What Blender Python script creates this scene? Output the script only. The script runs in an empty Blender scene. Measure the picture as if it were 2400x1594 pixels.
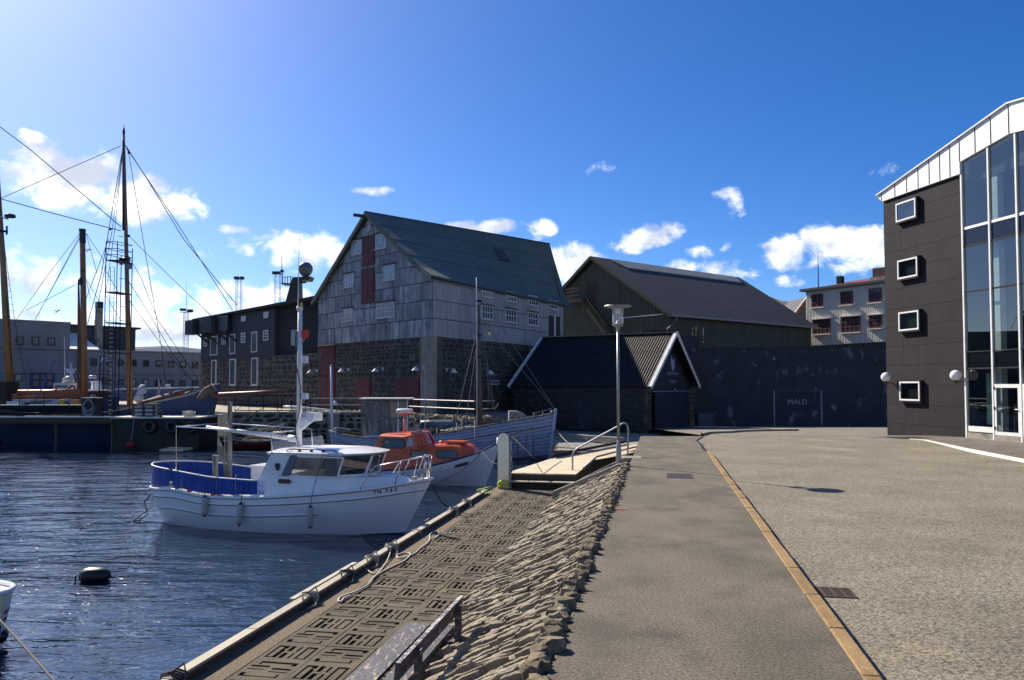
import bpy, math, random
from mathutils import Vector, Matrix, noise
C = bpy.context.scene.collection
SC = bpy.context.scene
R = random.Random(7)
pi = math.pi; rad = math.radians; sin = math.sin; cos = math.cos
# ---------------------------------------------------------------- camera
F = 1830.0; CX = 1200.0; CY = 834.0; PIT = math.atan(69/1830.)
EYE = Vector((0, 0, 2.2))
cd = bpy.data.cameras.new('camera'); cam = bpy.data.objects.new('camera', cd); C.objects.link(cam)
cd.sensor_width = 36; cd.lens = F/2400*36; cd.shift_y = 37/2400.; cd.clip_start = 0.1; cd.clip_end = 12000
cam.location = EYE; cam.rotation_euler = (pi/2+PIT, 0, 0); SC.camera = cam
# ---------------------------------------------------------------- world
SUN_AZ = rad(-41.5); SUN_EL = rad(37.2)
w = bpy.data.worlds.new('World'); SC.world = w; w.use_nodes = True
nt = w.node_tree; N = nt.nodes; Lk = nt.links; N.clear()
wo = N.new('ShaderNodeOutputWorld'); bg = N.new('ShaderNodeBackground'); bg.inputs['Strength'].default_value = 0.088
sky = N.new('ShaderNodeTexSky'); sky.sky_type = 'NISHITA'; sky.sun_disc = False
sky.sun_elevation = SUN_EL; sky.sun_rotation = SUN_AZ; sky.altitude = 0; sky.air_density = 0.7; sky.dust_density = 0.6; sky.ozone_density = 6
Lk.new(bg.outputs[0], wo.inputs[0])
def mth(op, a, b=None, c=None):
    n = N.new('ShaderNodeMath'); n.operation = op
    for i, q in enumerate((a, b, c)):
        if q is None: continue
        if isinstance(q, (int, float)): n.inputs[i].default_value = q
        else: Lk.new(q, n.inputs[i])
    return n.outputs[0]
tc = N.new('ShaderNodeTexCoord'); sx = N.new('ShaderNodeSeparateXYZ'); Lk.new(tc.outputs['Generated'], sx.inputs[0])
az = mth('ARCTAN2', sx.outputs[0], sx.outputs[1]); el = mth('ARCSINE', sx.outputs[2])
def nz(scale, detail, seed, stretch=1.0, dist=0.0):
    m = N.new('ShaderNodeMapping'); m.inputs['Scale'].default_value = (scale, scale, scale*stretch); m.inputs['Location'].default_value = (seed, seed*1.7, seed*.3)
    Lk.new(tc.outputs['Generated'], m.inputs[0])
    t = N.new('ShaderNodeTexNoise'); t.inputs['Scale'].default_value = 1; t.inputs['Detail'].default_value = detail; t.inputs['Roughness'].default_value = .58
    t.inputs['Distortion'].default_value = dist
    Lk.new(m.outputs[0], t.inputs['Vector']); return t
def ray(px, py):
    x = (px-CX)/F; y = (CY-py)/F; c, s = cos(PIT), sin(PIT)
    return Vector((x, c-y*s, s+y*c))
# cumulus clouds standing in fixed compass directions: azimuth, elevation, half sizes
CL = [(60,340,38,26,.9),(85,375,75,40,1),(150,425,150,62,1.1),(215,395,60,40,.8),(330,470,110,52,1.1),(415,480,60,42,1),(250,430,110,36,.8),
      (700,592,110,42,1),(600,585,110,24,.7),(760,612,70,30,.8),(1345,625,75,48,1.1),(1500,558,80,22,.95),(1545,545,48,20,.8),(1110,535,75,18,.9),(1265,552,30,24,.7),
      (1850,592,50,32,.95),(1930,580,62,42,1.0),(2030,590,90,52,1.05),(1990,555,50,24,.9),(1665,588,48,18,.75),(1715,636,50,20,.7),(1420,401,36,12,.42),(1735,478,50,22,.4),
      (870,442,38,10,.45),(548,535,34,9,.5),(2130,392,70,20,.3),(500,700,330,45,.6),(100,650,240,55,.65),(300,765,400,50,.8),(1600,622,60,12,.5),(1840,662,25,12,.5)]
den = None
w1 = nz(9, 3, 3.1); w2 = nz(9, 3, 8.3)
azw = mth('ADD', az, mth('MULTIPLY', mth('SUBTRACT', w1.outputs[0], .5), .05))
elw = mth('ADD', el, mth('MULTIPLY', mth('SUBTRACT', w2.outputs[0], .5), .03))
for (px, py, rx, ry, st) in CL:
    d = ray(px, py).normalized(); a0 = math.atan2(d.x, d.y); e0 = math.asin(d.z)
    r2 = F*(1+((px-CX)/F)**2+((CY-py)/F)**2)
    da = mth('DIVIDE', mth('SUBTRACT', azw, a0), rx/r2*1.45/cos(e0)); de = mth('DIVIDE', mth('SUBTRACT', elw, e0), ry/r2*1.45)
    q = mth('SUBTRACT', st, mth('MULTIPLY', mth('ADD', mth('MULTIPLY', da, da), mth('MULTIPLY', de, de)), st))
    den = q if den is None else mth('MAXIMUM', den, q)
# the same kind of broken cumulus carries on around the rest of the sky
gen = nz(3.2, 4, 21.0, 2.6)
behind = mth('GREATER_THAN', mth('ABSOLUTE', az), .68)
g = mth('SUBTRACT', mth('MULTIPLY', mth('SUBTRACT', gen.outputs[0], .46), 6.5), mth('MULTIPLY', el, 1.1))
g = mth('SUBTRACT', mth('MULTIPLY', g, behind), mth('MULTIPLY', mth('SUBTRACT', 1, behind), 3))
den = mth('MAXIMUM', den, g)
fb = nz(26, 9, 5.5, 1.3, .3); fb2 = nz(9, 5, 1.5, 1.5)
shape = mth('ADD', den, mth('MULTIPLY', mth('SUBTRACT', fb.outputs[0], .53), 3.4))
shape = mth('ADD', shape, mth('MULTIPLY', mth('SUBTRACT', fb2.outputs[0], .5), .9))
mr = N.new('ShaderNodeMapRange'); mr.interpolation_type = 'SMOOTHSTEP'; mr.inputs['From Min'].default_value = .05; mr.inputs['From Max'].default_value = .95
Lk.new(shape, mr.inputs[0])
low = N.new('ShaderNodeMapRange'); low.inputs['From Min'].default_value = .02; low.inputs['From Max'].default_value = .06; Lk.new(el, low.inputs[0])
mask = mth('MULTIPLY', mr.outputs[0], mth('MAXIMUM', low.outputs[0], .35))
# sky colour: slightly more saturated than the raw model
hs = N.new('ShaderNodeHueSaturation'); hs.inputs['Saturation'].default_value = 1.25; hs.inputs['Value'].default_value = 1.0; hs.inputs['Hue'].default_value = .507; Lk.new(sky.outputs[0], hs.inputs['Color'])
cm = N.new('ShaderNodeMix'); cm.data_type = 'RGBA'
shade = N.new('ShaderNodeMix'); shade.data_type = 'RGBA'; shade.inputs[6].default_value = (4.6, 5.0, 6.0, 1); shade.inputs[7].default_value = (11.0, 10.9, 10.7, 1)
m3 = N.new('ShaderNodeMapRange'); m3.inputs['From Min'].default_value = .36; m3.inputs['From Max'].default_value = .62; Lk.new(nz(14, 5, 12., 1.4).outputs[0], m3.inputs[0]); Lk.new(m3.outputs[0], shade.inputs[0])
Lk.new(mask, cm.inputs[0]); Lk.new(hs.outputs[0], cm.inputs[6]); Lk.new(shade.outputs[2], cm.inputs[7]); Lk.new(cm.outputs[2], bg.inputs[0])
# ---------------------------------------------------------------- sun
sd = bpy.data.lights.new('sun', 'SUN'); sun = bpy.data.objects.new('sun', sd); C.objects.link(sun)
sd.energy = 5.0; sd.angle = rad(.53); sd.color = (1, .91, .77)
SD = Vector((sin(SUN_AZ)*cos(SUN_EL), cos(SUN_AZ)*cos(SUN_EL), sin(SUN_EL)))
sun.rotation_euler = SD.to_track_quat('Z', 'Y').to_euler()
SC.view_settings.view_transform = 'Standard'; SC.view_settings.look = 'None'; SC.view_settings.gamma = 1; SC.view_settings.exposure = .78
SC.view_settings.use_curve_mapping = False
SC.cycles.max_bounces = 6; SC.cycles.transparent_max_bounces = 8; SC.cycles.caustics_reflective = False; SC.cycles.caustics_refractive = False
SC.cycles.use_denoising = True; SC.cycles.sample_clamp_direct = 9.0; SC.cycles.sample_clamp_indirect = 4.0
# ---------------------------------------------------------------- helpers
def G(px, py, z):
    r = ray(px, py); return EYE+r*((z-2.2)/r.z)
def D(px, py, Y):
    r = ray(px, py); return EYE+r*(Y/r.y)
class Fr:
    """a frame: x along a, y = z cross x (away from the viewer for walls), z up"""
    def __init__(s, o, a, up=None):
        s.o = Vector(o) if len(o) == 3 else Vector((o[0], o[1], 0)); a = Vector((a[0], a[1], a[2] if len(a) > 2 else 0)); s.x = a.normalized()
        s.z = Vector(up).normalized() if up else Vector((0, 0, 1)); s.y = s.z.cross(s.x)
    def P(s, x, y, z): return s.o+s.x*x+s.y*y+s.z*z
    def hit(s, px, py, y=0):
        r = ray(px, py); t = (s.o+s.y*y-EYE).dot(s.y)/r.dot(s.y); q = EYE+r*t-s.o
        return q.dot(s.x), q.dot(s.z)
def Fr2(A, B, z=0): return Fr((A[0], A[1], z), (B[0]-A[0], B[1]-A[1]))
W0 = Fr((0, 0, 0), (1, 0))
LOC = {}
def tag(o, label=None, cat=None, group=None, kind=None):
    if label: o['label'] = label
    if cat: o['category'] = cat
    if group: o['group'] = group
    if kind: o['kind'] = kind
    return o
def thing(name, label, cat, loc, group=None, kind=None):
    o = bpy.data.objects.new(name, None); C.objects.link(o); o.empty_display_size = .2
    loc = Vector(loc); o.location = loc; LOC[o] = loc; return tag(o, label, cat, group, kind)
class MB:
    def __init__(s, fr=None): s.v = []; s.f = []; s.fr = fr or W0
    def P(s, *p): return s.fr.P(*p)
    def add(s, vs, fs):
        n = len(s.v); s.v += vs; s.f += [tuple(i+n for i in f) for f in fs]; return s
    def hexa(s, p):
        return s.add([s.P(*q) for q in p], [(0,3,2,1),(4,5,6,7),(0,1,5,4),(1,2,6,5),(2,3,7,6),(3,0,4,7)])
    def box(s, x0, x1, y0, y1, z0, z1):
        return s.hexa([(x0,y0,z0),(x1,y0,z0),(x1,y1,z0),(x0,y1,z0),(x0,y0,z1),(x1,y0,z1),(x1,y1,z1),(x0,y1,z1)])
    def slab(s, pts, z0, z1):
        """pts (x,y) or (x,y,dz) counter-clockwise"""
        n = len(pts); a = [s.P(p[0], p[1], z0+(p[2] if len(p) > 2 else 0)) for p in pts]; b = [s.P(p[0], p[1], z1+(p[2] if len(p) > 2 else 0)) for p in pts]
        return s.add(a+b, [tuple(range(n-1, -1, -1)), tuple(range(n, 2*n))]+[(i, (i+1) % n, n+(i+1) % n, n+i) for i in range(n)])
    def prism(s, pts, y0, y1):
        """pts (x,z) extruded along y"""
        n = len(pts); a = [s.P(p[0], y0, p[1]) for p in pts]; b = [s.P(p[0], y1, p[1]) for p in pts]
        return s.add(a+b, [tuple(range(n)), tuple(range(2*n-1, n-1, -1))]+[(i, n+i, n+(i+1) % n, (i+1) % n) for i in range(n)])
    def bar(s, a, b, w, h):
        a = s.P(*a); b = s.P(*b); d = (b-a).normalized(); up = Vector((0, 0, 1)) if abs(d.z) < .95 else Vector((0, 1, 0))
        r = d.cross(up).normalized(); u = r.cross(d); vs = []
        for p in (a, b):
            for (i, j) in ((-1,-1),(1,-1),(1,1),(-1,1)): vs.append(p+r*(w/2*i)+u*(h/2*j))
        return s.add(vs, [(0,1,2,3),(7,6,5,4),(0,4,5,1),(1,5,6,2),(2,6,7,3),(3,7,4,0)])
    def tube(s, pts, r, n=6, caps=True):
        P = [s.P(*p) for p in pts]; m = len(P); rs = r if isinstance(r, (list, tuple)) else [r]*m; vs = []; fs = []
        t0 = (P[1]-P[0]).normalized(); a = t0.cross(Vector((0, 0, 1)) if abs(t0.z) < .9 else Vector((1, 0, 0))).normalized()
        for i in range(m):
            t = ((P[min(i+1, m-1)]-P[max(i-1, 0)])).normalized(); a = (a-t*a.dot(t)).normalized(); b = t.cross(a)
            for k in range(n):
                th = 2*pi*k/n; vs.append(P[i]+(a*cos(th)+b*sin(th))*rs[i])
        for i in range(m-1):
            for k in range(n): fs.append((i*n+k, i*n+(k+1) % n, (i+1)*n+(k+1) % n, (i+1)*n+k))
        if caps: fs += [tuple(range(n-1, -1, -1)), tuple((m-1)*n+k for k in range(n))]
        return s.add(vs, fs)
    def lathe(s, c, prof, n=16, ax='z'):
        vs = []; fs = []; m = len(prof)
        for (r, h) in prof:
            for k in range(n):
                th = 2*pi*k/n; q = {'z': (c[0]+r*cos(th), c[1]+r*sin(th), c[2]+h), 'x': (c[0]+h, c[1]+r*cos(th), c[2]+r*sin(th)), 'y': (c[0]+r*sin(th), c[1]+h, c[2]+r*cos(th))}[ax]
                vs.append(s.P(*q))
        for i in range(m-1):
            for k in range(n): fs.append((i*n+k, i*n+(k+1) % n, (i+1)*n+(k+1) % n, (i+1)*n+k))
        fs += [tuple(range(n-1, -1, -1)), tuple((m-1)*n+k for k in range(n))]
        return s.add(vs, fs)
    def sphere(s, c, r, nu=16, nv=10, sc=(1,1,1)):
        prof = [(max(1e-4, r*sin(pi*i/nv)), -r*cos(pi*i/nv)) for i in range(nv+1)]; k = len(s.v); s.lathe((0,0,0), prof, nu)
        for i in range(k, len(s.v)):
            q = s.v[i]-s.fr.o; q = Vector((q.dot(s.fr.x)*sc[0], q.dot(s.fr.y)*sc[1], q.dot(s.fr.z)*sc[2])); s.v[i] = s.P(c[0]+q.x, c[1]+q.y, c[2]+q.z)
        return s
    def torus(s, c, R_, r, ax=(0,0,1), n=20, m=8, arc=1.0):
        z = Vector(ax).normalized(); x = z.cross(Vector((0,0,1)) if abs(z.z) < .9 else Vector((1,0,0))).normalized(); y = z.cross(x); cc = Vector(c)
        k = n if arc >= 1 else n+1
        pts = [tuple(cc+(x*cos(2*pi*arc*i/n)+y*sin(2*pi*arc*i/n))*R_) for i in range(k)]
        if arc >= 1: pts += [pts[0], ]
        return s.tube(pts, r, m, caps=arc < 1)
    def quad(s, *p): return s.add([s.P(*q) for q in p], [tuple(range(len(p)))])
    def grid(s, fn, nu, nv, close=False):
        vs = [s.P(*fn(i/nu, j/nv)) for j in range(nv+1) for i in range(nu+1)]
        return s.add(vs, [(j*(nu+1)+i, j*(nu+1)+i+1, (j+1)*(nu+1)+i+1, (j+1)*(nu+1)+i) for j in range(nv) for i in range(nu)])
    def mesh(s, name, mat, off=Vector((0,0,0)), smooth=False):
        me = bpy.data.meshes.new(name); me.from_pydata([tuple(q-off) for q in s.v], [], s.f)
        if mat: me.materials.append(mat)
        if smooth: me.shade_smooth()
        me.update(); return me
    def build(s, name, mat, parent=None, smooth=False, label=None, loc=None, **kw):
        off = LOC[parent] if parent is not None else (Vector(loc) if loc is not None else Vector((0,0,0)))
        o = bpy.data.objects.new(name, s.mesh(name, mat, off, smooth)); C.objects.link(o)
        if parent is not None: o.parent = parent; LOC[o] = LOC[parent]
        else: o.location = off; LOC[o] = off
        if smooth == 'auto': pass
        return tag(o, label, **kw)
def autosmooth(o, ang=35):
    import bmesh
    bm = bmesh.new(); bm.from_mesh(o.data)
    bmesh.ops.recalc_face_normals(bm, faces=bm.faces)
    for e in bm.edges:
        e.smooth = len(e.link_faces) == 2 and e.calc_face_angle(0) < rad(ang)
    for f in bm.faces: f.smooth = True
    bm.to_mesh(o.data); bm.free(); return o
def inst(name, me, parent, loc, rot=None, sc=(1,1,1), M=None):
    """place a copy of a shared mesh; loc is in the world, M a 3x3 rotation"""
    o = bpy.data.objects.new(name, me); C.objects.link(o)
    off = LOC.get(parent, Vector((0,0,0))) if parent else Vector((0,0,0))
    L = Vector(loc)-off
    if M is not None: o.matrix_basis = Matrix.Translation(L) @ M.to_4x4() @ Matrix.Diagonal((sc[0], sc[1], sc[2], 1))
    else:
        o.location = L; o.rotation_euler = rot or (0,0,0); o.scale = sc
    if parent: o.parent = parent; LOC[o] = Vector(loc)
    return o
# ---------------------------------------------------------------- materials
def mk(name, c1, c2=None, scale=4., detail=6, lo=.35, hi=.65, st=(1,1,1), rough=.75, metal=0., bump=0., bs=20., bst=(1,1,1), rand=0., c3=None, s3=1., lo3=.55, hi3=.65, st3=(1,1,1), spec=.5, bd=8, dist=0., coat=0., grain=0., gs=90.):
    m = bpy.data.materials.new(name); m.use_nodes = True; t = m.node_tree; n = t.nodes; l = t.links; b = n['Principled BSDF']
    b.inputs['Roughness'].default_value = rough; b.inputs['Metallic'].default_value = metal; b.inputs['Specular IOR Level'].default_value = spec
    if coat: b.inputs['Coat Weight'].default_value = coat; b.inputs['Coat Roughness'].default_value = .08
    m.diffuse_color = (*c1, 1)
    tcn = n.new('ShaderNodeTexCoord'); oi = n.new('ShaderNodeObjectInfo'); vec = tcn.outputs['Object']
    if rand:
        va = n.new('ShaderNodeVectorMath'); va.operation = 'ADD'; mu = n.new('ShaderNodeVectorMath'); mu.operation = 'SCALE'; mu.inputs['Scale'].default_value = 1.0
        cx = n.new('ShaderNodeCombineXYZ')
        for i in range(3):
            q = n.new('ShaderNodeMath'); q.operation = 'MULTIPLY'; q.inputs[1].default_value = (37., 61., 83.)[i]; l.new(oi.outputs['Random'], q.inputs[0]); l.new(q.outputs[0], cx.inputs[i])
        l.new(vec, va.inputs[0]); l.new(cx.outputs[0], va.inputs[1]); vec = va.outputs[0]
    def noi(sc, st_, det, d=0.):
        mp = n.new('ShaderNodeMapping'); mp.inputs['Scale'].default_value = st_; l.new(vec, mp.inputs[0])
        q = n.new('ShaderNodeTexNoise'); q.inputs['Scale'].default_value = sc; q.inputs['Detail'].default_value = det; q.inputs['Roughness'].default_value = .62; q.inputs['Distortion'].default_value = d
        l.new(mp.outputs[0], q.inputs['Vector']); return q.outputs[0]
    def ramp(src, a, bb):
        q = n.new('ShaderNodeMapRange'); q.inputs['From Min'].default_value = a; q.inputs['From Max'].default_value = bb; l.new(src, q.inputs[0]); return q.outputs[0]
    def mix(f, a, bb, mode='MIX'):
        q = n.new('ShaderNodeMix'); q.data_type = 'RGBA'; q.blend_type = mode
        if isinstance(f, float): q.inputs[0].default_value = f
        else: l.new(f, q.inputs[0])
        for i, x in ((6, a), (7, bb)):
            if isinstance(x, tuple): q.inputs[i].default_value = (*x, 1)
            else: l.new(x, q.inputs[i])
        return q.outputs[2]
    col = None
    if c2: col = mix(ramp(noi(scale, st, detail, dist), lo, hi), c1, c2)
    if c3: col = mix(ramp(noi(s3, st3, 7), lo3, hi3), col or c1, c3)
    if grain:
        g_ = ramp(noi(gs, (1,1,1), 3), .3, .7); q = n.new('ShaderNodeMapRange'); q.inputs['To Min'].default_value = 1-grain; q.inputs['To Max'].default_value = 1+grain; l.new(g_, q.inputs[0])
        col = mix(1., col or c1, q.outputs[0], 'MULTIPLY')
    if rand:
        q = n.new('ShaderNodeMapRange'); q.inputs['To Min'].default_value = 1-rand; q.inputs['To Max'].default_value = 1+rand*.7; l.new(oi.outputs['Random'], q.inputs[0])
        col = mix(1., col or c1, q.outputs[0], 'MULTIPLY')
    if col is None: b.inputs['Base Color'].default_value = (*c1, 1)
    else: l.new(col, b.inputs['Base Color'])
    if bump:
        bp = n.new('ShaderNodeBump'); bp.inputs['Strength'].default_value = min(1, bump); bp.inputs['Distance'].default_value = .02*max(1, bump); l.new(noi(bs, bst, bd), bp.inputs['Height']); l.new(bp.outputs[0], b.inputs['Normal'])
    return m
# ================================================================ materials
asphalt_path = mk('asphalt_path', (.084,.069,.049), (.136,.114,.082), scale=1.1, detail=8, st=(1,.5,1), rough=.9, bump=.45, bs=70, grain=.75, gs=38, c3=(.058,.046,.033), s3=.8, lo3=.50, hi3=.68)
asphalt_road = mk('asphalt_road', (.140,.121,.088), (.205,.18,.132), scale=.5, detail=8, rough=.9, bump=.6, bs=60, grain=.95, gs=36, c3=(.34,.26,.15), s3=.45, lo3=.58, hi3=.8)
asphalt_dark = mk('asphalt_dark', (.085,.072,.06), (.13,.11,.09), scale=1.5, rough=.85, bump=.5, bs=60, grain=.3, gs=70)
kerb_m = mk('kerb_granite', (.22,.135,.05), (.31,.20,.085), scale=3, rough=.85, bump=.8, bs=60, grain=.45, gs=85, rand=.12)
conc = mk('concrete', (.24,.215,.17), (.33,.30,.25), scale=2, rough=.9, bump=.6, bs=40, grain=.3, gs=60, c3=(.13,.12,.10), s3=1.3)
conc_dark = mk('tarred_concrete', (.020,.021,.031), (.036,.037,.052), scale=.9, detail=8, rough=.8, bump=.5, bs=9, c3=(.30,.31,.35), s3=.9, lo3=.585, hi3=.80, st3=(1,1,.7))
tile_m = mk('paving_tile', (.064,.048,.030), (.115,.09,.056), scale=2.2, detail=8, rough=.92, bump=.8, bs=60, grain=.4, gs=70, rand=.1, c3=(.26,.19,.06), s3=1.7, lo3=.62, hi3=.8)
tile_bed = mk('paving_joint', (.05,.04,.03), (.20,.14,.03), scale=3, lo=.5, hi=.7, rough=.95)
gravel_strip = mk('exposed_aggregate', (.10,.075,.05), (.25,.19,.125), scale=40, detail=3, rough=.95, bump=1.6, bs=45)
slate_m = mk('slope_stone', (.215,.175,.122), (.43,.365,.265), scale=5, detail=7, rough=.85, bump=1., bs=25, bst=(1,3,3), rand=.28, c3=(.10,.075,.055), s3=4.5, lo3=.54, hi3=.68)
soil_m = mk('soil', (.045,.034,.022), (.09,.06,.03), scale=5, rough=1, bump=1, bs=20)
timber = mk('grey_timber', (.34,.30,.22), (.52,.47,.37), scale=7, st=(1,14,14), rough=.8, bump=.5, bs=12, bst=(1,12,12), rand=.15, c3=(.2,.16,.11), s3=3, lo3=.62, hi3=.75, st3=(1,5,5))
deck_m = mk('deck_plank', (.50,.40,.27), (.70,.60,.43), scale=6, st=(1,10,10), rough=.8, bump=.4, bs=14, bst=(1,10,10), rand=.16)
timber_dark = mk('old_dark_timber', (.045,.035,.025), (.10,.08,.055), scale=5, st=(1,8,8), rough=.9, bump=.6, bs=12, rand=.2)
timber_weather = mk('weathered_boards', (.09,.085,.075), (.34,.32,.28), scale=3, st=(4,4,.6), rough=.9, bump=.6, bs=12, bst=(4,4,.7), rand=.25)
stone_dark = mk('basalt_stone', (.022,.022,.024), (.058,.054,.050), scale=3, rough=.9, bump=1., bs=9, rand=.45)
mortar = mk('pale_mortar', (.058,.052,.044), (.14,.125,.10), scale=1.2, detail=7, rough=.95, bump=.8, bs=14)
clad_w1 = mk('weathered_zinc_sheet', (.14,.15,.155), (.44,.445,.45), scale=1.3, detail=8, st=(2.6,2.6,.4), lo=.36, hi=.68, rough=.6, bump=.25, bs=30, rand=.3, c3=(.035,.04,.045), s3=1.1, lo3=.53, hi3=.72, st3=(2,2,.7))
clad_w1s = mk('painted_side_sheet', (.28,.27,.265), (.42,.405,.39), scale=1.2, detail=8, st=(4,4,.3), rough=.75, rand=.12, c3=(.08,.08,.085), s3=1, lo3=.6, hi3=.8, st3=(3,3,.4))
roof_green = mk('green_roof', (.078,.105,.094), (.11,.138,.124), scale=.5, detail=9, rough=.75, bump=.3, bs=30, grain=.2, gs=12, c3=(.09,.14,.12), s3=.35, lo3=.55, hi3=.75)
roof_dark = mk('dark_felt_roof', (.030,.030,.036), (.046,.044,.05), scale=.6, st=(.4,2,1), rough=.8, grain=.25, gs=14, bump=.3, bs=20)
corr_black = mk('black_corrugated', (.012,.011,.011), (.022,.021,.020), scale=2, rough=.6, spec=.25)
wood_olive = mk('olive_boarding', (.062,.058,.040), (.115,.105,.07), scale=3, st=(6,6,.3), rough=.85, rand=.1)
red_paint = mk('dull_red_paint', (.095,.018,.022), (.135,.03,.033), scale=3, st=(6,6,.5), rough=.7)
white_paint = mk('white_paint', (.66,.66,.64), (.80,.80,.78), scale=3, rough=.5, rand=.03)
white_gel = mk('white_gelcoat', (.74,.75,.76), (.80,.80,.80), scale=1.5, detail=8, rough=.28, coat=.4, c3=(.60,.56,.48), s3=1.4, lo3=.64, hi3=.95)
white_lap = mk('white_strake_paint', (.60,.62,.63), (.74,.75,.75), scale=2, detail=8, rough=.45, rand=.05, c3=(.38,.35,.30), s3=2.5, lo3=.68, hi3=.85)
orange_m = mk('orange_gelcoat', (.52,.065,.006), (.62,.095,.010), scale=2, rough=.38, coat=.3)
orange_top = orange_m
blue_wood = mk('faded_blue_paint', (.27,.36,.52), (.44,.51,.64), scale=2.5, detail=8, st=(1,2,2), rough=.75, bump=.4, bs=20, rand=.16, c3=(.42,.42,.38), s3=4, lo3=.64, hi3=.7, st3=(1,3,3))
blue_side = mk('blue_hull_paint', (.013,.034,.11), (.024,.055,.16), scale=1, detail=8, rough=.5, c3=(.05,.05,.05), s3=1.6, lo3=.6, hi3=.72)
darkred = mk('dark_red_hull', (.055,.007,.010), (.08,.012,.014), scale=2, rough=.5)
blue_tarp = mk('blue_canvas', (.006,.035,.22), (.014,.07,.36), scale=3, st=(3,3,.5), rough=.6, bump=1., bs=4, bst=(3,3,.5), spec=.4)
black_m = mk('black_paint', (.012,.012,.014), rough=.5)
rubber = mk('black_rubber', (.008,.008,.010), (.016,.016,.02), scale=6, rough=.42)
steel = mk('galvanised_steel', (.26,.27,.28), (.36,.37,.38), scale=8, rough=.5, metal=.5, c3=(.25,.25,.26), s3=5)
steel_bright = mk('brushed_steel', (.60,.57,.50), (.70,.67,.60), scale=3, st=(1,1,.3), rough=.3, metal=.9)
stainless = mk('stainless_tube', (.72,.70,.66), rough=.2, metal=1.)
dark_steel = mk('dark_railing_steel', (.02,.02,.025), rough=.7, spec=.2)
grey_panel = mk('dark_facade_panel', (.018,.0165,.021), (.026,.0235,.029), scale=1.2, detail=9, rough=.8, spec=.2, rand=.12, c3=(.075,.07,.07), s3=2, lo3=.66, hi3=.9, grain=.15, gs=25)
glass_m = mk('reflecting_glass', (.012,.016,.02), rough=.03, spec=1.)
t = glass_m.node_tree; n = t.nodes; l = t.links; gl_ = n.new('ShaderNodeBsdfGlossy'); gl_.inputs['Roughness'].default_value = .0; gl_.inputs['Color'].default_value = (.72,.74,.74,1)
tr_ = n.new('ShaderNodeBsdfTransparent'); tr_.inputs['Color'].default_value = (.74,.80,.80,1); fr0 = n.new('ShaderNodeFresnel'); fr0.inputs['IOR'].default_value = 1.6; ad_ = n.new('ShaderNodeMath'); ad_.operation = 'MULTIPLY_ADD'; ad_.inputs[1].default_value = 1.3; ad_.inputs[2].default_value = .08
l.new(fr0.outputs[0], ad_.inputs[0]); geo_ = n.new('ShaderNodeNewGeometry'); iv_ = n.new('ShaderNodeMath'); iv_.operation = 'SUBTRACT'; iv_.inputs[0].default_value = 1; l.new(geo_.outputs['Backfacing'], iv_.inputs[1]); ml_ = n.new('ShaderNodeMath'); ml_.operation = 'MULTIPLY'; l.new(ad_.outputs[0], ml_.inputs[0]); l.new(iv_.outputs[0], ml_.inputs[1]); mx_ = n.new('ShaderNodeMixShader'); l.new(ml_.outputs[0], mx_.inputs[0]); l.new(tr_.outputs[0], mx_.inputs[1]); l.new(gl_.outputs[0], mx_.inputs[2]); l.new(mx_.outputs[0], n['Material Output'].inputs[0])
glass_grey = mk('grey_window_glass', (.035,.045,.05), rough=.08, spec=.8)
glass_pale = mk('pale_curtained_glass', (.30,.32,.31), (.42,.44,.42), scale=3, st=(6,6,.5), rough=.15, spec=.8)
zinc_white = mk('white_fascia_sheet', (.72,.72,.71), (.82,.82,.80), scale=1.5, detail=8, rough=.55, c3=(.45,.43,.39), s3=2.4, lo3=.7, hi3=.85)
corr_house = mk('cream_corrugated', (.50,.48,.40), (.62,.59,.49), scale=2, st=(3,3,.4), rough=.6)
red_roof = mk('red_roof', (.14,.03,.025), (.20,.045,.035), scale=3, rough=.7)
grey_render = mk('grey_render', (.20,.20,.205), (.26,.26,.265), scale=.5, detail=8, rough=.85, st=(1,1,.4))
grey_dark = mk('dark_grey_sheet', (.045,.05,.065), (.06,.065,.08), scale=1.4, st=(4,4,.2), rough=.8)
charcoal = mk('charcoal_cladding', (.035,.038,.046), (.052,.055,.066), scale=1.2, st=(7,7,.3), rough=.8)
mast_wood = mk('varnished_mast', (.24,.12,.045), (.40,.21,.09), scale=2, st=(4,4,.4), rough=.5, c3=(.07,.035,.02), s3=1.5, lo3=.6, hi3=.75)
spar_wood = mk('orange_brown_spar', (.27,.075,.025), (.38,.12,.045), scale=2, st=(.5,4,4), rough=.45)
rope_m = mk('pale_rope', (.46,.42,.34), (.62,.58,.50), scale=60, rough=.9)
rope_dark = mk('dark_rope', (.06,.06,.065), rough=.9)
rope_green = mk('lime_rope', (.35,.48,.12), (.5,.62,.25), scale=40, rough=.8)
wire_m = mk('rigging_wire', (.02,.022,.032), rough=.9, spec=.1)
rust = mk('rusty_iron', (.045,.028,.022), (.085,.05,.038), scale=20, rough=.85)
hill_m = mk('hill_grass', (.070,.060,.045), (.115,.095,.06), scale=.012, detail=9, rough=1, c3=(.035,.038,.035), s3=.02)
fender_m = mk('fender_grey', (.34,.33,.31), (.46,.45,.42), scale=5, rough=.5)
navy = mk('navy_blue', (.015,.03,.11), rough=.45)
yellow_m = mk('yellow_plastic', (.55,.45,.05), rough=.5)
red_m = mk('signal_red', (.55,.03,.02), rough=.45)
net_m = mk('fishing_net', (.10,.07,.05), (.20,.15,.11), scale=20, rough=1, bump=1, bs=30)
weed_m = mk('rubble_stone', (.16,.125,.075), (.34,.28,.18), scale=5, rough=.95, bump=1, bs=10, rand=.2)
lamp_glow = mk('opal_globe', (.80,.78,.74), rough=.25, spec=.5)
clear = bpy.data.materials.new('clear_glass'); clear.use_nodes = True
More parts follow.
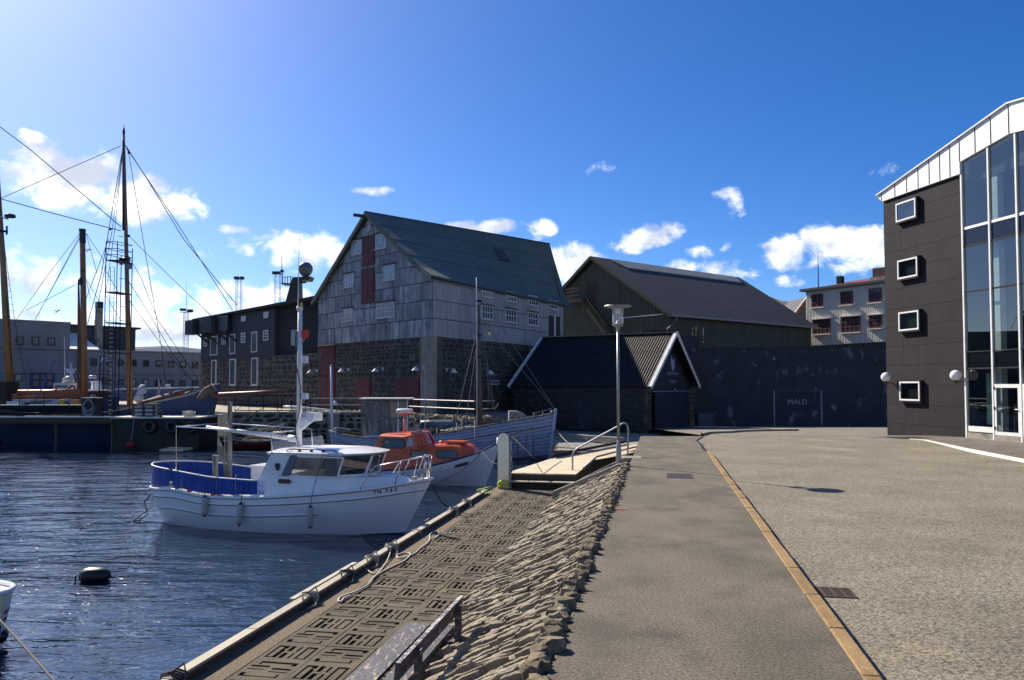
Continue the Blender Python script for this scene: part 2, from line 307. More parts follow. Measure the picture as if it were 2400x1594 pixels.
_b = clear.node_tree.nodes['Principled BSDF']; _b.inputs['Base Color'].default_value = (.9,.92,.92,1); _b.inputs['Roughness'].default_value = .03; _b.inputs['Alpha'].default_value = .28; _b.inputs['Specular IOR Level'].default_value = .8
tint = bpy.data.materials.new('tinted_window'); tint.use_nodes = True
_b = tint.node_tree.nodes['Principled BSDF']; _b.inputs['Base Color'].default_value = (.025,.032,.05,1); _b.inputs['Roughness'].default_value = .04; _b.inputs['Alpha'].default_value = .72; _b.inputs['Specular IOR Level'].default_value = .7
paint_line = mk('worn_white_paint', (.20,.21,.25), (.05,.05,.07), scale=6, lo=.45, hi=.6, rough=.9)
road_line = mk('road_paint', (.72,.71,.66), (.55,.53,.47), scale=6, rough=.85)
# water
wm = bpy.data.materials.new('harbour_water'); wm.use_nodes = True; t = wm.node_tree; n = t.nodes; l = t.links; b = n['Principled BSDF']
b.inputs['Base Color'].default_value = (.010,.022,.042,1); b.inputs['Roughness'].default_value = .02; b.inputs['IOR'].default_value = 1.65
tcn = n.new('ShaderNodeTexCoord')
def wn(scale, st, rot, det, dist=0.):
    mp = n.new('ShaderNodeMapping'); mp.inputs['Scale'].default_value = st; mp.inputs['Rotation'].default_value = (0,0,rot); l.new(tcn.outputs['Object'], mp.inputs[0])
    q = n.new('ShaderNodeTexNoise'); q.inputs['Scale'].default_value = scale; q.inputs['Detail'].default_value = det; q.inputs['Distortion'].default_value = dist; q.inputs['Roughness'].default_value = .5
    l.new(mp.outputs[0], q.inputs['Vector']); return q.outputs[0]
def wmul(a, k):
    q = n.new('ShaderNodeMath'); q.operation = 'MULTIPLY'; l.new(a, q.inputs[0]); q.inputs[1].default_value = k; return q.outputs[0]
def wadd(a, b_):
    q = n.new('ShaderNodeMath'); q.operation = 'ADD'; l.new(a, q.inputs[0]); l.new(b_, q.inputs[1]); return q.outputs[0]
hgt = wadd(wadd(wmul(wn(.75, (.5,1.6,1), rad(12), 1, .8), .16), wmul(wn(2.3, (.5,1.5,1), rad(-10), 2, 1.8), .058)), wmul(wn(6.5, (.6,1.4,1), rad(20), 1, 1.), .010))
pm_ = n.new('ShaderNodeMapRange'); pm_.inputs['From Min'].default_value = .38; pm_.inputs['From Max'].default_value = .62; pm_.inputs['To Min'].default_value = .45; pm_.inputs['To Max'].default_value = 1.25; l.new(wn(.13, (1,1.6,1), .3, 3, .5), pm_.inputs[0]); mm_ = n.new('ShaderNodeMath'); mm_.operation = 'MULTIPLY'; l.new(hgt, mm_.inputs[0]); l.new(pm_.outputs[0], mm_.inputs[1]); hgt = mm_.outputs[0]
bp = n.new('ShaderNodeBump'); bp.inputs['Strength'].default_value = 1; bp.inputs['Distance'].default_value = 1.; l.new(hgt, bp.inputs['Height']); l.new(bp.outputs[0], b.inputs['Normal'])
water_m = wm
# ================================================================ plan constants
ALP = math.atan2(348, 1830)
PF = Fr((0,0,0), (cos(ALP), -sin(ALP)))           # x = across the path (right), y = along the path
def st(s, t): return (t*cos(ALP)+s*sin(ALP), s*cos(ALP)-t*sin(ALP))
ZW = -1.65; ZD = -.93; ZQ = .3
# ---------------------------------------------------------------- water, sea bed, land
m = MB(); m.slab([(-3000,-400),(900,-400),(900,2600),(-3000,2600)], ZW-3, ZW); m.build('water', water_m, kind='structure')
# hills behind the town
def hill(u, v):
    azm = rad(-62+u*130); r = 700+v*1100
    px = CX+F*math.tan(azm) if abs(azm) < 1.3 else 0
    e = .042+.018*noise.noise((u*9, 1.3, 0))+.006*noise.noise((u*45, 4.3, 0))
    if u > .55: e = .099+.012*noise.noise((u*14, 7., 0))+.004*noise.noise((u*60, 2., 0))
    elif u > .42: e = .06
    h = e*1800*(v**.8)+18*noise.noise((u*40, v*7, 0))*v
    return (r*sin(azm), r*cos(azm), ZW+2+h)
m = MB(); m.grid(hill, 160, 14); m.build('hills', hill_m, kind='structure', smooth=True)
# quay and town ground
m = MB(); m.slab([(-19.4,54),(-9.6,54.2),(-6.2,49.6),(-1.97,43.4),(-.8,46),(-.8,52),(5.5,66.9),(12,72),(500,72),(500,760),(-500,760),(-500,99),(-60,92),(-36,76)], -3, ZQ); m.build('quay', conc, kind='structure')
# ================================================================ promenade
sn, cs = sin(ALP), cos(ALP)
# upper footpath
pl = [st(-8,-.89), st(34.6,-.89)]; 
m = MB(); m.slab([st(-8,-.86), st(-8,1.48), st(26.4,1.48), (7.1,30.5), (8.35,33.9), st(34.3,-.86)], -2.2, 0.0); m.build('footpath', asphalt_path, kind='structure')
# road: hugs the kerb, comes level with the footpath, then falls gently towards the retaining wall
def rz(X, Y):
    z = -.1 if Y < 25 else -.1+.092*min(1, (Y-25)/5.5)
    if Y > 34: z -= .0365*(Y-34)
    return z
rows = [-8+i*.9 for i in range(80)]; rows = [y for y in rows if y < 61]+[61.2]
def xl(Y):
    if Y < 26.0: s = (Y+1.62*sn)/cs; return 1.62*cs+s*sn
    pts = [(26.0, None), (26.6,6.42), (30.5,7.11), (33.9,8.36), (35.5,8.6), (38.,8.7), (41.,8.8), (50.3,9.1), (61.3,10)]
    a = 1.62*cs+((26.0+1.62*sn)/cs)*sn; pts[0] = (26.0, a)
    for (y0, x0), (y1, x1) in zip(pts, pts[1:]):
        if Y <= y1: return x0+(x1-x0)*(Y-y0)/(y1-y0)
    return 9.1
rows = sorted(set(rows+[26.0,26.6,30.5,33.9,35.5,38.,41.]))
m = MB(); vs = []; fs = []; NX = 24
for j, Y in enumerate(rows):
    a = xl(Y)
    for i in range(NX+1):
        X = a+(50-a)*(i/NX)**1.5; vs.append(Vector((X, Y, rz(X, Y))))
for j in range(len(rows)-1):
    for i in range(NX): k = j*(NX+1)+i; fs.append((k, k+1, k+NX+2, k+NX+1))
m.add(vs, fs); m.build('road', asphalt_road, kind='structure')
# solid land under road and yard
m = MB(); m.slab([(9,-8.5),(50,-8.5),(50,62),(9,62)], -3, -1.3); m.build('ground', asphalt_dark, kind='structure')
m = MB(); m.slab([(5.75,34.3),(9.2,34.3),(12.6,61.2),(6,67),(-.75,52.3),(-.75,46.2),(2.5,41.6),(5.25,38.1)], -3, -.95); m.build('shed_yard', conc, kind='structure')
m = MB(); m.bar((2.4,41.8,-.5),(5.35,38.2,-.5),.35,.3); tag(m.build('yard_edge_beam', conc, loc=(3.8,40,-.6)), 'low concrete edge beam along the yard behind the landing stage', 'edging')
# darker pavement and paint line in front of the glazed building
KX = [(2030,1025.2),(2063,1025.5),(2113,1027),(2168,1031.8),(2269,1053),(2400,1078),(2560,1112),(2800,1168)]
kl = [G(px, py, 0.0) for px, py in KX]
m = MB(); vs = []; fs = []
def wallx(Y): return 22.9-.186*Y
for i, k in enumerate(kl):
    for j in range(7):
        u = j/6; far = Vector((wallx(min(34.4, k.y+1.2))+6*(1 if False else 0), min(34.4, k.y+1.2), 0)); 
        Yb = 34.6-(34.6-12)*(i/(len(kl)-1)); bx = wallx(Yb)+.3; bz = .0+.3*min(1, max(0, (34.4-Yb)/4.7))
        q = k.lerp(Vector((bx, Yb, bz)), u); q.z = -.0+ (bz)*u + .008; vs.append(q)
for i in range(len(kl)-1):
    for j in range(6): k = i*7+j; fs.append((k, k+1, k+8, k+7))
m.add(vs, fs); m.build('forecourt', asphalt_dark, kind='structure')
m = MB(); vs = []; fs = []
for i, k in enumerate(kl):
    a = kl[max(0, i-1)]; b_ = kl[min(len(kl)-1, i+1)]; d = (b_-a).normalized(); nn = Vector((-d.y, d.x, 0))*.05
    vs += [k-nn+Vector((0,0,-.08)), k-nn+Vector((0,0,.022)), k+nn+Vector((0,0,.022)), k+nn+Vector((0,0,-.08))]
for i in range(len(kl)-1):
    for j in range(4): fs.append((4*i+j, 4*i+(j+1) % 4, 4*i+4+(j+1) % 4, 4*i+4+j))
m.add(vs, fs); tag(m.build('edging_line', road_line), 'white painted edging curving in front of the glazed building', 'road edging')
# patch of darker, smoother tar beyond the crest
m = MB(); vs = []; fs = []
for j in range(9):
    Y = 34.3+j*3.3
    for i in range(11):
        X = 9.2+.9*j*.4+(24-9.2)*i/10; vs.append(Vector((X, min(Y, 60.9), rz(X, min(Y, 60.9))+.006)))
for j in range(8):
    for i in range(10): k = j*11+i; fs.append((k, k+1, k+12, k+11))
m.add(vs, fs); m.build('pavement', mk('brown_tar', (.15,.125,.10), (.20,.17,.135), scale=.7, rough=.9, grain=.3, gs=40), kind='structure')
# kerb stones
kb = thing('kerb', 'low yellowish kerb of long granite stones between footpath and road', 'kerb', (*st(3,1.55),0))
ys = [26.0,24.6,23.3,22.0,20.9,19.6,18.3,17.3,16.4,15.25,14.1,12.9,11.8,10.6,9.47,8.28,7.15,5.99,4.8,3.6,2.4,1.2]
for a, b_ in zip(ys[1:], ys):
    s0 = a/cs+.29; s1 = b_/cs+.29; m = MB(PF); j = R.uniform(-.006,.006)
    x0, x1, zt = 1.48+j, 1.625+j, .012+R.uniform(-.004,.006); e = .014
    m.hexa([(x0,s0+.006,-.2),(x1,s0+.006,-.2),(x1,s1-.006,-.2),(x0,s1-.006,-.2),(x0,s0+.006,zt-.008),(x1,s0+.006,zt-.012),(x1,s1-.006,zt-.012),(x0,s1-.006,zt-.008)])
    m.hexa([(x0,s0+.006,zt-.008),(x1,s0+.006,zt-.012),(x1,s1-.006,zt-.012),(x0,s1-.006,zt-.008),(x0+e,s0+.016,zt),(x1-e,s0+.016,zt),(x1-e,s1-.016,zt),(x0+e,s1-.016,zt)])
    m.build('kerb_stone', kerb_m, kb)
# low curving kerb island at the crest
isl = [(1648,1021),(1662,1015),(1690,1012.5),(1712,1012),(1740,1007.5),(1780,1005.5),(1830,1004.3),(1872,1003.6)]
m = MB(); ip = [G(px, py, rz(10, G(px, py, 0).y)) for px, py in isl]; vs = []; fs = []
for i, k in enumerate(ip):
    z = rz(k.x, k.y); 
    for (dy, dz) in ((0,-.05),(0,.11),(.4,.12),(.42,-.05)): vs.append(Vector((k.x, k.y+dy, z+dz)))
for i in range(len(ip)-1):
    for j in range(4): fs.append((4*i+j, 4*i+4+j, 4*i+4+(j+1) % 4, 4*i+(j+1) % 4))
m.add(vs, fs); tag(m.build('raised_kerb', conc), 'raised concrete kerb curving across the yard before the tarred wall', 'kerb')
# drains
ck = [(1650,1021.5),(1640,1028),(1632,1034),(1641,1040),(1645,1047),(1651,1056)]; m = MB(); vs = []
for i, (px, py) in enumerate(ck): q = G(px, py, 0); w_ = .03+.02*(i % 2); zz = max(0., rz(q.x, q.y))+.010; vs += [Vector((q.x-w_, q.y, zz)), Vector((q.x+w_, q.y, zz))]
m.add(vs, [(2*i, 2*i+1, 2*i+3, 2*i+2) for i in range(len(ck)-1)]); tag(m.build('crack', black_m), kind='structure')
def grate(name, label, x0, x1, y0, y1, z, nb, fr=PF, along='x', mt=rust):
    g_ = thing(name, label, 'drain grate', fr.P((x0+x1)/2, (y0+y1)/2, z))
    m = MB(fr); f = .02
    for q in ((x0,x1,y0,y0+f),(x0,x1,y1-f,y1),(x0,x0+f,y0+f,y1-f),(x1-f,x1,y0+f,y1-f)): m.box(q[0],q[1],q[2],q[3],z-.03,z+.006)
    m.build('frame', mt, g_); m = MB(fr); m.box(x0+f,x1-f,y0+f,y1-f,z-.001,z+.0015); m.build('pit', black_m, g_)
    m = MB(fr)
    for i in range(nb):
        if along == 'x': a = x0+f+(x1-x0-2*f)*(i+.25)/nb; m.box(a, a+(x1-x0)/nb*.3, y0+f, y1-f, z, z+.005)
        else: a = y0+f+(y1-y0-2*f)*(i+.25)/nb; m.box(x0+f, x1-f, a, a+(y1-y0)/nb*.42, z, z+.005)
    if along != 'x':
        for i in (1,2,3): a = x0+(x1-x0)*i/4; m.box(a-.01, a+.01, y0+f, y1-f, z+.0005, z+.0058)
    tag(m.build('bars', mt, g_), kind='stuff')
def tsof(px, py, z=0):
    q = G(px, py, z); return (q.x*cs-q.y*sn, q.x*sn+q.y*cs)
a = tsof(1562,1115); b_ = tsof(1623,1115)
grate('drain_grate', 'rusty rectangular slotted drain grate set in the footpath', a[0], b_[0], a[1]-.5, a[1]+.45, .003, 22)
a = tsof(1908,1390,-.1)
grate('road_gully', 'rusty gully grate in the road against the kerb', 1.64, 2.08, a[1]-.16, a[1]+.26, -.095, 8, along='y')
a = tsof(1436,1193.5); m = MB(PF); m.box(a[0], a[0]+.22, a[1]-.06, a[1]+.08, -.01, .006)
for q in ((.0,.22,-.06,-.04),(0,.22,.06,.08),(0,.02,-.04,.06),(.2,.22,-.04,.06)): m.box(a[0]+q[0], a[0]+q[1], a[1]+q[2], a[1]+q[3], .006, .013)
tag(m.build('valve_cover', mk('salmon_cover', (.5,.2,.12), (.4,.13,.08), scale=30, rough=.7), loc=PF.P(a[0], a[1], 0)), 'small salmon coloured valve cover let into the footpath', 'valve cover')
# ---------------------------------------------------------------- lower quay walk with patterned concrete tiles
m = MB(PF); m.box(-4.98,-2.5,-5,24.9,-3.5,ZD-.035); m.build('quay_walk', tile_bed, kind='structure')
m = MB(PF); m.box(-4.99,-4.585,-5,24.9,-1.3,ZD+.002); m.build('walk_edge_strip', gravel_strip, kind='structure')
NC = 22
def pat(kind):
    M_ = [[0]*NC for _ in range(NC)]
    def rc(u0, u1, v0, v1):
        for j in range(NC):
            for i in range(NC):
                if u0 <= (i+.5)/NC <= u1 and v0 <= (j+.5)/NC <= v1: M_[j][i] = 1
    a = .05
    if kind == 'A':
        rc(.07,.13,.14,.86); rc(.07,.30,.79,.86); rc(.07,.30,.14,.2); rc(.25,.30,.14,.86)
        rc(.37,.45,.55,.88); rc(.53,.61,.55,.88); rc(.37,.45,.12,.44); rc(.53,.61,.12,.44)
        rc(.68,.74,.14,.86); rc(.87,.93,.14,.86); rc(.68,.93,.79,.86); rc(.68,.93,.14,.2)
    else:
        rc(.16,.90,.84,.90); rc(.16,.22,.74,.90); rc(.84,.90,.74,.90); rc(.08,.46,.60,.66); rc(.08,.42,.45,.51)
        rc(.56,.92,.52,.58); rc(.54,.90,.36,.42); rc(.10,.84,.08,.14); rc(.10,.16,.14,.26); rc(.78,.84,.14,.26)
    return M_
def tile_mesh(order):
    wd, ln = .612, 1.107; M_ = pat(order[0])+pat(order[1]); ny = 2*NC; dx = wd/NC; dy = ln/ny; m = MB(); dep = -.028
    for j in range(ny):
        i = 0
        while i < NC:
            k = i
            while k < NC and M_[j][k] == M_[j][i]: k += 1
            z = dep if M_[j][i] else 0.
            m.quad((i*dx,j*dy,z),(k*dx,j*dy,z),(k*dx,(j+1)*dy,z),(i*dx,(j+1)*dy,z)); i = k
        for i in range(1, NC):
            if M_[j][i] != M_[j][i-1]: m.quad((i*dx,j*dy,0),(i*dx,j*dy,dep),(i*dx,(j+1)*dy,dep),(i*dx,(j+1)*dy,0))
    for j in range(1, ny):
        for i in range(NC):
            if M_[j][i] != M_[j-1][i]: m.quad((i*dx,j*dy,0),((i+1)*dx,j*dy,0),((i+1)*dx,j*dy,dep),(i*dx,j*dy,dep))
    h = ny//2*dy
    m.quad((0,0,0),(wd,0,0),(wd,0,-.05),(0,0,-.05)); m.quad((0,ln,0),(wd,ln,0),(wd,ln,-.05),(0,ln,-.05))
    m.quad((0,0,0),(0,ln,0),(0,ln,-.05),(0,0,-.05)); m.quad((wd,0,0),(wd,ln,0),(wd,ln,-.05),(wd,0,-.05))
    return m.mesh('paving_tile', tile_m)
TM = {'BA': tile_mesh('BA'), 'AB': tile_mesh('AB')}
tw = thing('tile_paving', 'patterned concrete tiles paving the low quay walk beside the water', 'paving', PF.P(-3.6,10,ZD))
ROT = Matrix(((PF.x.x, PF.y.x, 0), (PF.x.y, PF.y.y, 0), (0, 0, 1)))
for k in range(-7, 14):
    for c in range(3):
        s0 = 8.93+1.117*k; t0 = -4.575+.62*c
        q = PF.P(t0+R.uniform(-.003,.003), s0+R.uniform(-.004,.004), ZD+R.uniform(-.005,.003))
        rr = Matrix.Rotation(R.uniform(-.006,.006), 3, 'X') @ Matrix.Rotation(R.uniform(-.006,.006), 3, 'Y')
        inst('paving_tile', TM['AB' if c == 1 else 'BA'], tw, q, M=ROT @ rr)
# edge beam of timber lengths raised on blocks
eb = thing('edge_beam', 'weathered grey timber edge beam along the low quay above the water', 'timber beam', PF.P(-4.98,8,ZD))
cuts = [-4,.6,3.3,6.2,9.0,12.4,15.5,18.6,22.2]
for a, b_ in zip(cuts, cuts[1:]):
    m = MB(PF); m.box(-5.05,-4.92,a+.01,b_-.01,ZD+.095,ZD+.125); m.build('beam_board', timber, eb); m = MB(PF); m.box(-5.04,-4.925,a+.012,b_-.012,ZD+.035,ZD+.094); m.build('shaded_under_beam', timber_dark, eb)  # dark under-beam puts the shade on the beam's side into its colour
    y = a+.25
    while y < b_:
        m = MB(PF); m.box(-5.03,-4.92,y,y+.22,ZD-.02,ZD+.034); m.build('packing_block', timber_dark, eb); y += 1.25
m = MB(PF); m.box(-5.14,-5.06,10.3,12.6,ZD+.02,ZD+.14); tag(m.build('fender_plank', timber, loc=PF.P(-5.1,10.3,ZD)), 'pale plank fixed to the water side of the edge beam', 'plank')
# ---------------------------------------------------------------- stone pitched slope
m = MB(PF); m.prism([(-2.85,ZD-.6),(-.85,-.9),(-.85,-.07),(-2.85,ZD-.03)], -5, 24.2); m.build('slope_bed', soil_m, kind='structure')
sl = thing('stone_slope', 'slope of thin slabs set on edge between the low quay and the footpath', 'stone pitching', PF.P(-1.8,8,-.5))
SLA = math.atan2(.93, 1.94)
def slab_stone(seed):
    """a thin rough stone lying along x (length 1), thickness along y (1), height z (1)"""
    rr = random.Random(seed); m = MB(); n = 7; up = []; lo_ = []
    for i in range(n):
        u = i/(n-1); th = (.42+.58*sin(pi*u)**.5)*rr.uniform(.85,1.1); h = rr.uniform(.85,1.02)*(1-.35*abs(u-.45)**2)
        x = u-.5; off = rr.uniform(-.06,.06)
        for (yy, zz) in ((-.5*th+off, -.6), (.5*th+off, -.6), (.47*th+off, h*.97), (.0*th+off, h*1.02), (-.46*th+off, h*.93)):
            m.v.append(Vector((x+rr.uniform(-.02,.02), yy, zz)))
    for i in range(n-1):
        for k in range(5): m.f.append((i*5+k, i*5+(k+1) % 5, (i+1)*5+(k+1) % 5, (i+1)*5+k))
    m.f.append((4,3,2,1,0)); m.f.append(tuple((n-1)*5+k for k in range(5)))
    return m
SV = [slab_stone(100+i) for i in range(9)]; SM = [q.mesh('slope_stone', slate_m) for q in SV]
SP = Matrix.Rotation(-SLA, 3, 'Y')
stones = []; s = 1.4
while s < 23.8:
    top = -.93 if s < 21.0 else -.93-(s-21.0)*.9
    t = -2.86+R.uniform(0,.25); row_th = R.uniform(.06,.11); rowh_ = R.choice((.055,.08,.10))
    if s > 13: row_th *= 1.2
    tend = -.98 if s < 21.4 else -.98-(s-21.4)*1.0
    if s > 21.4: break
    while t < tend:
        L_ = R.uniform(.16,.42); L_ = min(L_, tend-t+.1)
        if L_ > .1: stones.append((s+R.uniform(-.02,.02), t+L_/2, L_*R.uniform(.88,1.02), row_th*R.uniform(.42,.80), rowh_+R.uniform(-.035,.035)))
        t += L_*R.uniform(.86,.98)
    s += row_th*.98
stones.sort(key=lambda q: q[0])
rest = MB()
for i, (s, t, L_, th, h) in enumerate(stones):
    f = (t+2.83)/1.94; z = ZD+.93*f; q = PF.P(t, s, z)
    M3 = ROT @ SP @ Matrix.Rotation(R.gauss(0,.10), 3, 'Z') @ Matrix.Rotation(R.gauss(.05,.13), 3, 'X') @ Matrix.Rotation(R.gauss(0,.07), 3, 'Y')
    k = R.randrange(9)
    if i < 295: inst('slope_stone', SM[k], sl, q, M=M3, sc=(L_, th, h))
    else:
        n0 = len(rest.v); rest.v += [q+M3 @ Vector((v.x*L_, v.y*th, v.z*h)) for v in SV[k].v]; rest.f += [tuple(j+n0 for j in f_) for f_ in SV[k].f]
slate_far = slate_m.copy(); tag(rest.build('distant_slope_stone', slate_m, sl), kind='stuff')
# coping of upright stones at the head of the slope
cp = thing('coping', 'jagged coping of upright rough stones along the footpath edge', 'stone coping', PF.P(-.9,8,0))
def rock(seed, n=9):
    rr = random.Random(seed); m = MB()
    for z, sc in ((-.5,.9),(.1,1.),(.42,.8)):
        for k in range(n):
            a = 2*pi*k/n; r = sc*rr.uniform(.32,.60); m.v.append(Vector((r*cos(a), r*sin(a), z+rr.uniform(-.08,.12))))
    for j in range(2):
        for k in range(n): m.f.append((j*n+k, j*n+(k+1) % n, (j+1)*n+(k+1) % n, (j+1)*n+k))
    m.v.append(Vector((rr.uniform(-.1,.1), rr.uniform(-.1,.1), rr.uniform(.45,.6))))
    for k in range(n): m.f.append((2*n+k, 2*n+(k+1) % n, 3*n))
    m.f.append(tuple(range(n-1,-1,-1))); return m
cope_m = mk('coping_stone_face', (.15,.115,.072), (.31,.25,.16), scale=6, detail=7, rough=.9, bump=1., bs=20, rand=.3)
RK = [rock(300+i).mesh('coping_stone', cope_m) for i in range(8)]
RKW = [rock(340+i).mesh('rubble_stone', weed_m) for i in range(8)]
s = 1.2
while s < 21.6:
    L_ = R.uniform(.07,.20); h = R.uniform(.10,.24)
    q = PF.P(-.95+R.uniform(-.05,.05), s+L_/2, .0)
    inst('coping_stone', RK[R.randrange(8)], cp, q, M=ROT @ Matrix.Rotation(R.uniform(-.25,.25), 3, 'Z') @ Matrix.Rotation(R.uniform(-.2,.2), 3, 'X'), sc=(R.uniform(.12,.24), L_*1.05, h))
    s += L_*.95
# ---------------------------------------------------------------- stair from footpath down to the quay walk
stp = thing('concrete_stair', 'concrete stair between sloping side walls down to the low quay', 'stair', (2.3,22.6,ZD))
def ts(X, Y): return (X*cs-Y*sn, X*sn+Y*cs)
# stair frame: x across (=PF t), y along; runs from t=-.9 (top, z=0) to t=-2.75 (bottom)
m = MB(PF); m.prism([(-2.95,ZD-.3),(-.88,-1.2),(-.88,.06),(-1.15,.06),(-2.95,ZD+.2)], 21.45, 21.62); m.build('near_side_wall', conc, stp)
m = MB(PF); m.prism([(-2.7,ZD-.3),(-.88,-1.2),(-.88,.02),(-1.1,.02),(-2.7,ZD+.14)], 23.75, 23.9); m.build('far_side_wall', conc, stp)
for i in range(5):
    m = MB(PF); t1 = -.88-.36*i; m.box(t1-.36, t1-.01 if i else t1, 21.62, 23.75, -1.5, -.155*(i+1)+.0); m.build('step', conc, stp)
m = MB(PF); m.box(-1.3,-.6,23.9,24.7,-1.2,.004); m.build('landing', conc, stp)
hr = thing('stair_handrail', 'bent galvanised tube handrail beside the concrete stair', 'handrail', (3.2,24.2,0))
a = G(1342,1135,ZD); b_ = G(1471,1069,0); A = Vector((a.x, a.y, ZD)); B = Vector((b_.x, b_.y, 0)); 
def arc3(p0, p1, p2, n=6):
    return [tuple(p0.lerp(p1, i/n).lerp(p1.lerp(p2, i/n), i/n)) for i in range(n+1)]
ta = A+Vector((0,0,1.05)); tb = B+Vector((0,0,1.08)); u = (tb-ta).normalized()
pts = [tuple(A-Vector((0,0,.1))), tuple(A+Vector((0,0,.85)))]+arc3(A+Vector((0,0,.85)), ta, ta+u*.22)+arc3(tb-u*.3, tb+Vector((0,0,.08)), tb+Vector((.03,0,-.28)))+[tuple(B-Vector((0,0,.05)))]
m = MB(); m.tube(pts, .027, 10); m.build('rail_tube', steel, hr, smooth=True)
# ---------------------------------------------------------------- timber landing deck
ZK = -.49
dk = thing('timber_deck', 'pale plank landing deck stepping down to the low quay', 'wooden deck', (1.2,25,ZK))
dl = Fr((-.15,24.1,ZK), (2.13,-.38))       # x along front edge
def dz(y): return 0 if y < 5 else (y-5)*.055
y = 0.0
def lx(y): return .0+ .155*y+ (0.0 if y < 4.7 else (y-4.7)*.52)
def rx(y): return 2.12+(.045*y if y < 4.6 else .21+(y-4.6)*.47)
while y < 9.3:
    x0, x1 = lx(y), rx(y)+.25*0
    cuts_ = [x0]+([.92+.13*y, 1.48+.16*y] if y < 3.4 else ([x0+1.6] if 4 < y < 7 else []))+[x1]
    for a, b_ in zip(cuts_, cuts_[1:]):
        if b_-a > .1:
            m = MB(dl); z = dz(y)+R.uniform(-.003,.003); m.hexa([(a+.006,y+.006,z-.035),(b_-.006,y+.006,z-.035),(b_-.006,y+.122,z-.035),(a+.006,y+.122,z-.035),(a+.006,y+.006,z),(b_-.006,y+.006,z),(b_-.006,y+.122,z+.006),(a+.006,y+.122,z+.006)]); m.build('deck_plank', deck_m, dk)
    y += .128
m = MB(dl); m.box(0,2.12,.01,.09,-.24,-.037); m.build('front_joist', timber_dark, dk)
m = MB(dl); m.slab([(.04,.1),(2.1,.1),(2.3,4.6),(4.4,9.0),(3.2,9.2),(.8,4.8)], -1.0, -.06); m.build('joist_frame', timber_dark, dk)
for k in range(3):
    m = MB(dl); m.box(.02+.7*k,.69+.7*k,-.30,-.02,-.245,-.21); m.build('step_board', deck_m, dk)
m = MB(dl); m.box(.03,2.1,-.02,.05,-.45,-.245); m.build('riser', timber_dark, dk)
m = MB(dl); m.tube([(.82,4.95,.13),(3.3,9.1,.36)], .05, 8); m.build('edge_pipe', dark_steel, dk, smooth=True)
m = MB(dl); m.tube([(.9,4.8,.0),(3.4,9.0,.24)], .035, 8); m.build('lower_edge_pipe', steel, dk, smooth=True)
m = MB(dl); m.tube([(2.28,.8,.10),(2.42,4.6,.12),(4.5,9.0,.36)], .035, 8); m.build('side_pipe', steel, dk, smooth=True)
m = MB(dl); m.prism([(2.1,-.5),(2.3,-.5),(2.3,.07),(2.14,.02)], 2.6, 8.8); 
rl = thing('black_railing', 'thin black post railing on the outer edge of the timber deck', 'railing', (-.1,24.5,ZK))
base = [(1194,1104.5),(1213,1094),(1233,1082.5),(1250,1074)]; tops = []
for (px, py) in base:
    q = G(px, py, ZK); m = MB(); m.tube([tuple(q), (q.x, q.y, q.z+1.12)], .017, 6); m.build('post', dark_steel, rl, smooth=True)
    m = MB(); m.box(q.x-.06,q.x+.06,q.y-.05,q.y+.05,q.z,q.z+.012); m.build('foot_plate', dark_steel, rl); tops.append((q.x, q.y, q.z+1.12))
m = MB(); m.tube(tops, .017, 6); m.build('top_rail', dark_steel, rl, smooth=True)
m = MB(); q = G(1250,1072,ZK); m.tube([tuple(Vector(tops[0])+Vector((.1,0,-.05))), tuple(q)], .012, 5); m.build('stay_line', rope_m, rl)
# dark grey landing stage beside the old boat
lst = thing('landing_stage', 'weathered low landing stage between the old blue boat and the deck', 'jetty', (3.6,36.5,-.7))
q0 = [(2.35,39.4),(2.15,38.6),(1.9,35.2),(4.3,33.4),(5.6,34.4),(5.1,37.6)]
m = MB(); m.slab(q0, -1.5, -.74); m.build('stage_frame', timber_dark, lst)
for i in range(15):
    y0 = 35.0+.31*i; m = MB(); m.box(2.05+.02*i, 5.1-.0*i, y0, y0+.29, -.735, -.7); m.build('stage_plank', timber_weather, lst)
# ---------------------------------------------------------------- street lamp
lp = G(1450,1092,-.02); L0 = Vector((lp.x, lp.y, -.12))
sl_ = thing('street_lamp', 'galvanised post lamp with a flat disc hood above a clear glass cylinder', 'street lamp', L0)
m = MB(); X, Y = L0.x, L0.y
m.lathe((X,Y,-.3),[(.072,0),(.072,.78),(.066,.86),(.040,.95),(.040,.97)],14); m.build('base_sleeve', steel, sl_, smooth=True)
m = MB(); m.lathe((X,Y,.6),[(.0395,0),(.0375,3.12)],12); m.build('pole', steel, sl_, smooth=True)
m = MB(); m.lathe((X,Y,3.68),[(.05,0),(.05,.12),(.13,.16),(.154,.19),(.154,.215),(.07,.235),(.015,.33)],18); autosmooth(m.build('lamp_seat', steel, sl_))
m = MB(); m.lathe((X,Y,3.92),[(.152,0),(.155,.24),(.152,.44)],24); m.f = m.f[:-2]; m.build('glass_cylinder', clear, sl_, smooth=True)
m = MB(); m.lathe((X,Y,4.19),[(.06,0),(.075,.02),(.075,.14),(.06,.16)],16); m.build('lamp_unit', white_paint, sl_, smooth=True)
m = MB(); m.tube([(X+.08,Y,3.92),(X+.08,Y,4.37)],.008,6); m.build('rod', steel, sl_)
m = MB(); m.lathe((X,Y,4.36),[(.30,.0),(.375,.012),(.385,.03),(.375,.048),(.05,.062)],28); autosmooth(m.build('disc_hood', steel, sl_), 50)
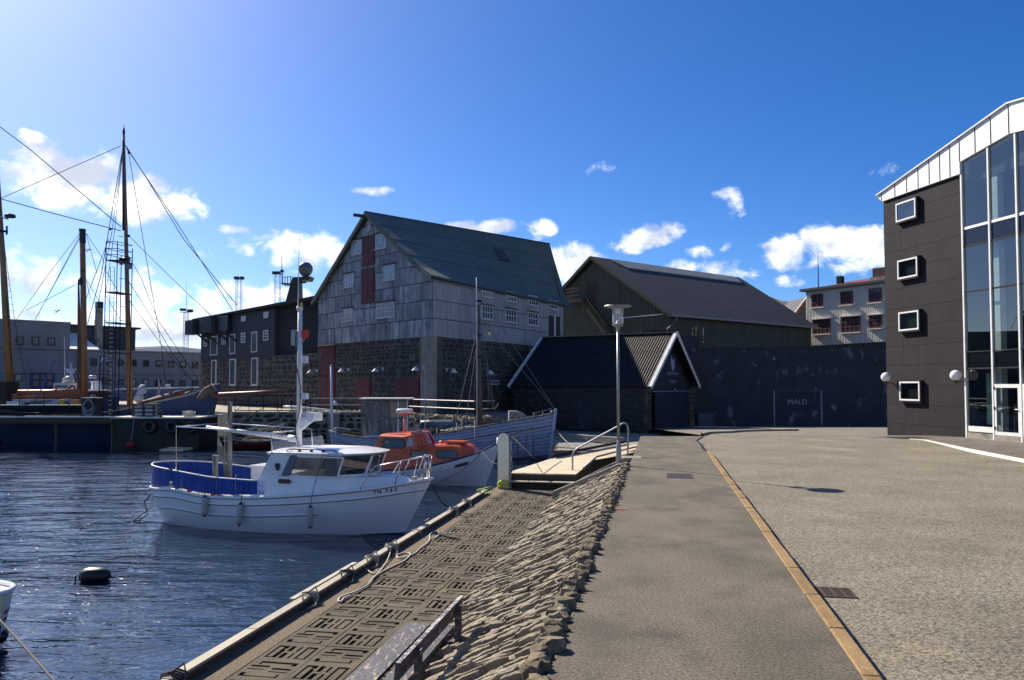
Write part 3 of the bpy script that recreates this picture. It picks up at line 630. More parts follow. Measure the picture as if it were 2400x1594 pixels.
# ---------------------------------------------------------------- supply pedestal
pq = G(1182,1145,ZD); pd = thing('supply_pedestal', 'round topped steel shore power pedestal at the corner of the quay', 'power pedestal', (pq.x,pq.y,ZD))
pf = Fr((pq.x-.20,pq.y,ZD), (1,-.12)); pts = [(0,0),(.34,0),(.34,1.50)]+[(.17+.17*cos(a), 1.50+.17*sin(a)) for a in [pi*i/12 for i in range(1,12)]]+[(0,1.50)]
m = MB(pf); m.prism(pts, 0, .035); autosmooth(m.build('front_plate', steel_bright, pd))
m = MB(pf); m.prism([(x*.94+.01 if x < .2 else x*.96, z*.985) for x, z in pts], .035, .26); autosmooth(m.build('body', dark_steel, pd))
for (x, z) in ((.17,1.60),(.08,1.49),(.26,1.49)):
    m = MB(pf); m.lathe((x,-.004,z),[(.012,0),(.012,.006)],8,'y'); m.build('bolt', rust, pd)
m = MB(pf); m.box(.335,.40,.06,.22,0,1.42); m.build('side_post', steel, pd)
for i, z in enumerate((1.0,.72,.62,.5)):
    m = MB(pf); m.box(.40,.43,.08,.18,z,z+.08); m.build('socket', navy if i != 0 else black_m, pd)
m = MB(pf); 
for i in range(4): m.torus((.10+.05*i,-.06-.01*i,.13+.02*(i % 2)), .10-.01*i, .024, ax=(.35*(i-1.5),1,.3), n=16)
tag(m.build('coiled_hose', mk('lime_hose', (.62,.66,.10), rough=.4), loc=pf.P(.15,-.1,0), smooth=True), 'yellow green hose coiled against the foot of the pedestal', 'hose')
# ---------------------------------------------------------------- bench
bn = thing('park_bench', 'worn dark painted bench on the low quay with its back to the slope', 'bench', PF.P(-2.5,7.4,ZD))
bench_m = mk('worn_bench_paint', (.035,.036,.05), (.06,.06,.075), scale=6, rough=.62, c3=(.36,.26,.18), s3=7, lo3=.56, hi3=.63, st3=(4,1.,4), bump=.5, bs=20)
bench_top = mk('peeling_top_edge', (.5,.47,.42), (.1,.1,.12), scale=14, lo=.45, hi=.55, rough=.8, bump=1, bs=40)
m = MB(PF); m.hexa([(-2.205,6.30,-.265),(-2.165,6.30,-.265),(-2.165,8.42,-.265),(-2.205,8.42,-.265),(-2.185,6.30,-.115),(-2.145,6.30,-.115),(-2.145,8.42,-.115),(-2.185,8.42,-.115)]); m.build('backrest', bench_m, bn)
m = MB(PF); m.box(-2.186,-2.144,6.301,8.419,-.1148,-.108); m.build('peeling_edge', bench_top, bn)
for (a, b_) in ((-2.83,-2.56),(-2.50,-2.28)):
    m = MB(PF); m.box(a,b_,6.1,8.55,-.515,-.475); m.build('seat_board', bench_m, bn)
for s in (6.72,8.12):
    m = MB(PF); m.hexa([(-2.17,s,-.80),(-2.11,s,-.80),(-2.11,s+.07,-.80),(-2.17,s+.07,-.80),(-2.16,s,-.14),(-2.10,s,-.14),(-2.10,s+.07,-.14),(-2.16,s+.07,-.14)]); m.build('back_post', bench_m, bn)
    m = MB(PF); m.box(-2.78,-2.70,s,s+.07,ZD,-.516); m.build('leg', bench_m, bn)
    m = MB(PF); m.box(-2.70,-2.14,s+.01,s+.06,-.59,-.52); m.build('bearer', bench_m, bn)
    m = MB(PF); m.box(-2.36,-2.28,s,s+.07,ZD+.1,-.516); m.build('leg', bench_m, bn)
# ================================================================ buildings
def rectpx(fr, L_, T, R_, B, y=0):
    xm, ym = (L_+R_)/2, (T+B)/2
    return fr.hit(L_, ym, y)[0], fr.hit(R_, ym, y)[0], fr.hit(xm, B, y)[1], fr.hit(xm, T, y)[1]
def window(th, fr, r, mf=white_paint, mg=glass_grey, nx=2, nz=3, fw=.06, out=.04, sill=True, bar=.03, name='window', lintel=None, glass_in=.02):
    x0, x1, z0, z1 = r; o = None
    m = MB(fr)
    for q in ((x0,x1,z0,z0+fw),(x0,x1,z1-fw,z1),(x0,x0+fw,z0+fw,z1-fw),(x1-fw,x1,z0+fw,z1-fw)): m.box(q[0],q[1],-out,0.01,q[2],q[3])
    o = m.build(name, mf, th)
    m = MB(fr); m.box(x0+fw,x1-fw,-out+glass_in,-out+glass_in+.01,z0+fw,z1-fw); m.build('pane', mg, o)
    if nx > 1 or nz > 1:
        m = MB(fr)
        for i in range(1, nx): x = x0+fw+(x1-x0-2*fw)*i/nx; m.box(x-bar/2,x+bar/2,-out+.004,-out+glass_in-.001,z0+fw,z1-fw)
        for i in range(1, nz): z = z0+fw+(z1-z0-2*fw)*i/nz; m.box(x0+fw,x1-fw,-out+.006,-out+glass_in-.0012,z-bar/2,z+bar/2)
        m.build('glazing_bars', mf, o)
    if sill: m = MB(fr); m.box(x0-.05,x1+.05,-out-.06,-.0,z0-.06,z0-.002); m.build('sill', mf, o)
    if lintel: m = MB(fr); m.box(x0-.08,x1+.08,-out-.06,0,z1+.002,z1+.09); m.build('lintel', lintel, o)
    return o
def door(th, fr, r, mt, out=.04, leaves=2, label=None, frame=None):
    x0, x1, z0, z1 = r; m = MB(fr); w_ = (x1-x0)/leaves
    for i in range(leaves): m.box(x0+w_*i+.015,x0+w_*(i+1)-.015,-out,.01,z0,z1)
    o = m.build('door', mt, th, label=label)
    m = MB(fr); m.box(x0-.06,x1+.06,-out+.02,0.008,z0,z1+.06); m.build('door_frame', frame or mt, o)
    for i in range(leaves):
        for z in (z0+(z1-z0)*.2, z0+(z1-z0)*.8): m = MB(fr); m.box(x0+w_*i+.06,x0+w_*(i+1)-.08,-out-.012,-out-.001,z-.02,z+.02); m.build('strap_hinge', black_m, o)
    return o
# rough wall stones shared by all the stone walls
def wstone(seed):
    rr = random.Random(seed); m = MB(); n = 9; f = []; b_ = []
    for k in range(n):
        a = 2*pi*k/n+rr.uniform(-.2,.2); c_, s_ = cos(a), sin(a); q = max(abs(c_), abs(s_))**.6; r = .5/q*rr.uniform(.68,1.04)
        f.append((r*c_*.86+rr.uniform(-.03,.03), -.5*rr.uniform(.6,1.1), r*s_*.86)); b_.append((r*c_, .3, r*s_))
    m.v = [Vector(q) for q in f+b_]+[Vector((rr.uniform(-.1,.1), -.5*rr.uniform(1,1.5), rr.uniform(-.1,.1)))]
    for k in range(n): m.f.append((k, (k+1) % n, n+(k+1) % n, n+k)); m.f.append(((k+1) % n, k, 2*n))
    return m
WS = [wstone(500+i) for i in range(7)]; WSM = [q.mesh('stone', stone_dark) for q in WS]
def stones_on(th, fr, x0, x1, z0, z1, sw, sh, avoid=(), limit=290, gap=.05, depth=.07, clip=None):
    M3 = Matrix(((fr.x.x, fr.y.x, fr.z.x), (fr.x.y, fr.y.y, fr.z.y), (fr.x.z, fr.y.z, fr.z.z))); z = z1; ct = 0; rest = MB(); far = []
    while z > z0+.05:
        h = min(sh*R.uniform(.6,1.35), z-z0); x = x0+R.uniform(0,.05)
        while x < x1-.08:
            w_ = min(sw*R.uniform(.55,1.5), x1-x); cx, cz = x+w_/2, z-h/2; x += w_
            if w_ < .1 or any(a-.03 < cx+w_*.35 and cx-w_*.35 < b_+.03 and c_-.03 < cz+h*.3 and cz-h*.3 < d_+.03 for a, b_, c_, d_ in avoid): continue
            if clip and not clip(cx, cz): continue
            if R.random() < .07: continue
            cz += R.uniform(-.12,.12)*h
            k = R.randrange(7); sc = (w_-gap*R.uniform(.6,1.6), depth, h-gap*R.uniform(.6,1.6)); p = fr.P(cx, 0, cz)
            if ct < limit: o = inst('stone', WSM[k], th, p, M=M3 @ Matrix.Rotation(R.uniform(-.22,.22), 3, 'Y'), sc=sc); ct += 1
            else:
                n0 = len(rest.v); rest.v += [fr.P(cx+v.x*sc[0], v.y*sc[1], cz+v.z*sc[2]) for v in WS[k].v]; rest.f += [tuple(j+n0 for j in f_) for f_ in WS[k].f]
        z -= h
    if rest.f: tag(rest.build('further_stones', stone_dark, th), kind='stuff')
# ---------------------------------------------------------------- tall green roofed warehouse
K = Vector((-5.08, 50.2, 0)); v1 = Vector((-.677,.736,0)); u1 = Vector((.736,.677,0)); GW = 14.99
Lc = K+v1*GW; T1 = thing('harbour_warehouse', 'tall old warehouse with green roof, grey sheet cladding and stone base', 'warehouse', (K.x, K.y, ZQ))
A1 = K+v1*7.73; gz = 14.57; ez = 9.05; zs = 5.36
fg = Fr2(Lc, K); RL = 18.2; AF = A1+u1*RL
rdir = Vector((.493,.870,0)); SL = 19.16; Rc = K+rdir*SL; fs_ = Fr2(K, Rc)
LF = Lc+u1*18.6
m = MB(); m.slab([(Lc.x,Lc.y),(K.x,K.y),(Rc.x,Rc.y),(LF.x,LF.y)], -.5, zs); 
m.build('stone_base', mortar, T1)
m = MB(); fr = fg; i_ = .12
m.add([fg.P(.05,.06,zs), fg.P(GW-.05,.06,zs), fg.P(GW-.05,.06,ez), fg.P(GW-7.73,.06,gz-.25), fg.P(.05,.06,ez)], [(0,1,2,3,4)])
m.add([fs_.P(0,.06,zs), fs_.P(SL,.06,zs), fs_.P(SL,.06,ez), fs_.P(0,.06,ez)], [(0,1,2,3)])
m.add([Vector((Rc.x,Rc.y,zs)), Vector((LF.x,LF.y,zs)), Vector((LF.x,LF.y,ez)), Vector((AF.x,AF.y,gz-.2)), Vector((Rc.x,Rc.y,ez))], [(0,1,2,3,4)])
m.add([Vector((LF.x,LF.y,zs)), Vector((Lc.x,Lc.y,zs)), Vector((Lc.x,Lc.y,ez)), Vector((LF.x,LF.y,ez))], [(0,1,2,3)])
m.build('wall', grey_dark, T1)
# roof with thickness and a kick at the eaves
def V3(p, z): return Vector((p.x, p.y, z))
on = -fg.y*-1  # inward
out_g = fg.y*-.35
E0 = K+out_g-(v1*.45); E0b = K+out_g+v1*1.6
def rooflet(name, a0, a1, b0, b1, mt, th_=.12):
    m = MB(); n_ = (a1-a0).cross(b0-a0).normalized(); n_ = n_ if n_.z > 0 else -n_
    q = [a0, a1, b1, b0]; m.add([p for p in q]+[p+n_*th_ for p in q], [(3,2,1,0),(4,5,6,7),(0,1,5,4),(1,2,6,5),(2,3,7,6),(3,0,4,7)]); return m
rg = out_g
near_ridge = V3(A1+rg, gz); far_ridge = V3(AF+u1*.3, gz)
near_kick = V3(K+rg+v1*.95, ez+.74); far_eave = fs_.P(SL+1.45,-.18,ez+.0); far_kick = fs_.P(SL+1.2,.3,ez+.62)
near_eave = V3(K+rg-v1*.22, ez+.10); 
m = MB()
def rsurf(u, v, up):
    a = near_ridge.lerp(far_ridge, u); k_ = near_kick.lerp(far_kick, u); e_ = near_eave.lerp(far_eave, u)
    if v < .84: q = a.lerp(k_, v/.84)
    else: q = k_.lerp(e_, (v-.84)/.16)
    return q+Vector((0, 0, up))
for up in (0, .13):
    k_ = len(m.v); NU, NV = 40, 25; m.v += [rsurf(i/NU, j/NV, up) for j in range(NV+1) for i in range(NU+1)]
    m.f += [(k_+j*(NU+1)+i, k_+j*(NU+1)+i+1, k_+(j+1)*(NU+1)+i+1, k_+(j+1)*(NU+1)+i) for j in range(NV) for i in range(NU)]
for uu in (0, 1):
    for j in range(NV): k_ = len(m.v); m.v += [rsurf(uu, j/NV, 0), rsurf(uu, (j+1)/NV, 0), rsurf(uu, (j+1)/NV, .13), rsurf(uu, j/NV, .13)]; m.f.append((k_, k_+1, k_+2, k_+3))
k_ = len(m.v); m.v += [rsurf(0,1,0), rsurf(1,1,0), rsurf(1,1,.13), rsurf(0,1,.13)]; m.f.append((k_, k_+1, k_+2, k_+3))
mR = m.build('roof', roof_green, T1); autosmooth(mR, 25)
for v in (.22,.44,.66):
    m = MB(); m.tube([tuple(rsurf(i/20, v, .135)) for i in range(21)], .018, 4); m.build('roof_lap', roof_dark, mR)
m = MB(); a0, a1, b0, b1 = near_ridge, far_ridge, V3(Lc+rg+v1*.5, ez-.35), V3(LF+v1*.5, ez-.35); m2 = rooflet('r', a0, a1, b0, b1, roof_green); m.v += m2.v; m.f += m2.f
m.build('rear_roof', roof_green, T1); ro = mR
m = MB(); m.bar(tuple(near_ridge+Vector((0,0,.1))), tuple(far_ridge+Vector((0,0,.1))), .2, .06); m.build('ridge_cap', grey_dark, ro)
for (a, b_) in ((near_ridge, near_kick), (near_kick, near_eave), (near_ridge, V3(Lc+rg+v1*.5, ez-.35))):
    m = MB(); m.bar(tuple(a+Vector((0,0,-.10))), tuple(b_+Vector((0,0,-.10))), .10, .22); m.build('bargeboard', timber_weather, ro)
m = MB(); m.tube([tuple(near_eave+Vector((-.0,-.05,-.03))), tuple(far_eave+Vector((0,-.05,-.03)))], .07, 6); m.build('gutter', grey_dark, ro)
m = MB(); q = near_ridge.lerp(far_ridge,.62).lerp(near_kick.lerp(far_kick,.62),.40); rx_ = (far_ridge-near_ridge).normalized(); ry_ = (near_kick.lerp(far_kick,.6)-near_ridge.lerp(far_ridge,.6)).normalized(); nn = rx_.cross(ry_).normalized(); nn = nn if nn.z > 0 else -nn
c_ = [q-rx_*.5-ry_*.65, q+rx_*.5-ry_*.65, q+rx_*.5+ry_*.65, q-rx_*.5+ry_*.65]; m.add([p+nn*.1 for p in c_]+[p+nn*.2 for p in c_], [(4,5,6,7),(0,1,5,4),(1,2,6,5),(2,3,7,6),(3,0,4,7)]); m.build('roof_hatch', grey_dark, ro)
m = MB(); m.bar(tuple(near_ridge+Vector((0,0,-.25))), tuple(near_ridge-fg.y*.9+Vector((0,0,-.28))), .2, .2); m.build('hoist_beam', timber_dark, T1)
# cladding sheets
rowh = 1.195
def gtop(x):
    ax = GW-7.73
    return ez+(gz-.25-ez)*(x/ax) if x < ax else ez+(gz-.25-ez)*((GW-x)/7.73)
k = 0; z = zs
while z < gz-.4:
    z1 = z+rowh-.045; x = .04
    first = True
    while x < GW-.06:
        w_ = 1.245+R.uniform(-.02,.02); x1 = min(x+w_, GW-.05)
        t0, t1 = gtop(x), gtop(x1); tm = gtop(min(max(GW-7.73, x), x1))
        if max(t0, t1, tm) > z+.08:
            if min(t0, t1) >= z1: poly = [(x,z),(x1-.028,z),(x1-.028,z1),(x,z1)]
            else:
                poly = [(x,z)]
                if t1 > z: poly += [(x1-.028,z),(x1-.02,min(t1,z1))]
                else: poly += [(x+(x1-x)*(t0-z)/(t0-t1), z)]
                if x < GW-7.73 < x1: poly += [(GW-7.73, min(tm, z1))]
                if t0 > z: poly += [(x,min(t0,z1))]
                else: poly = [(x1-(x1-x)*(t1-z)/(t1-t0), z)]+poly[1:]
                if t0 > z1 > t1: pass
            if len(poly) >= 3:
                m = MB(fg); d = R.uniform(.0,.012); m.prism(poly, -.03-d, .05); m.build('panel', clad_w1, T1)
        x = x1
    z += rowh
z = zs
while z < ez-.1:
    z1 = min(z+rowh-.045, ez-.02); x = .0
    while x < SL-.05:
        x1 = min(x+1.5*R.uniform(.95,1.05), SL); m = MB(fs_); m.box(x+.006,x1-.008,-.03-R.uniform(0,.01),.05,z,z1); m.build('panel', clad_w1s, T1); x = x1
    z += rowh
def zc4(x, y): return 700+x/3.015, 480+y/3.015
def r4(a, b_, c_, d_):
    l, t = zc4(a, b_); r, b2 = zc4(c_, d_); return rectpx(fg, l, t, r, b2)
win_clad = mk('pale_window_paint', (.50,.51,.50), (.68,.68,.66), scale=6, rough=.7)
g_pale = mk('cloudy_window_glass', (.22,.25,.27), (.46,.48,.48), scale=6, rough=.12, spec=.8)
for q, nx in (((490,118,515,183),2),((382,250,452,350),4),((548,203,626,310),4),((325,487,395,583),4),((603,425,685,535),4),((320,733,387,823),4),((555,690,680,797),6)):
    r = r4(*q); window(T1, fg, r, win_clad, g_pale, nx, 3 if nx > 2 else 2, fw=.07, out=.10, lintel=timber_dark if nx > 2 else None, bar=.045, glass_in=.03)
door(T1, fg, r4(457,222,541,430), red_paint, out=.09); door(T1, fg, r4(450,453,537,697), red_paint, out=.09)
ft = Fr2(Lc, K); av = []
for q in ((165,1005,257,1205),(165,1215,257,1440),(410,1232,508,1452),(690,1230,855,1475)):
    r = r4(*q); r = (r[0], r[1], max(r[2], ZQ), r[3]); av.append(r); door(T1, fg, r, red_paint, out=.10)
m = MB(fg); m.box(av[0][0]-.1, av[0][1]+.15, -.35, -.11, av[0][3]+.09, av[0][3]+.16); m.build('door_hood', timber, T1)
av.append((GW-1.35, GW, 0, 6)); 
m = MB(fg); m.box(GW-1.3, GW+.02, -.05, .3, ZQ-.2, zs-.02); m.build('corner_pier', conc, T1)
stones_on(T1, fg, .1, GW-1.3, ZQ, zs-.05, .52, .33, avoid=av, limit=150)
stones_on(T1, fs_, 1.0, SL, ZQ, zs-.05, .55, .34, avoid=[(6.9,7.9,0,3.0)], limit=120)
def r5(a, b_, c_, d_):
    return rectpx(fs_, 980+a/3.014, 480+b_/3.014, 980+c_/3.014, 480+d_/3.014)
for q in ((445,583,525,655),(615,615,690,685),(775,643,840,712),(917,675,978,738)): window(T1, fs_, r5(*q), win_clad, glass_grey, 4, 2, fw=.07, out=.10, bar=.06, glass_in=.03)
for q in ((445,712,522,810),(612,738,688,832),(770,760,838,853)): window(T1, fs_, r5(*q), win_clad, glass_grey, 4, 2, fw=.08, out=.10, bar=.07, glass_in=.03, lintel=red_paint)
r = r5(917,785,1000,940); dd = door(T1, fs_, r, black_m, out=.06, leaves=2, frame=win_clad)
m = MB(fs_); m.box(r[0]+.45*(r[1]-r[0]), r[0]+.58*(r[1]-r[0]), -.1, 0, r[2], r[3]); m.build('door_post', win_clad, dd)
r = r5(510,1240,565,1272); window(T1, fs_, r, white_paint, glass_grey, 4, 1, fw=.05, out=.08, sill=False)
door(T1, fs_, (7.0,7.85,ZQ,2.55), timber_dark, out=.06, leaves=1)
m = MB(fs_); m.box(6.8,8.0,-.06,0,2.9,2.98); m.build('ledge', conc, T1)
def wall_lamp(fr, px, py, label, side=1):
    x, z = fr.hit(px, py); L_ = thing('wall_lamp', label, 'wall lamp', fr.P(x, 0, z), 'white enamel lamps along the warehouse wall')
    m = MB(fr); m.tube([(x+.35*side,0,z+.05),(x+.34*side,-.22,z+.10),(x+.2*side,-.4,z+.18),(x+.0,-.45,z+.15)], .022, 6); m.build('bracket', steel, L_)
    m = MB(fr); m.box(x+.27*side-.05,x+.27*side+.12,-.08,0,z-.02,z+.18); m.build('junction_box', white_paint, L_)
    m = MB(fr); m.lathe((x,-.45,z),[(.02,.16),(.09,.12),(.14,.03),(.26,-.08),(.27,-.11)],14); autosmooth(m.build('enamel_shade', white_paint, L_))
fb3 = Fr2(K+v1*39.25, Lc)
wall_lamp(fg, *zc4(118,1180), 'white enamel wall lamp left of the tall red doors'); wall_lamp(fg, *zc4(340,1172), 'white enamel wall lamp between the tall and the low red doors')
wall_lamp(fg, *zc4(583,1168), 'white enamel wall lamp left of the wide red double door'); wall_lamp(fg, *zc4(866,1160), 'white enamel wall lamp above the right edge of the wide red door')
wall_lamp(fs_, *zc4(1055,1175), 'white enamel wall lamp round the corner on the shaded side wall', -1); wall_lamp(fs_, 980+475/3.014, 480+1185/3.014, 'white enamel wall lamp behind the old boat mast')
for n_, (a, b_) in enumerate(((570,1265),(572,1310))): pass
# ---------------------------------------------------------------- long charcoal warehouse
B3L = K+v1*39.25+fg.y*.15; B3R = Lc+fg.y*.15-v1*-.02; fb = Fr2(B3L, B3R); BW = (B3R-B3L).length
T2 = thing('charcoal_warehouse', 'long charcoal clad warehouse on a rubble stone ground floor', 'warehouse', fb.P(BW/2,0,ZQ))
xs_ = fb.hit(645, 760)[0]; zb = 4.76; zt = 8.85
m = MB(fb); m.box(0, BW, 0, 12, -.5, zb); m.build('stone_storey', mortar, T2)
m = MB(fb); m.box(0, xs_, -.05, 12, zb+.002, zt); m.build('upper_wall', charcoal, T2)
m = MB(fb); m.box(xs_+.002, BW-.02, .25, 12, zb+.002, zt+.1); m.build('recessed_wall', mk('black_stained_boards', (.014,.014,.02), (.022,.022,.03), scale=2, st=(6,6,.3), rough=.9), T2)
m = MB(fb); m.prism([(-1.1,zt-.02),(BW-.05,zt+.18),(BW-.05,zt+.36),(-1.1,zt+.12)], -.55, 12.5); m.build('roof', roof_dark, T2)
def r3(a, b_, c_, d_): return rectpx(fb, 400+a/3.92, 600+b_/3.92, 400+c_/3.92, 600+d_/3.92)
avo = []
for q in ((308,750,341,830),(477,730,511,813),(654,706,691,797),(858,682,902,776),(657,552,695,600),(862,515,905,570)): window(T2, fb, r3(*q), white_paint, glass_grey, 2, 3, fw=.08, out=.11, sill=False, bar=.06, glass_in=.03)
g_blue = mk('grey_blue_glass', (.07,.085,.095), (.13,.15,.16), scale=1, rough=.12, spec=.8)
for q in ((373,738,437,912),(550,718,599,900),(750,695,802,885)): window(T2, fb, r3(*q), white_paint, g_blue, 1, 1, fw=.09, out=.12, sill=False)
for q in ((383,955,424,1183),(550,945,602,1187),(750,935,805,1187)):
    r = r3(*q); avo.append(r); window(T2, fb, r, white_paint, g_blue, 1, 1, fw=.10, out=.12, sill=True)
stones_on(T2, fb, .1, BW-.1, ZQ, zb-.03, .72, .42, avoid=avo, limit=250, gap=.1)
# the projecting hoist housing under the eaves
hz0, hz1 = r3(215,600,283,677)[2:]; xx = [fb.hit(400+p/3.92, 760)[0] for p in (215,283,375,458,570)]
for (a, b_, mt, o_) in ((xx[0],xx[1],charcoal,.9),(xx[1]+.01,xx[2]-.01,black_m,.5),(xx[2],xx[3],charcoal,.9),(xx[3]+.01,xx[4],black_m,.5)):
    m = MB(fb); m.box(a, b_, -o_, -.055, 7.36, zt-.03); m.build('hoist_housing', mt, T2)
for p in ((310,370),(375,438),(490,545),(548,615)):
    a = fb.hit(400+p[0]/3.92, 772)[0]; b_ = fb.hit(400+p[1]/3.92, 785)[0]; m = MB(fb); m.bar((a,-.7,7.33),(b_,-.06,6.25),.14,.14); m.build('strut', black_m, T2)
# ---------------------------------------------------------------- boarded warehouse with the dark roof
C2 = Vector((14.19,70,0)); u2 = Vector((.783,.622,0)); v2 = Vector((-.622,.783,0)); H2 = 9.63; L2 = 23.3
T3 = thing('boarded_warehouse', 'broad dark roofed warehouse with olive boarding behind the tarred wall', 'warehouse', (C2.x, C2.y, ZQ))
gz2, ez2 = 14.9, 8.65
G2 = Fr2(C2+v2*2*H2, C2); S2 = Fr2(C2, C2+u2*L2)
m = MB(G2); m.prism([(0,-.5),(2*H2,-.5),(2*H2,ez2),(H2,gz2-.25),(0,ez2)], 0, L2); m.build('wall', wood_olive, T3)
# vertical boards of the gable and side
nb = 46
for i in range(nb):
    x0 = 2*H2*i/nb; x1 = 2*H2*(i+1)/nb-.025; t = lambda x: ez2+(gz2-.3-ez2)*(1-abs(x-H2)/H2)
    m = MB(G2); m.prism([(x0,.2),(x1,.2),(x1,t(x1)),(x0,t(x0))], -.035, .01); m.build('board', wood_olive, T3)
for i in range(56):
    x0 = L2*i/56; m = MB(S2); m.box(x0,x0+L2/56-.03,-.035,.01,.2,ez2-.1); m.build('board', wood_olive, T3)
m = MB()
rd = rooflet('r', V3(C2+v2*H2-u2*.5, gz2), V3(C2+v2*H2+u2*(L2+.6), gz2), V3(C2-v2*.5-u2*.5, ez2-.30), V3(C2-v2*.5+u2*(L2+.6), ez2-.30), roof_dark, .14)
r2_ = rooflet('r', V3(C2+v2*H2-u2*.5, gz2), V3(C2+v2*H2+u2*(L2+.6), gz2), V3(C2+v2*(2*H2+.5)-u2*.5, ez2-.30), V3(C2+v2*(2*H2+.5)+u2*(L2+.6), ez2-.30), roof_dark, .14)
n0 = len(rd.v); rd.v += r2_.v; rd.f += [tuple(i+n0 for i in f) for f in r2_.f]; ro = rd.build('roof', roof_dark, T3)
def rp(u, d):   # point on the right roof slope: u along, d down from the ridge 0..1
    a = V3(C2+v2*H2+u2*u, gz2+.14); b_ = V3(C2-v2*.5+u2*u, ez2-.30+.14); return a.lerp(b_, d)
m = MB(); q = [rp(1.9,.035), rp(L2-.4,.03), rp(L2-1.0,.15), rp(3.0,.17)]; m.add([p+Vector((0,0,.02)) for p in q]+[p+Vector((0,0,.12)) for p in q], [(4,5,6,7),(0,1,5,4),(1,2,6,5),(2,3,7,6),(3,0,4,7)]); m.build('ridge_light', mk('pale_ridge_sheet', (.30,.285,.23), (.42,.40,.32), scale=2, rough=.6), ro)
for a, b_ in ((V3(C2+v2*H2-u2*.52, gz2+.02), V3(C2-v2*.5-u2*.52, ez2-.28)), (V3(C2+v2*H2-u2*.52, gz2+.02), V3(C2+v2*(2*H2+.5)-u2*.52, ez2-.28))):
    m = MB(); m.bar(tuple(a), tuple(b_), .06, .3); m.build('bargeboard', timber_dark, ro)
m = MB(); a = rp(-.5,1.0); b_ = rp(L2+.6,1.0); m.tube([tuple(a+Vector((0,-.07,-.1))), tuple(b_+Vector((0,-.07,-.1)))], .085, 8); m.build('gutter', mk('grey_gutter', (.25,.24,.24), rough=.5), ro)
m = MB(); q = rp(.3,1.0); m.tube([tuple(q+Vector((0,-.07,-.12))), tuple(q+Vector((.0,-.02,-.5))), tuple(Vector((C2.x-.25,C2.y-.05,ez2-1.4))), (C2.x-.25,C2.y-.05,1)], .05, 8); m.build('downpipe', mk('grey_pipe', (.22,.23,.25), rough=.5), T3)
a = G2.hit(1440,746); b_ = G2.hit(1556,736); m = MB(G2); m.box(G2.hit(1450,745)[0], b_[0], -.16, -.036, b_[1]-.06, b_[1]+.02); m.build('ledge_board', white_paint, T3)
r = rectpx(G2, 1376.7,663,1395.7,712); door(T3, G2, r, timber_dark, out=.06, leaves=1)
es = None
a = G2.hit(1379,700); b_ = G2.hit(1440,783)
for o_ in (-.1,-1.1):
    m = MB(G2); m.bar((a[0],o_,a[1]-.2),(b_[0],o_,b_[1]-.2),.08,.3); so = m.build('stair_stringer', timber_dark, T3)
m = MB(G2); m.bar((a[0],-1.1,a[1]+.8),(b_[0],-1.1,b_[1]+.8),.08,.1); m.build('stair_rail', timber_dark, T3)
for i in range(14):
    q = i/13; m = MB(G2); x = a[0]+(b_[0]-a[0])*q; z = a[1]-.1+(b_[1]-a[1])*q; m.box(x-.12,x+.14,-1.06,-.14,z-.03,z); m.build('stair_tread', timber_dark, T3)
m = MB(G2); m.box(a[0]-2.2,a[0]+.4,-1.2,-.04,a[1]-.35,a[1]-.2); m.build('stair_landing', timber_dark, T3)
for z in (.1,.5,.9,1.2): m = MB(G2); m.box(a[0]-2.2,a[0]-.1,-1.2,-1.15,a[1]+z-.25,a[1]+z-.12); m.build('landing_rail', timber_dark, T3)
# ---------------------------------------------------------------- corrugated boathouse
ug = Vector((.527,.85,0)).normalized(); ul = Vector((-.85,.527,0)).normalized(); AP = Vector((11.29,55,0)); HW = 4.9; SLn = 10.4
T4 = thing('boathouse', 'black corrugated boathouse with steep roof and white verge boards', 'boathouse', (AP.x, AP.y, -.7))
az_, ez_ = 5.88, 2.1; wz = ez_+.15; IW = HW-.25
NB = AP-ug*IW; fgb = Fr2(NB, AP+ug*IW); fsb = Fr2(NB+ul*SLn, NB)
m = MB(fgb); m.prism([(0,-1.2),(2*IW,-1.2),(2*IW,wz-.1),(IW,az_-.12),(0,wz-.1)], .25, SLn); m.build('gable_wall', mk('tarred_boards', (.008,.009,.014), (.014,.015,.022), scale=3, st=(8,8,.3), rough=.6), T4)
m = MB(fsb); m.box(0, SLn, .02, .5, -1.2, wz-.2); m.build('stone_wall', mortar, T4)
m = MB(fgb); m.box(-.0,.75,.02,.3,-1.2,1.9); m.build('stone_wall', mortar, T4)
m = MB(fgb); m.box(2*IW-.9,2*IW,.02,.3,-1.2,1.9); m.build('stone_wall', mortar, T4)
nichex = fsb.hit(1355, 960)[0], fsb.hit(1388, 960)[0]
stones_on(T4, fsb, .05, SLn-.02, -1.1, wz-.25, .6, .32, avoid=[(nichex[0],nichex[1],-1,1.25)], limit=190, gap=.045, depth=.09)
stones_on(T4, Fr2(NB-ul*-.0, NB+ug*1), .02, .72, -.4, 1.9, .42, .26, limit=30, depth=.09)
stones_on(T4, fgb, 2*IW-.88, 2*IW-.02, -.4, 1.9, .42, .26, limit=30, depth=.09)
m = MB(fsb); m.box(nichex[0],nichex[1],-.03,.03,-.8,1.2); m.build('blocked_doorway', conc_dark, T4)
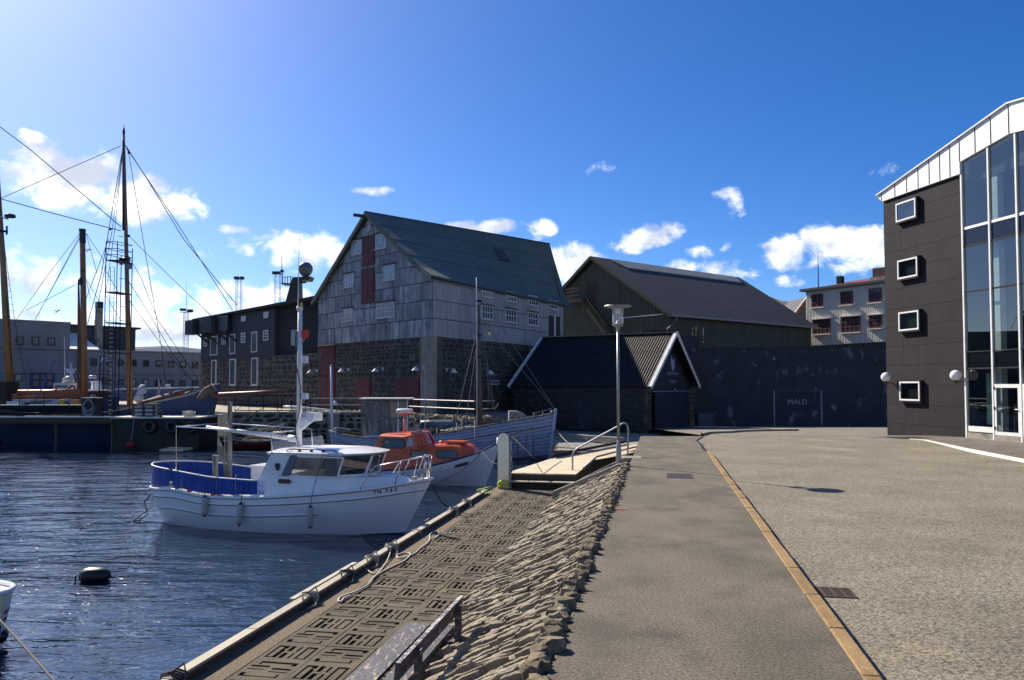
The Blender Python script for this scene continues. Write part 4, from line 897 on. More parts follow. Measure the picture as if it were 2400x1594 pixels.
# corrugated roof sheets: real ribs running down the slope
def corr(name, p0, p1, q0, q1, pitch, amp, mt, parent, rows_=2):
    Ln = (p1-p0).length; n = int(Ln/pitch)*4; m = MB(); nn = (p1-p0).cross(q0-p0).normalized(); nn = nn if nn.z > 0 else -nn
    vs = []; 
    for j in range(rows_+1):
        for i in range(n+1):
            u = i/n; a = p0.lerp(p1, u); b_ = q0.lerp(q1, u); vs.append(a.lerp(b_, j/rows_)+nn*(amp*sin(2*pi*i/4)))
    m.add(vs, [(j*(n+1)+i, j*(n+1)+i+1, (j+1)*(n+1)+i+1, (j+1)*(n+1)+i) for j in range(rows_) for i in range(n)])
    n0 = len(m.v); q = [p0-nn*.04, p1-nn*.04, q1-nn*.04, q0-nn*.04]; m.add(q, [(0,1,2,3)])
    return m.build(name, mt, parent, smooth=False)
apz = Vector((0,0,az_)); e_n = AP-ug*HW; e_f = AP+ug*HW; oh = -ul*.35; bk = ul*(SLn+.1)
tri = 0
for side, e in ((0, e_n), (1, e_f)):
    for k in range(3):
        a = V3(AP+oh, az_-.01*k-tri).lerp(V3(e+oh, ez_), k/3); b_ = V3(AP+bk, az_-.01*k).lerp(V3(e+bk, ez_), k/3)
        a2 = V3(AP+oh, az_).lerp(V3(e+oh, ez_), (k+1.08)/3 if k < 2 else 1); b2 = V3(AP+bk, az_).lerp(V3(e+bk, ez_), (k+1.08)/3 if k < 2 else 1)
        up = Vector((0,0,.02)) if k < 2 else Vector((0,0,0)); corr('roof_sheet', a, b_, a2+up, b2+up, .19, .03, corr_black, T4, 1)
m = MB(); m.bar(tuple(V3(AP+oh, az_+.05)), tuple(V3(AP+bk, az_+.05)), .34, .07); m.build('ridge_cap', mk('lichen_ridge', (.16,.145,.12), (.30,.27,.22), scale=8, rough=.95, bump=1), T4)
def verge(a, b_, side):
    d = (b_-a).normalized(); nn = d.cross(ul).normalized(); nn = nn if nn.z > 0 else -nn; m = MB(); w_ = -ul*.12
    q = [a-nn*.14, b_-nn*.14, b_+nn*.07, a+nn*.07]; m.add(q+[p-ul*-.0+w_*.4 for p in q], [(3,2,1,0),(4,5,6,7),(0,1,5,4),(1,2,6,5),(2,3,7,6),(3,0,4,7)]); m.build('verge_board', white_paint, T4)
    m = MB(); q = [a+nn*.072, b_+nn*.072, b_+nn*.072+ul*.16, a+nn*.072+ul*.16]; q2 = [p+nn*.03-(ul*.08 if i < 2 else Vector((0,0,0))) for i, p in enumerate(q)]; m.add([q[0]-ul*.08,q[1]-ul*.08,q[2],q[3]]+q2, [(3,2,1,0),(4,5,6,7),(0,1,5,4),(1,2,6,5),(2,3,7,6),(3,0,4,7)]); m.build('verge_flashing', white_paint, T4)
verge(V3(AP+oh, az_), V3(e_n+oh, ez_-.04), 0); verge(V3(AP+oh, az_), V3(e_f+oh, ez_-.04), 1)
verge(V3(AP+bk, az_), V3(e_n+bk, ez_-.04), 0)
r = rectpx(fgb, 1537,920,1612,1010); r = (r[0], r[1], -.9, fgb.hit(1575,920)[1])
door(T4, fgb, r, mk('navy_door', (.008,.009,.02), (.012,.014,.03), scale=3, rough=.5), out=-.18, leaves=2)
m = MB(fgb); m.box(r[0]-.2, r[1]+.2, .10, .248, r[3]+.03, r[3]+.12); m.build('door_track', mk('pale_blue_track', (.22,.25,.34), rough=.6), T4)
m = MB(fgb); x, z = fgb.hit(1577,917,.25); m.lathe((x,.1,z+.12),[(.02,.1),(.10,.05),(.1,-.03)],10); m.build('door_lamp', steel, T4)
def tomesh(o):
    me = bpy.data.meshes.new_from_object(o); n_ = bpy.data.objects.new('lettering', me); C.objects.link(n_); n_.matrix_basis = o.matrix_basis.copy(); n_.parent = o.parent
    cu = o.data; bpy.data.objects.remove(o); bpy.data.curves.remove(cu); n_['kind'] = 'thing'; del n_['kind']; return n_
def text(s, fr, x, z, size, mt, parent=None, out=-.01, name='lettering', align='CENTER', ext=.002, sx=1.0, rot=0., flip=False):
    cu = bpy.data.curves.new(name, 'FONT'); cu.body = s; cu.size = size; cu.align_x = align; cu.align_y = 'CENTER'; cu.extrude = ext; cu.offset = -.012*size if s == 'MÁLÐ' else 0; cu.materials.append(mt)
    o = bpy.data.objects.new(name, cu); C.objects.link(o)
    M3 = Matrix(((fr.x.x, fr.z.x, -fr.y.x), (fr.x.y, fr.z.y, -fr.y.y), (fr.x.z, fr.z.z, -fr.y.z))) @ Matrix.Rotation(rot, 3, 'Z')
    off = LOC[parent] if parent is not None else Vector((0,0,0))
    o.matrix_basis = Matrix.Translation(fr.P(x, out, z)-off) @ M3.to_4x4() @ Matrix.Diagonal((sx,1,1,1))
    if parent is not None: o.parent = parent
    return tomesh(o)
sign_m = mk('pale_sign_paint', (.30,.34,.48), rough=.7)
x, z = fgb.hit(1576.5,876,.25); text('RÓÐRARFELAGIÐ', fgb, x, z, .30, sign_m, T4, .24, sx=.92); x, z = fgb.hit(1577,894.5,.25); text('KNØRRUR', fgb, x, z, .30, sign_m, T4, .24, sx=.95)
x, z = fgb.hit(1577,852,.25); ln = []
for (a, b_) in ((-.26,.34),(-.19,.22),(-.17,.45),(-.12,.25),(-.05,.20),(.03,.24),(.10,.16),(.16,.20),(.20,.30),(.24,.12),(.20,.02),(.24,-.10),(.18,-.12),(.20,-.30),(.10,-.26),(.02,-.38),(-.10,-.36),(-.17,-.24),(-.22,-.28),(-.24,-.05),(-.28,.10)): ln.append((x+a*1.45, z+b_*1.4))
m = MB(fgb); m.prism(ln, .235, .249); m.build('emblem', sign_m, T4)
# ---------------------------------------------------------------- tarred retaining wall
T5 = thing('tarred_wall', 'long blackened concrete wall with painted goalposts and the word in chalky letters', 'wall', (20,61,-.9))
fw_ = Fr((12.4,61,0), (1,0)); zt5 = fw_.hit(1850,817)[1]
def wx(px, py=900): return fw_.hit(px, py)[0]
m = MB(fw_); m.box(0,19,0,.35,-2.5,zt5); m.build('wall_face', conc_dark, T5)
m = MB(fw_); m.box(-.2,19,-.04,.4,zt5+.001,zt5+.07); m.build('coping', conc_dark, T5)
pm = mk('flaking_white_paint', (.34,.36,.42), (.045,.045,.06), scale=9, lo=.46, hi=.58, rough=.9, st=(1,1,1))
for (px, py0, py1, w_) in ((1814,915,999,.11),(1925,915,997,.15)):
    x = wx(px); z1, z0 = fw_.hit(px,py0)[1], fw_.hit(px,py1)[1]; m = MB(fw_); m.box(x-w_/2,x+w_/2,-.006,.0,z0,z1); m.build('painted_goalpost', pm, T5)
z = fw_.hit(1870,916)[1]; m = MB(fw_); m.box(wx(1814)+.05,wx(1925)-.06,-.006,.0,z-.03,z+.03); m.build('painted_crossbar', mk('thin_white_paint', (.13,.14,.18), (.03,.03,.045), scale=9, lo=.42, hi=.55, rough=.9), T5)
x, z = fw_.hit(1869,942); text('MÁLÐ', fw_, x, z-.02, .58, mk('chalk_letters', (.44,.45,.47), rough=.9), T5, -.004, sx=1.0)
x, z = fw_.hit(1871,973); m = MB(fw_)
for i in range(9):
    a = i*.7; m.tube([(x-.35+.09*i,-.004,z+.06*sin(a)),(x-.30+.09*i,-.004,z+.08*sin(a+1.3)),(x-.26+.09*i,-.004,z+.07*sin(a+2.4))], .010, 4)
m.build('scribble', mk('blue_grey_scribble', (.16,.19,.32), rough=.9), T5)
for (px, py, rx, ry) in ((1955,955,.5,.55),(1762,850,.5,.10),(1712,990-15,.3,.1),(1815,840,.35,.3),(1905,878,.2,.18),(1768,855,.3,.2)):
    x, z = fw_.hit(px, py); m = MB(fw_); n = 14; m.prism([(x+rx*.5*cos(2*pi*k/n)*R.uniform(.6,1.1), z+ry*.5*sin(2*pi*k/n)*R.uniform(.6,1.1)) for k in range(n)], -.004, .0); m.build('whitish_stain', mk('stain', (.26,.27,.31), (.030,.031,.044), scale=4, detail=9, lo=.38, hi=.60, rough=.9), T5)
m = MB(fw_); a = wx(1593,800), wx(1637,800); m.box(a[0]-.6,a[1],-.02,1.0,zt5-.5,fw_.hit(1615,787)[1]); m.build('raised_block', conc_dark, T5)
hr2 = thing('terrace_handrail', 'dark timber handrail sloping down on top of the tarred wall', 'handrail', fw_.P(2,0,zt5))
fh = Fr((12.4,61.3,0), (1,0))
def hp(px, py, y=0): q = fh.hit(px, py, y); return (q[0], y, q[1])
m = MB(fh); m.bar(hp(1503,776), hp(1622,773), .1, .14); m.build('rail', timber_dark, hr2); m = MB(fh); m.bar(hp(1622,774), hp(1692,816), .1, .14); m.build('rail', timber_dark, hr2)
m = MB(fh); m.bar(hp(1630,786), hp(1686,818), .1, .10); m.build('rail', timber_dark, hr2)
for px, py0, py1 in ((1504,774,800),(1625,768,800),(1633,764,790),(1650,768,812)): m = MB(fh); a = hp(px, py0); b_ = hp(px, py1); m.box(a[0]-.06,a[0]+.06,-.06,.06,b_[2],a[2]); m.build('post', timber_dark, hr2)
m = MB(); m.slab([(12.5,61.4),(60,61.4),(90,140),(34,140),(12.5,68)], 0, zt5-.25); m.build('upper_terrace', soil_m, kind='structure')
bx = fw_.hit(1648,970)[0]; m = MB(fw_); m.box(bx-.6,bx+.6,-1.0,-.3,-1.2,.05); tag(m.build('meter_cabinet', mk('blue_grey_cabinet', (.05,.06,.10), rough=.6), loc=fw_.P(bx,-.6,-.4)), 'blue grey cabinet standing at the foot of the tarred wall', 'cabinet')
# stained wall on the terrace below the cream house
uw = Fr((27,80,0), (1,0)); T6 = thing('terrace_wall', 'short stained concrete wall on the terrace below the cream house', 'wall', (32,80,4.8))
m = MB(uw); a = uw.hit(1885,800)[0]; m.prism([(a-2.5,3.5),(uw.hit(2140,800)[0],3.5),(uw.hit(2140,800)[0],uw.hit(2100,797)[1]),(a,uw.hit(1890,812)[1]),(a-2.5,uw.hit(1890,814)[1])], 0, .4); m.build('wall_face', mk('stained_concrete', (.012,.012,.012), (.10,.095,.085), scale=1.2, st=(5,5,.6), rough=.9, lo=.45, hi=.62), T6)
# ---------------------------------------------------------------- cream corrugated house
Hc = Vector((34,90,0)); Hf = Fr2(Hc, Hc+Vector((.545,-.838,0))*16); T7 = thing('cream_house', 'cream corrugated three storey house with dark red windows', 'house', (34,90,5))
he = Hf.hit(1893,683)[1]; hb = 4.2
m = MB(Hf); m.box(0,16,0,9,hb,he); m.build('wall', corr_house, T7)
m = MB(Hf); n = 16*5; vs = []
for i in range(n*2+1):
    x = 16*i/(2*n); y = -.03 if i % 2 else .005; vs += [Hf.P(x, y, hb+2.6), Hf.P(x, y, he-.02)]
m.add(vs, [(2*i, 2*i+2, 2*i+3, 2*i+1) for i in range(2*n)]); m.build('corrugated_sheet', corr_house, T7)
m = MB(Hf); m.box(-.5,16.5,-.5,9.3,he,he+.28); m.build('eaves', grey_dark, T7)
m = MB(Hf); m.add([Hf.P(1.6,0,he+.29),Hf.P(17,0,he+.29),Hf.P(17,4.5,he+1.25),Hf.P(3,4.5,he+1.25),Hf.P(1.6,9,he+.29),Hf.P(17,9,he+.29)], [(0,1,2,3),(4,3,2,5),(0,3,4)]); rr_ = m.build('roof', red_roof, T7)
def r7(a, b_, c_, d_): return rectpx(Hf, 1600+a/3.136, 560+b_/3.136, 1600+c_/3.136, 560+d_/3.136)
wred = mk('dark_red_frames', (.12,.022,.018), (.16,.035,.03), scale=5, rough=.6)
for q in ((950,405,1035,503),(1163,385,1252,485),(1372,362,1465,468)): 
    o = window(T7, Hf, r7(*q), wred, glass_grey, 2, 3, fw=.12, out=.14, bar=.09, sill=False, glass_in=.03); r = r7(*q); m = MB(Hf); m.box(r[0]-.1,r[1]+.1,-.30,-.0,r[2]-.1,r[2]-.005); m.build('sill', white_paint, o)
for q in ((960,590,1088,700),(1168,570,1308,688),(1373,560,1467,658)): 
    o = window(T7, Hf, r7(*q), wred, glass_grey, 4 if q[2]-q[0] > 100 else 2, 3, fw=.12, out=.14, bar=.09, sill=False, glass_in=.03); r = r7(*q); m = MB(Hf); m.box(r[0]-.1,r[1]+.1,-.30,-.0,r[2]-.1,r[2]-.005); m.build('sill', white_paint, o)
    m = MB(Hf); m.box(r[0]-.1,r[1]+.1,-.34,-.0,r[3]+.005,r[3]+.1); m.build('window_hood', white_paint, o)
x, z = Hf.hit(1969.5,655,2); m = MB(Hf); m.box(x-.3,x+.3,1.7,2.3,he,z+.35); m.build('chimney', grey_panel, rr_)
x, z = Hf.hit(2061,645,2); m = MB(Hf); m.box(x-.55,x+.9,1.6,2.6,he+.2,z+.75); m.build('chimney', mk('brown_chimney', (.05,.035,.025), (.07,.05,.04), rough=.9), rr_); m = MB(Hf); m.box(x-.75,x+1.1,1.4,2.8,he,he+.9); m.build('chimney', conc, rr_)
x, z = Hf.hit(1918,665,1); m = MB(Hf); m.tube([(x,1,he),(x,1,he+2.2),(x,1,Hf.hit(1917,590,1)[1])], [.07,.05,.02], 6); m.build('aerial', dark_steel, T7)
# small dark gable beside it
q = D(1893,740,97); T8 = thing('slate_gable_house', 'dark slated gable with red and white verge beside the cream house', 'house', (q.x, q.y, 5))
f8 = Fr((q.x-2.6, q.y, 0), (1,.1)); z0 = f8.hit(1866,738)[1]; z1 = f8.hit(1894,694)[1]; xa = f8.hit(1894,694)[0]; xb = f8.hit(1864,738)[0]
m = MB(f8); m.prism([(xb,4),(xa+6,4),(xa+6,z1),(xa+.3,z1),(xb,z0)], 0, 6); m.build('gable_wall', grey_dark, T8)
m = MB(f8); m.bar((xb-.2,-.15,z0-.1),(xa+.3,-.15,z1+.2),.2,.42); m.build('verge', red_roof, T8); m = MB(f8); m.bar((xb-.35,-.3,z0+.05),(xa+.1,-.3,z1+.4),.1,.12); m.build('verge_trim', white_paint, T8)
# ---------------------------------------------------------------- dark panelled and glazed building on the right
T9 = thing('glazed_hall', 'modern hall with dark facade panels, tall mullioned glass and white slanting roof edge', 'building', (17,31,0))
Wf = Fr((22.9-.186*34.4, 34.4, 0), (.183,-.983)); 
def wX(Y): return (34.4-Y)/.983
xg = wX(29.82)
def yofx(px, py=903): return Wf.hit(px, py)[0]
seams_z = [-.6,.55,1.37,2.2,3.05,3.87,4.7,5.5,6.35,7.2,8.0,8.85,9.65,10.34]
m = MB(Wf); m.box(0,xg-.04,.05,11,-.8,10.34); m.build('core_wall', black_m, T9)
for j, (z0, z1) in enumerate(zip(seams_z, seams_z[1:])):
    cols_ = [0.0,1.13,2.05,xg-.05] if j % 2 else [0.0,1.13,2.05,xg-.05]
    for a, b_ in zip(cols_, cols_[1:]):
        m = MB(Wf); m.box(a+.005,b_-.005,-.0-R.uniform(0,.004),.045,z0+.005,z1-.005); m.build('panel', grey_panel, T9)
m = MB(Wf); m.box(-.012,-.002,.0,11,-.8,10.34); m.build('end_panel', grey_panel, T9)
for (lp_, tp, rp_, bp_) in ((2107.6,(1015/3.919+220),2154,0),(2111.5,612,2158,0),(2114,733,2161,0),(2116,894.5,2163.5,0)):
    x0 = yofx(lp_,tp+10); x1 = yofx(rp_,tp+10); z1 = Wf.hit(lp_, tp)[1]; z0 = z1-.80; 
    m = MB(Wf); t_ = .05; d = .17
    m.box(x0-t_,x1+t_,-d,-.005,z0-t_-.02,z0); m.box(x0-t_,x1+t_,-d,-.005,z1,z1+t_); m.box(x0-t_,x0,-d,-.005,z0,z1); m.box(x1,x1+t_,-d,-.005,z0,z1); wo_ = m.build('window_box', dark_steel, T9)
    m = MB(Wf); f = .065
    for q in ((x0,x1,z0,z0+f),(x0,x1,z1-f,z1),(x0,x0+f,z0+f,z1-f),(x1-f,x1,z0+f,z1-f)): m.box(q[0],q[1],-d-.01,-d+.05,q[2],q[3])
    m.build('window_frame', white_paint, wo_); m = MB(Wf); m.box(x0+f,x1-f,-d+.02,-d+.03,z0+f,z1-f); m.build('pane', glass_m, wo_)
# slanting roof edge in standing seam sheets
xs_f = [yofx(px, 420) for px in (2064,2094,2123.5,2154,2186,2219,2254,2292)]+[]
def ftop(x): return 10.72+(12.22-10.72)*x/wX(27.5) if x < wX(27.5) else 12.22-.12*(x-wX(27.5))
def fbot(x):
    if x < xg: return 10.345
    return 10.80+(11.15-10.80)*(x-xg)/(wX(27.5)-xg) if x < wX(27.5) else 11.15-.12*(x-wX(27.5))
xk = wX(27.5); xs_f = [-.0,.9,1.65,2.35,3.0,3.6,4.15,xg,5.45,6.2,xk,8.1,9.3,10.5,11.7,12.9,14.1,15.3,16.5,17.7,18.9,20.1]
for a, b_ in zip(xs_f, xs_f[1:]):
    m = MB(Wf); m.prism([(a+.008,fbot(a+.001)),(b_-.008,fbot(b_-.001)),(b_-.008,ftop(b_)),(a+.008,ftop(a))], -.10, .3); m.build('fascia_sheet', zinc_white, T9)
    m = MB(Wf); m.box(a-.006,a+.003,-.12,-.1,fbot(a)+.02,ftop(a)-.02); m.build('standing_seam', dark_steel, T9)
m = MB(Wf); m.prism([(-.28,ftop(0)-.08),(-.0,10.35),(-.0,ftop(0))], -.10, .3); m.build('fascia_return', zinc_white, T9)
for a, b_ in ((-.3,xk),(xk,20)):
    m = MB(Wf); m.bar((a,-.10,ftop(a)+.03),(b_,-.10,ftop(b_)+.03),.16,.05); m.build('roof_trim', white_paint, T9)
m = MB(Wf); m.prism([(-.2,ftop(0)-.1),(xk,ftop(xk)-.05),(20,ftop(20)-.05),(20,10),(-.2,10)], .31, 11); m.build('roof', grey_dark, T9)
# glass wall
mull = [xg+.0, wX(28.52), wX(27.30)]; 
while mull[-1] < 19: mull.append(mull[-1]+1.24)
def bz(x): return .0+.30*min(1, x/4.7)
def gtopz(x): return fbot(max(x, xg+.01))-.01
for i, x in enumerate(mull):
    m = MB(Wf); m.box(x-.035,x+.035,-.07,.06,bz(x)-.1,gtopz(x)); m.build('mullion', white_paint, T9)
zl = [(.62,.05),(2.85,.02),(3.49,.02),(5.77,.05),(7.51,.02),(8.22,.05)]
for i, (a, b_) in enumerate(zip(mull, mull[1:])):
    ent = 1 <= i <= 2
    zz = [.66,2.83,3.47,5.75,7.5,8.2]; prev = .66
    if ent: prev = 2.26
    segs = [(prev,2.83,'g'),(2.83,3.47,'d'),(3.47,5.75,'g'),(5.75,7.5,'g'),(7.5,8.2,'d'),(8.2,None,'g')]
    for (z0, z1, kind_) in segs:
        top = z1 if z1 else None; m = MB(Wf); aa, bb_ = a+.04, b_-.04
        if top: m.prism([(aa,z0+.03),(bb_,z0+.03),(bb_,top-.03),(aa,top-.03)], .0, .02)
        else: m.prism([(aa,z0+.03),(bb_,z0+.03),(bb_,gtopz(b_-.01)),(aa,gtopz(a+.01))], .0, .02)
        m.build('pane' if kind_ == 'g' else 'spandrel', glass_m if kind_ == 'g' else mk('spandrel_glass', (.006,.007,.010), rough=.08), T9)
    for (z, h) in ((2.83,.03),(3.47,.02),(5.75,.03),(7.5,.03),(8.2,.05)):
        m = MB(Wf); m.box(a+.036,b_-.036,-.03,.03,z-h,z+h); m.build('transom', white_paint if h == .05 else dark_steel, T9)
    if not ent:
        m = MB(Wf); m.box(a+.036,b_-.036,-.04,.03,bz(a)+.16,.66); m.build('base_panel', white_paint, T9); m = MB(Wf); m.box(a+.036,b_-.036,-.06,.03,bz(a)-.2,bz(a)+.12); m.build('plinth', conc, T9)
    else:
        z0, z1 = bz(a)+.10, 2.24; m = MB(Wf); f = .09; x0, x1 = a+.05, b_-.05
        m.box(a+.036,b_-.036,-.06,.03,bz(a)-.3,z0-.01); m.build('threshold', conc, T9); m = MB(Wf)
        for q in ((x0,x1,z0,z0+.12),(x0,x1,z1-f-.04,z1),(x0,x0+f,z0+.12,z1-f-.04),(x1-f,x1,z0+.12,z1-f-.04)): m.box(q[0],q[1],-.055,.02,q[2],q[3])
        do = m.build('door', white_paint, T9); m = MB(Wf); m.box(x0+f,x1-f,-.02,-.01,z0+.12,z1-f-.04); m.build('door_glass', glass_m, do)
        s_ = 1 if i == 1 else -1; hx = x1-f*.5 if i == 1 else x0+f*.5
        m = MB(Wf); m.tube([(hx,-.055,z0+.95),(hx,-.10,z0+.95),(hx-.13*s_,-.10,z0+.95)],.011,6); m.build('handle', steel, do)
        for z in (z0+.25,z0+.97,z0+1.7): m = MB(Wf); hx2 = x0+.01 if i == 1 else x1-.01; m.box(hx2-.02,hx2+.02,-.085,-.05,z-.05,z+.05); m.build('hinge', dark_steel, do)
m = MB(Wf); m.box(xg+.1,19,6.5,6.7,-.5,10); m.box(19.1,19.3,.2,6.5,-.5,10); m.build('inner_wall', mk('pale_inner_wall', (.30,.30,.29), rough=.9), T9)
for z0, z1 in ((-.3,.28),(2.9,3.42),(7.55,8.12)): m = MB(Wf); m.box(xg+.05,19,.12,6.5,z0,z1); m.build('floor_slab', mk('floor_slab', (.10,.10,.10), rough=.7), T9)
for x in (xg+1.0, xg+4.6, xg+8.4, xg+12): m = MB(Wf); m.box(x,x+.3,.35,.6,.3,10); m.build('inner_column', white_paint, T9)
m = MB(Wf); m.bar((xg+.9,2.4,3.6),(xg+4.4,2.4,7.4),.9,.12); m.bar((xg+.9,1.9,4.5),(xg+4.4,1.9,8.3),.04,.06); m.build('inner_stair', conc, T9)
m = MB(Wf); m.grid(lambda i, j: (xg+.55+.6*i, .35+.05*sin(i*30), .75+1.9*j), 24, 2); m.build('hanging_curtain', mk('sea_green_curtain', (.34,.48,.45), rough=.9), T9)
m = MB(Wf)
for (a, b_, z0, z1) in ((7.0-.0,7.06,.9,1.45),(7.5,7.55,.9,1.45),(6.95,7.6,1.42,1.5),(6.95,7.0,.35,1.42),(7.55,7.6,.35,1.42)): m.box(a-1.1,b_-1.1,.9,.95,z0,z1)
m.build('stacked_chair', mk('pale_chair', (.5,.5,.45), rough=.5), T9)
def globe(px, py, label):
    x, z = Wf.hit(px, py, -.35); g_ = thing('globe_lamp', label, 'wall lamp', Wf.P(x, 0, z), 'opal globe lamps on the dark facade')
    m = MB(Wf); m.sphere((x,-.36,z), .205, 24, 14); m.build('globe', lamp_glow, g_, smooth=True)
    m = MB(Wf); m.lathe((x,-.36,z-.23),[(.07,0),(.07,.04)],12); m.build('collar', dark_steel, g_)
    m = MB(Wf); m.box(x-.02,x+.02,-.36,0,z-.27,z-.235); m.box(x-.025,x+.025,-.40,-.35,z-.34,z-.235); m.build('bracket', dark_steel, g_)
globe(2077,884,'white opal globe lamp at the far corner of the dark facade'); globe(2240.5,880,'white opal globe lamp beside the edge of the tall glass')
# ---------------------------------------------------------------- grey harbour building on the far left
Rr = Vector((-44.7,112,0)); dB = Vector((.711,.703,0)); f4 = Fr2(Rr-dB*50, Rr+dB*2)
T10 = thing('grey_harbour_building', 'long pale grey rendered building with square windows across the harbour', 'building', (Rr-dB*20)[:2]+(ZQ,))
X4 = lambda px: f4.hit(px, 850)[0]
xA, xB, xC = X4(163), X4(318), 52
zA = f4.hit(90,756)[1]; zR = f4.hit(400,828)[1]
m = MB(f4); m.box(0,xA,0,16,-.5,zA); m.build('tall_wing', grey_render, T10)
m = MB(f4); m.box(xA+.01,xC,0.02,14,-.5,zR); m.build('low_wing', grey_render, T10)
m = MB(f4); z1 = f4.hit(240,768,6)[1]; m.box(xA+.02,f4.hit(318,768,6)[0],6,14,zR-1,z1); m.build('upper_storey', grey_dark, T10); m = MB(f4); m.box(xA+.3,f4.hit(318,768,6)[0]+.6,5.6,14.4,z1,z1+.25); m.build('upper_roof', black_m, T10)
x0 = X4(163)+.1; x1 = f4.hit(243,820)[0]; m = MB(f4); m.add([f4.P(x0,.2,zR+.05),f4.P(x1,.2,zR+.05),f4.P(x1-1.5,5.9,zR+2.6),f4.P(x0,5.9,zR+2.6)], [(0,1,2,3)]); m.build('sunlit_lean_to_roof', zinc_white, T10)
x0, x1 = f4.hit(228,760,2)[0], f4.hit(241,760,2)[0]; m = MB(f4); m.box(x0,x1,2,3,zR,f4.hit(235,722,2)[1]); ch = m.build('chimney', conc, T10); m = MB(f4); m.box(x0-.02,x1+.02,1.98,3.02,f4.hit(235,722,2)[1],f4.hit(235,714,2)[1]+.4); m.build('chimney_cap', black_m, ch)
m = MB(f4); m.box(0,xA+.05,-.06,16.1,zA,zA+.25); m.build('parapet', conc, T10); m = MB(f4); m.box(xA+.1,xC,-.06,.4,zR,zR+.22); m.build('parapet', conc, T10)
gw = [mk('window_a', (.10,.11,.10), (.16,.17,.14), scale=1.5, rough=.1, spec=.8), glass_grey, mk('window_c', (.28,.28,.22), (.40,.40,.33), scale=2, rough=.3), mk('window_d', (.05,.05,.06), (.30,.26,.17), scale=.9, lo=.52, hi=.58, rough=.2)]
def r2z(a, b_, c_, d_): return rectpx(f4, a/3.92, 600+b_/3.92, c_/3.92, 600+d_/3.92)
for q, k in (((147,740,217,818),0),((292,742,362,822),0),((436,750,505,825),0),((833,942,890,1010),1),((975,948,1025,1008),1),((1085,950,1135,1010),1),((1200,952,1255,1015),1),((1315,955,1370,1018),1),((1430,958,1487,1022),3),((1545,962,1600,1025),3),((1655,965,1710,1030),3),((1767,970,1820,1033),3),
             ((133,1080,205,1155),2),((935,1118,1015,1178),1),((1085,1130,1135,1190),0),((1205,1130,1250,1195),2),((1312,1132,1365,1197),2),((1425,1133,1482,1200),1),((1540,1137,1595,1200),1),((1652,1138,1700,1200),1),((1765,1140,1820,1205),1)):
    window(T10, f4, r2z(*q), grey_dark, gw[k], 1, 1, fw=.12, out=.08, sill=False)
window(T10, f4, r2z(280,1072,503,1213), navy, gw[0], 3, 2, fw=.3, out=.12, bar=.3, sill=True)
m = MB(f4); q = r2z(540,870,560,880); m.box(0,xC,-.03,.01,zR-.05,zR+.05); m.build('string_course', grey_dark, T10)
m = MB(f4); m.box(0,xC,-.03,.01,3.6,3.66); m.build('string_course', grey_dark, T10)
# lattice light towers beyond the warehouses
def tower(px, ytop, ybase, Y, w_, label, head, n=14, splay=1.0):
    b_ = D(px, ybase, Y); t_ = D(px, ytop, Y); z0 = ZQ; T = thing('light_tower', label, 'light tower', (b_.x, b_.y, z0), 'lattice light towers beyond the warehouses')
    H = t_.z-z0; m = MB(); c_ = [(-1,-1),(1,-1),(1,1),(-1,1)]
    def cr(k, u): s_ = w_*(splay+(1-splay)*u)/2; return (b_.x+c_[k][0]*s_, b_.y+c_[k][1]*s_, z0+H*u)
    for k in range(4): m.tube([cr(k,0), cr(k,1)], .04, 4)
    m.build('legs', steel, T); m = MB()
    for i in range(n):
        for k in range(4): m.tube([cr(k, i/n), cr((k+1) % 4, (i+1)/n)], .018, 3); m.tube([cr((k+1) % 4, i/n), cr(k, (i+1)/n)], .018, 3)
    tag(m.build('lattice', steel, T), kind='stuff')
    m = MB()
    for (a, b2, z) in head: m.box(b_.x+a, b_.x+b2, b_.y-.4, b_.y+.4, z0+H+z, z0+H+z+.45)
    m.box(b_.x+head[0][0], b_.x+head[-1][1], b_.y-.1, b_.y+.1, z0+H-.12, z0+H+.02); m.build('floodlights', black_m, T)
    if label.startswith('tallest') or 'aerial' in label: m = MB(); m.tube([(b_.x,b_.y,z0+H),(b_.x,b_.y,z0+H+6)],[.05,.02],4); m.build('aerial', dark_steel, T)
tower(434,731,900,150,.75,'slim lattice light tower with a whip aerial above the grey building',[(-1.1,-.2,.2),(.3,1.2,0)],22)
tower(557,654,900,150,.9,'twin legged lattice light tower behind the charcoal warehouse roof',[(-.9,.0,0),(.3,.9,0)],22)
tower(648,642,900,150,.9,'lattice light tower with a long lamp head left of the ship mast',[(-1.0,.5,0),(.6,1.1,.3)],22)
# mast of a ship berthed behind
q = D(700,715,105); T11 = thing('ship_mast', 'black ship mast with round radome rising behind the charcoal warehouse', 'ship mast', (q.x,q.y,ZQ)); fm = Fr((q.x, q.y, 0), (1,0))
def h11(px, py): a = fm.hit(px, py); return a
def pg(pts, y0, y1, nm, mt): m = MB(fm); m.prism([h11(*p) for p in pts], y0, y1); return m.build(nm, mt, T11)
pg([(672,720),(705,712),(703,655),(690,655)], -1.2, 1.2, 'funnel', black_m); pg([(690,659),(728,659),(733,650),(690,652)], -1, 1, 'platform', black_m); pg([(664,668),(686,668),(686,666),(664,665)], -1, 1, 'platform', black_m)
m = MB(fm); a = h11(716,633); m.lathe((a[0],0,a[1]),[(.12,-1.35),(.25,-1.0),(.75,-.55),(.98,0),(.95,.5),(.6,.95),(.05,1.1)],16); autosmooth(m.build('radome', mk('grey_radome', (.10,.11,.13), rough=.5), T11), 60)
m = MB(fm); 
for px in (667,673,679,686): a = h11(px,652); b_ = h11(px,667); m.tube([(a[0],-1,a[1]),(b_[0],-1,b_[1])],.05,4)
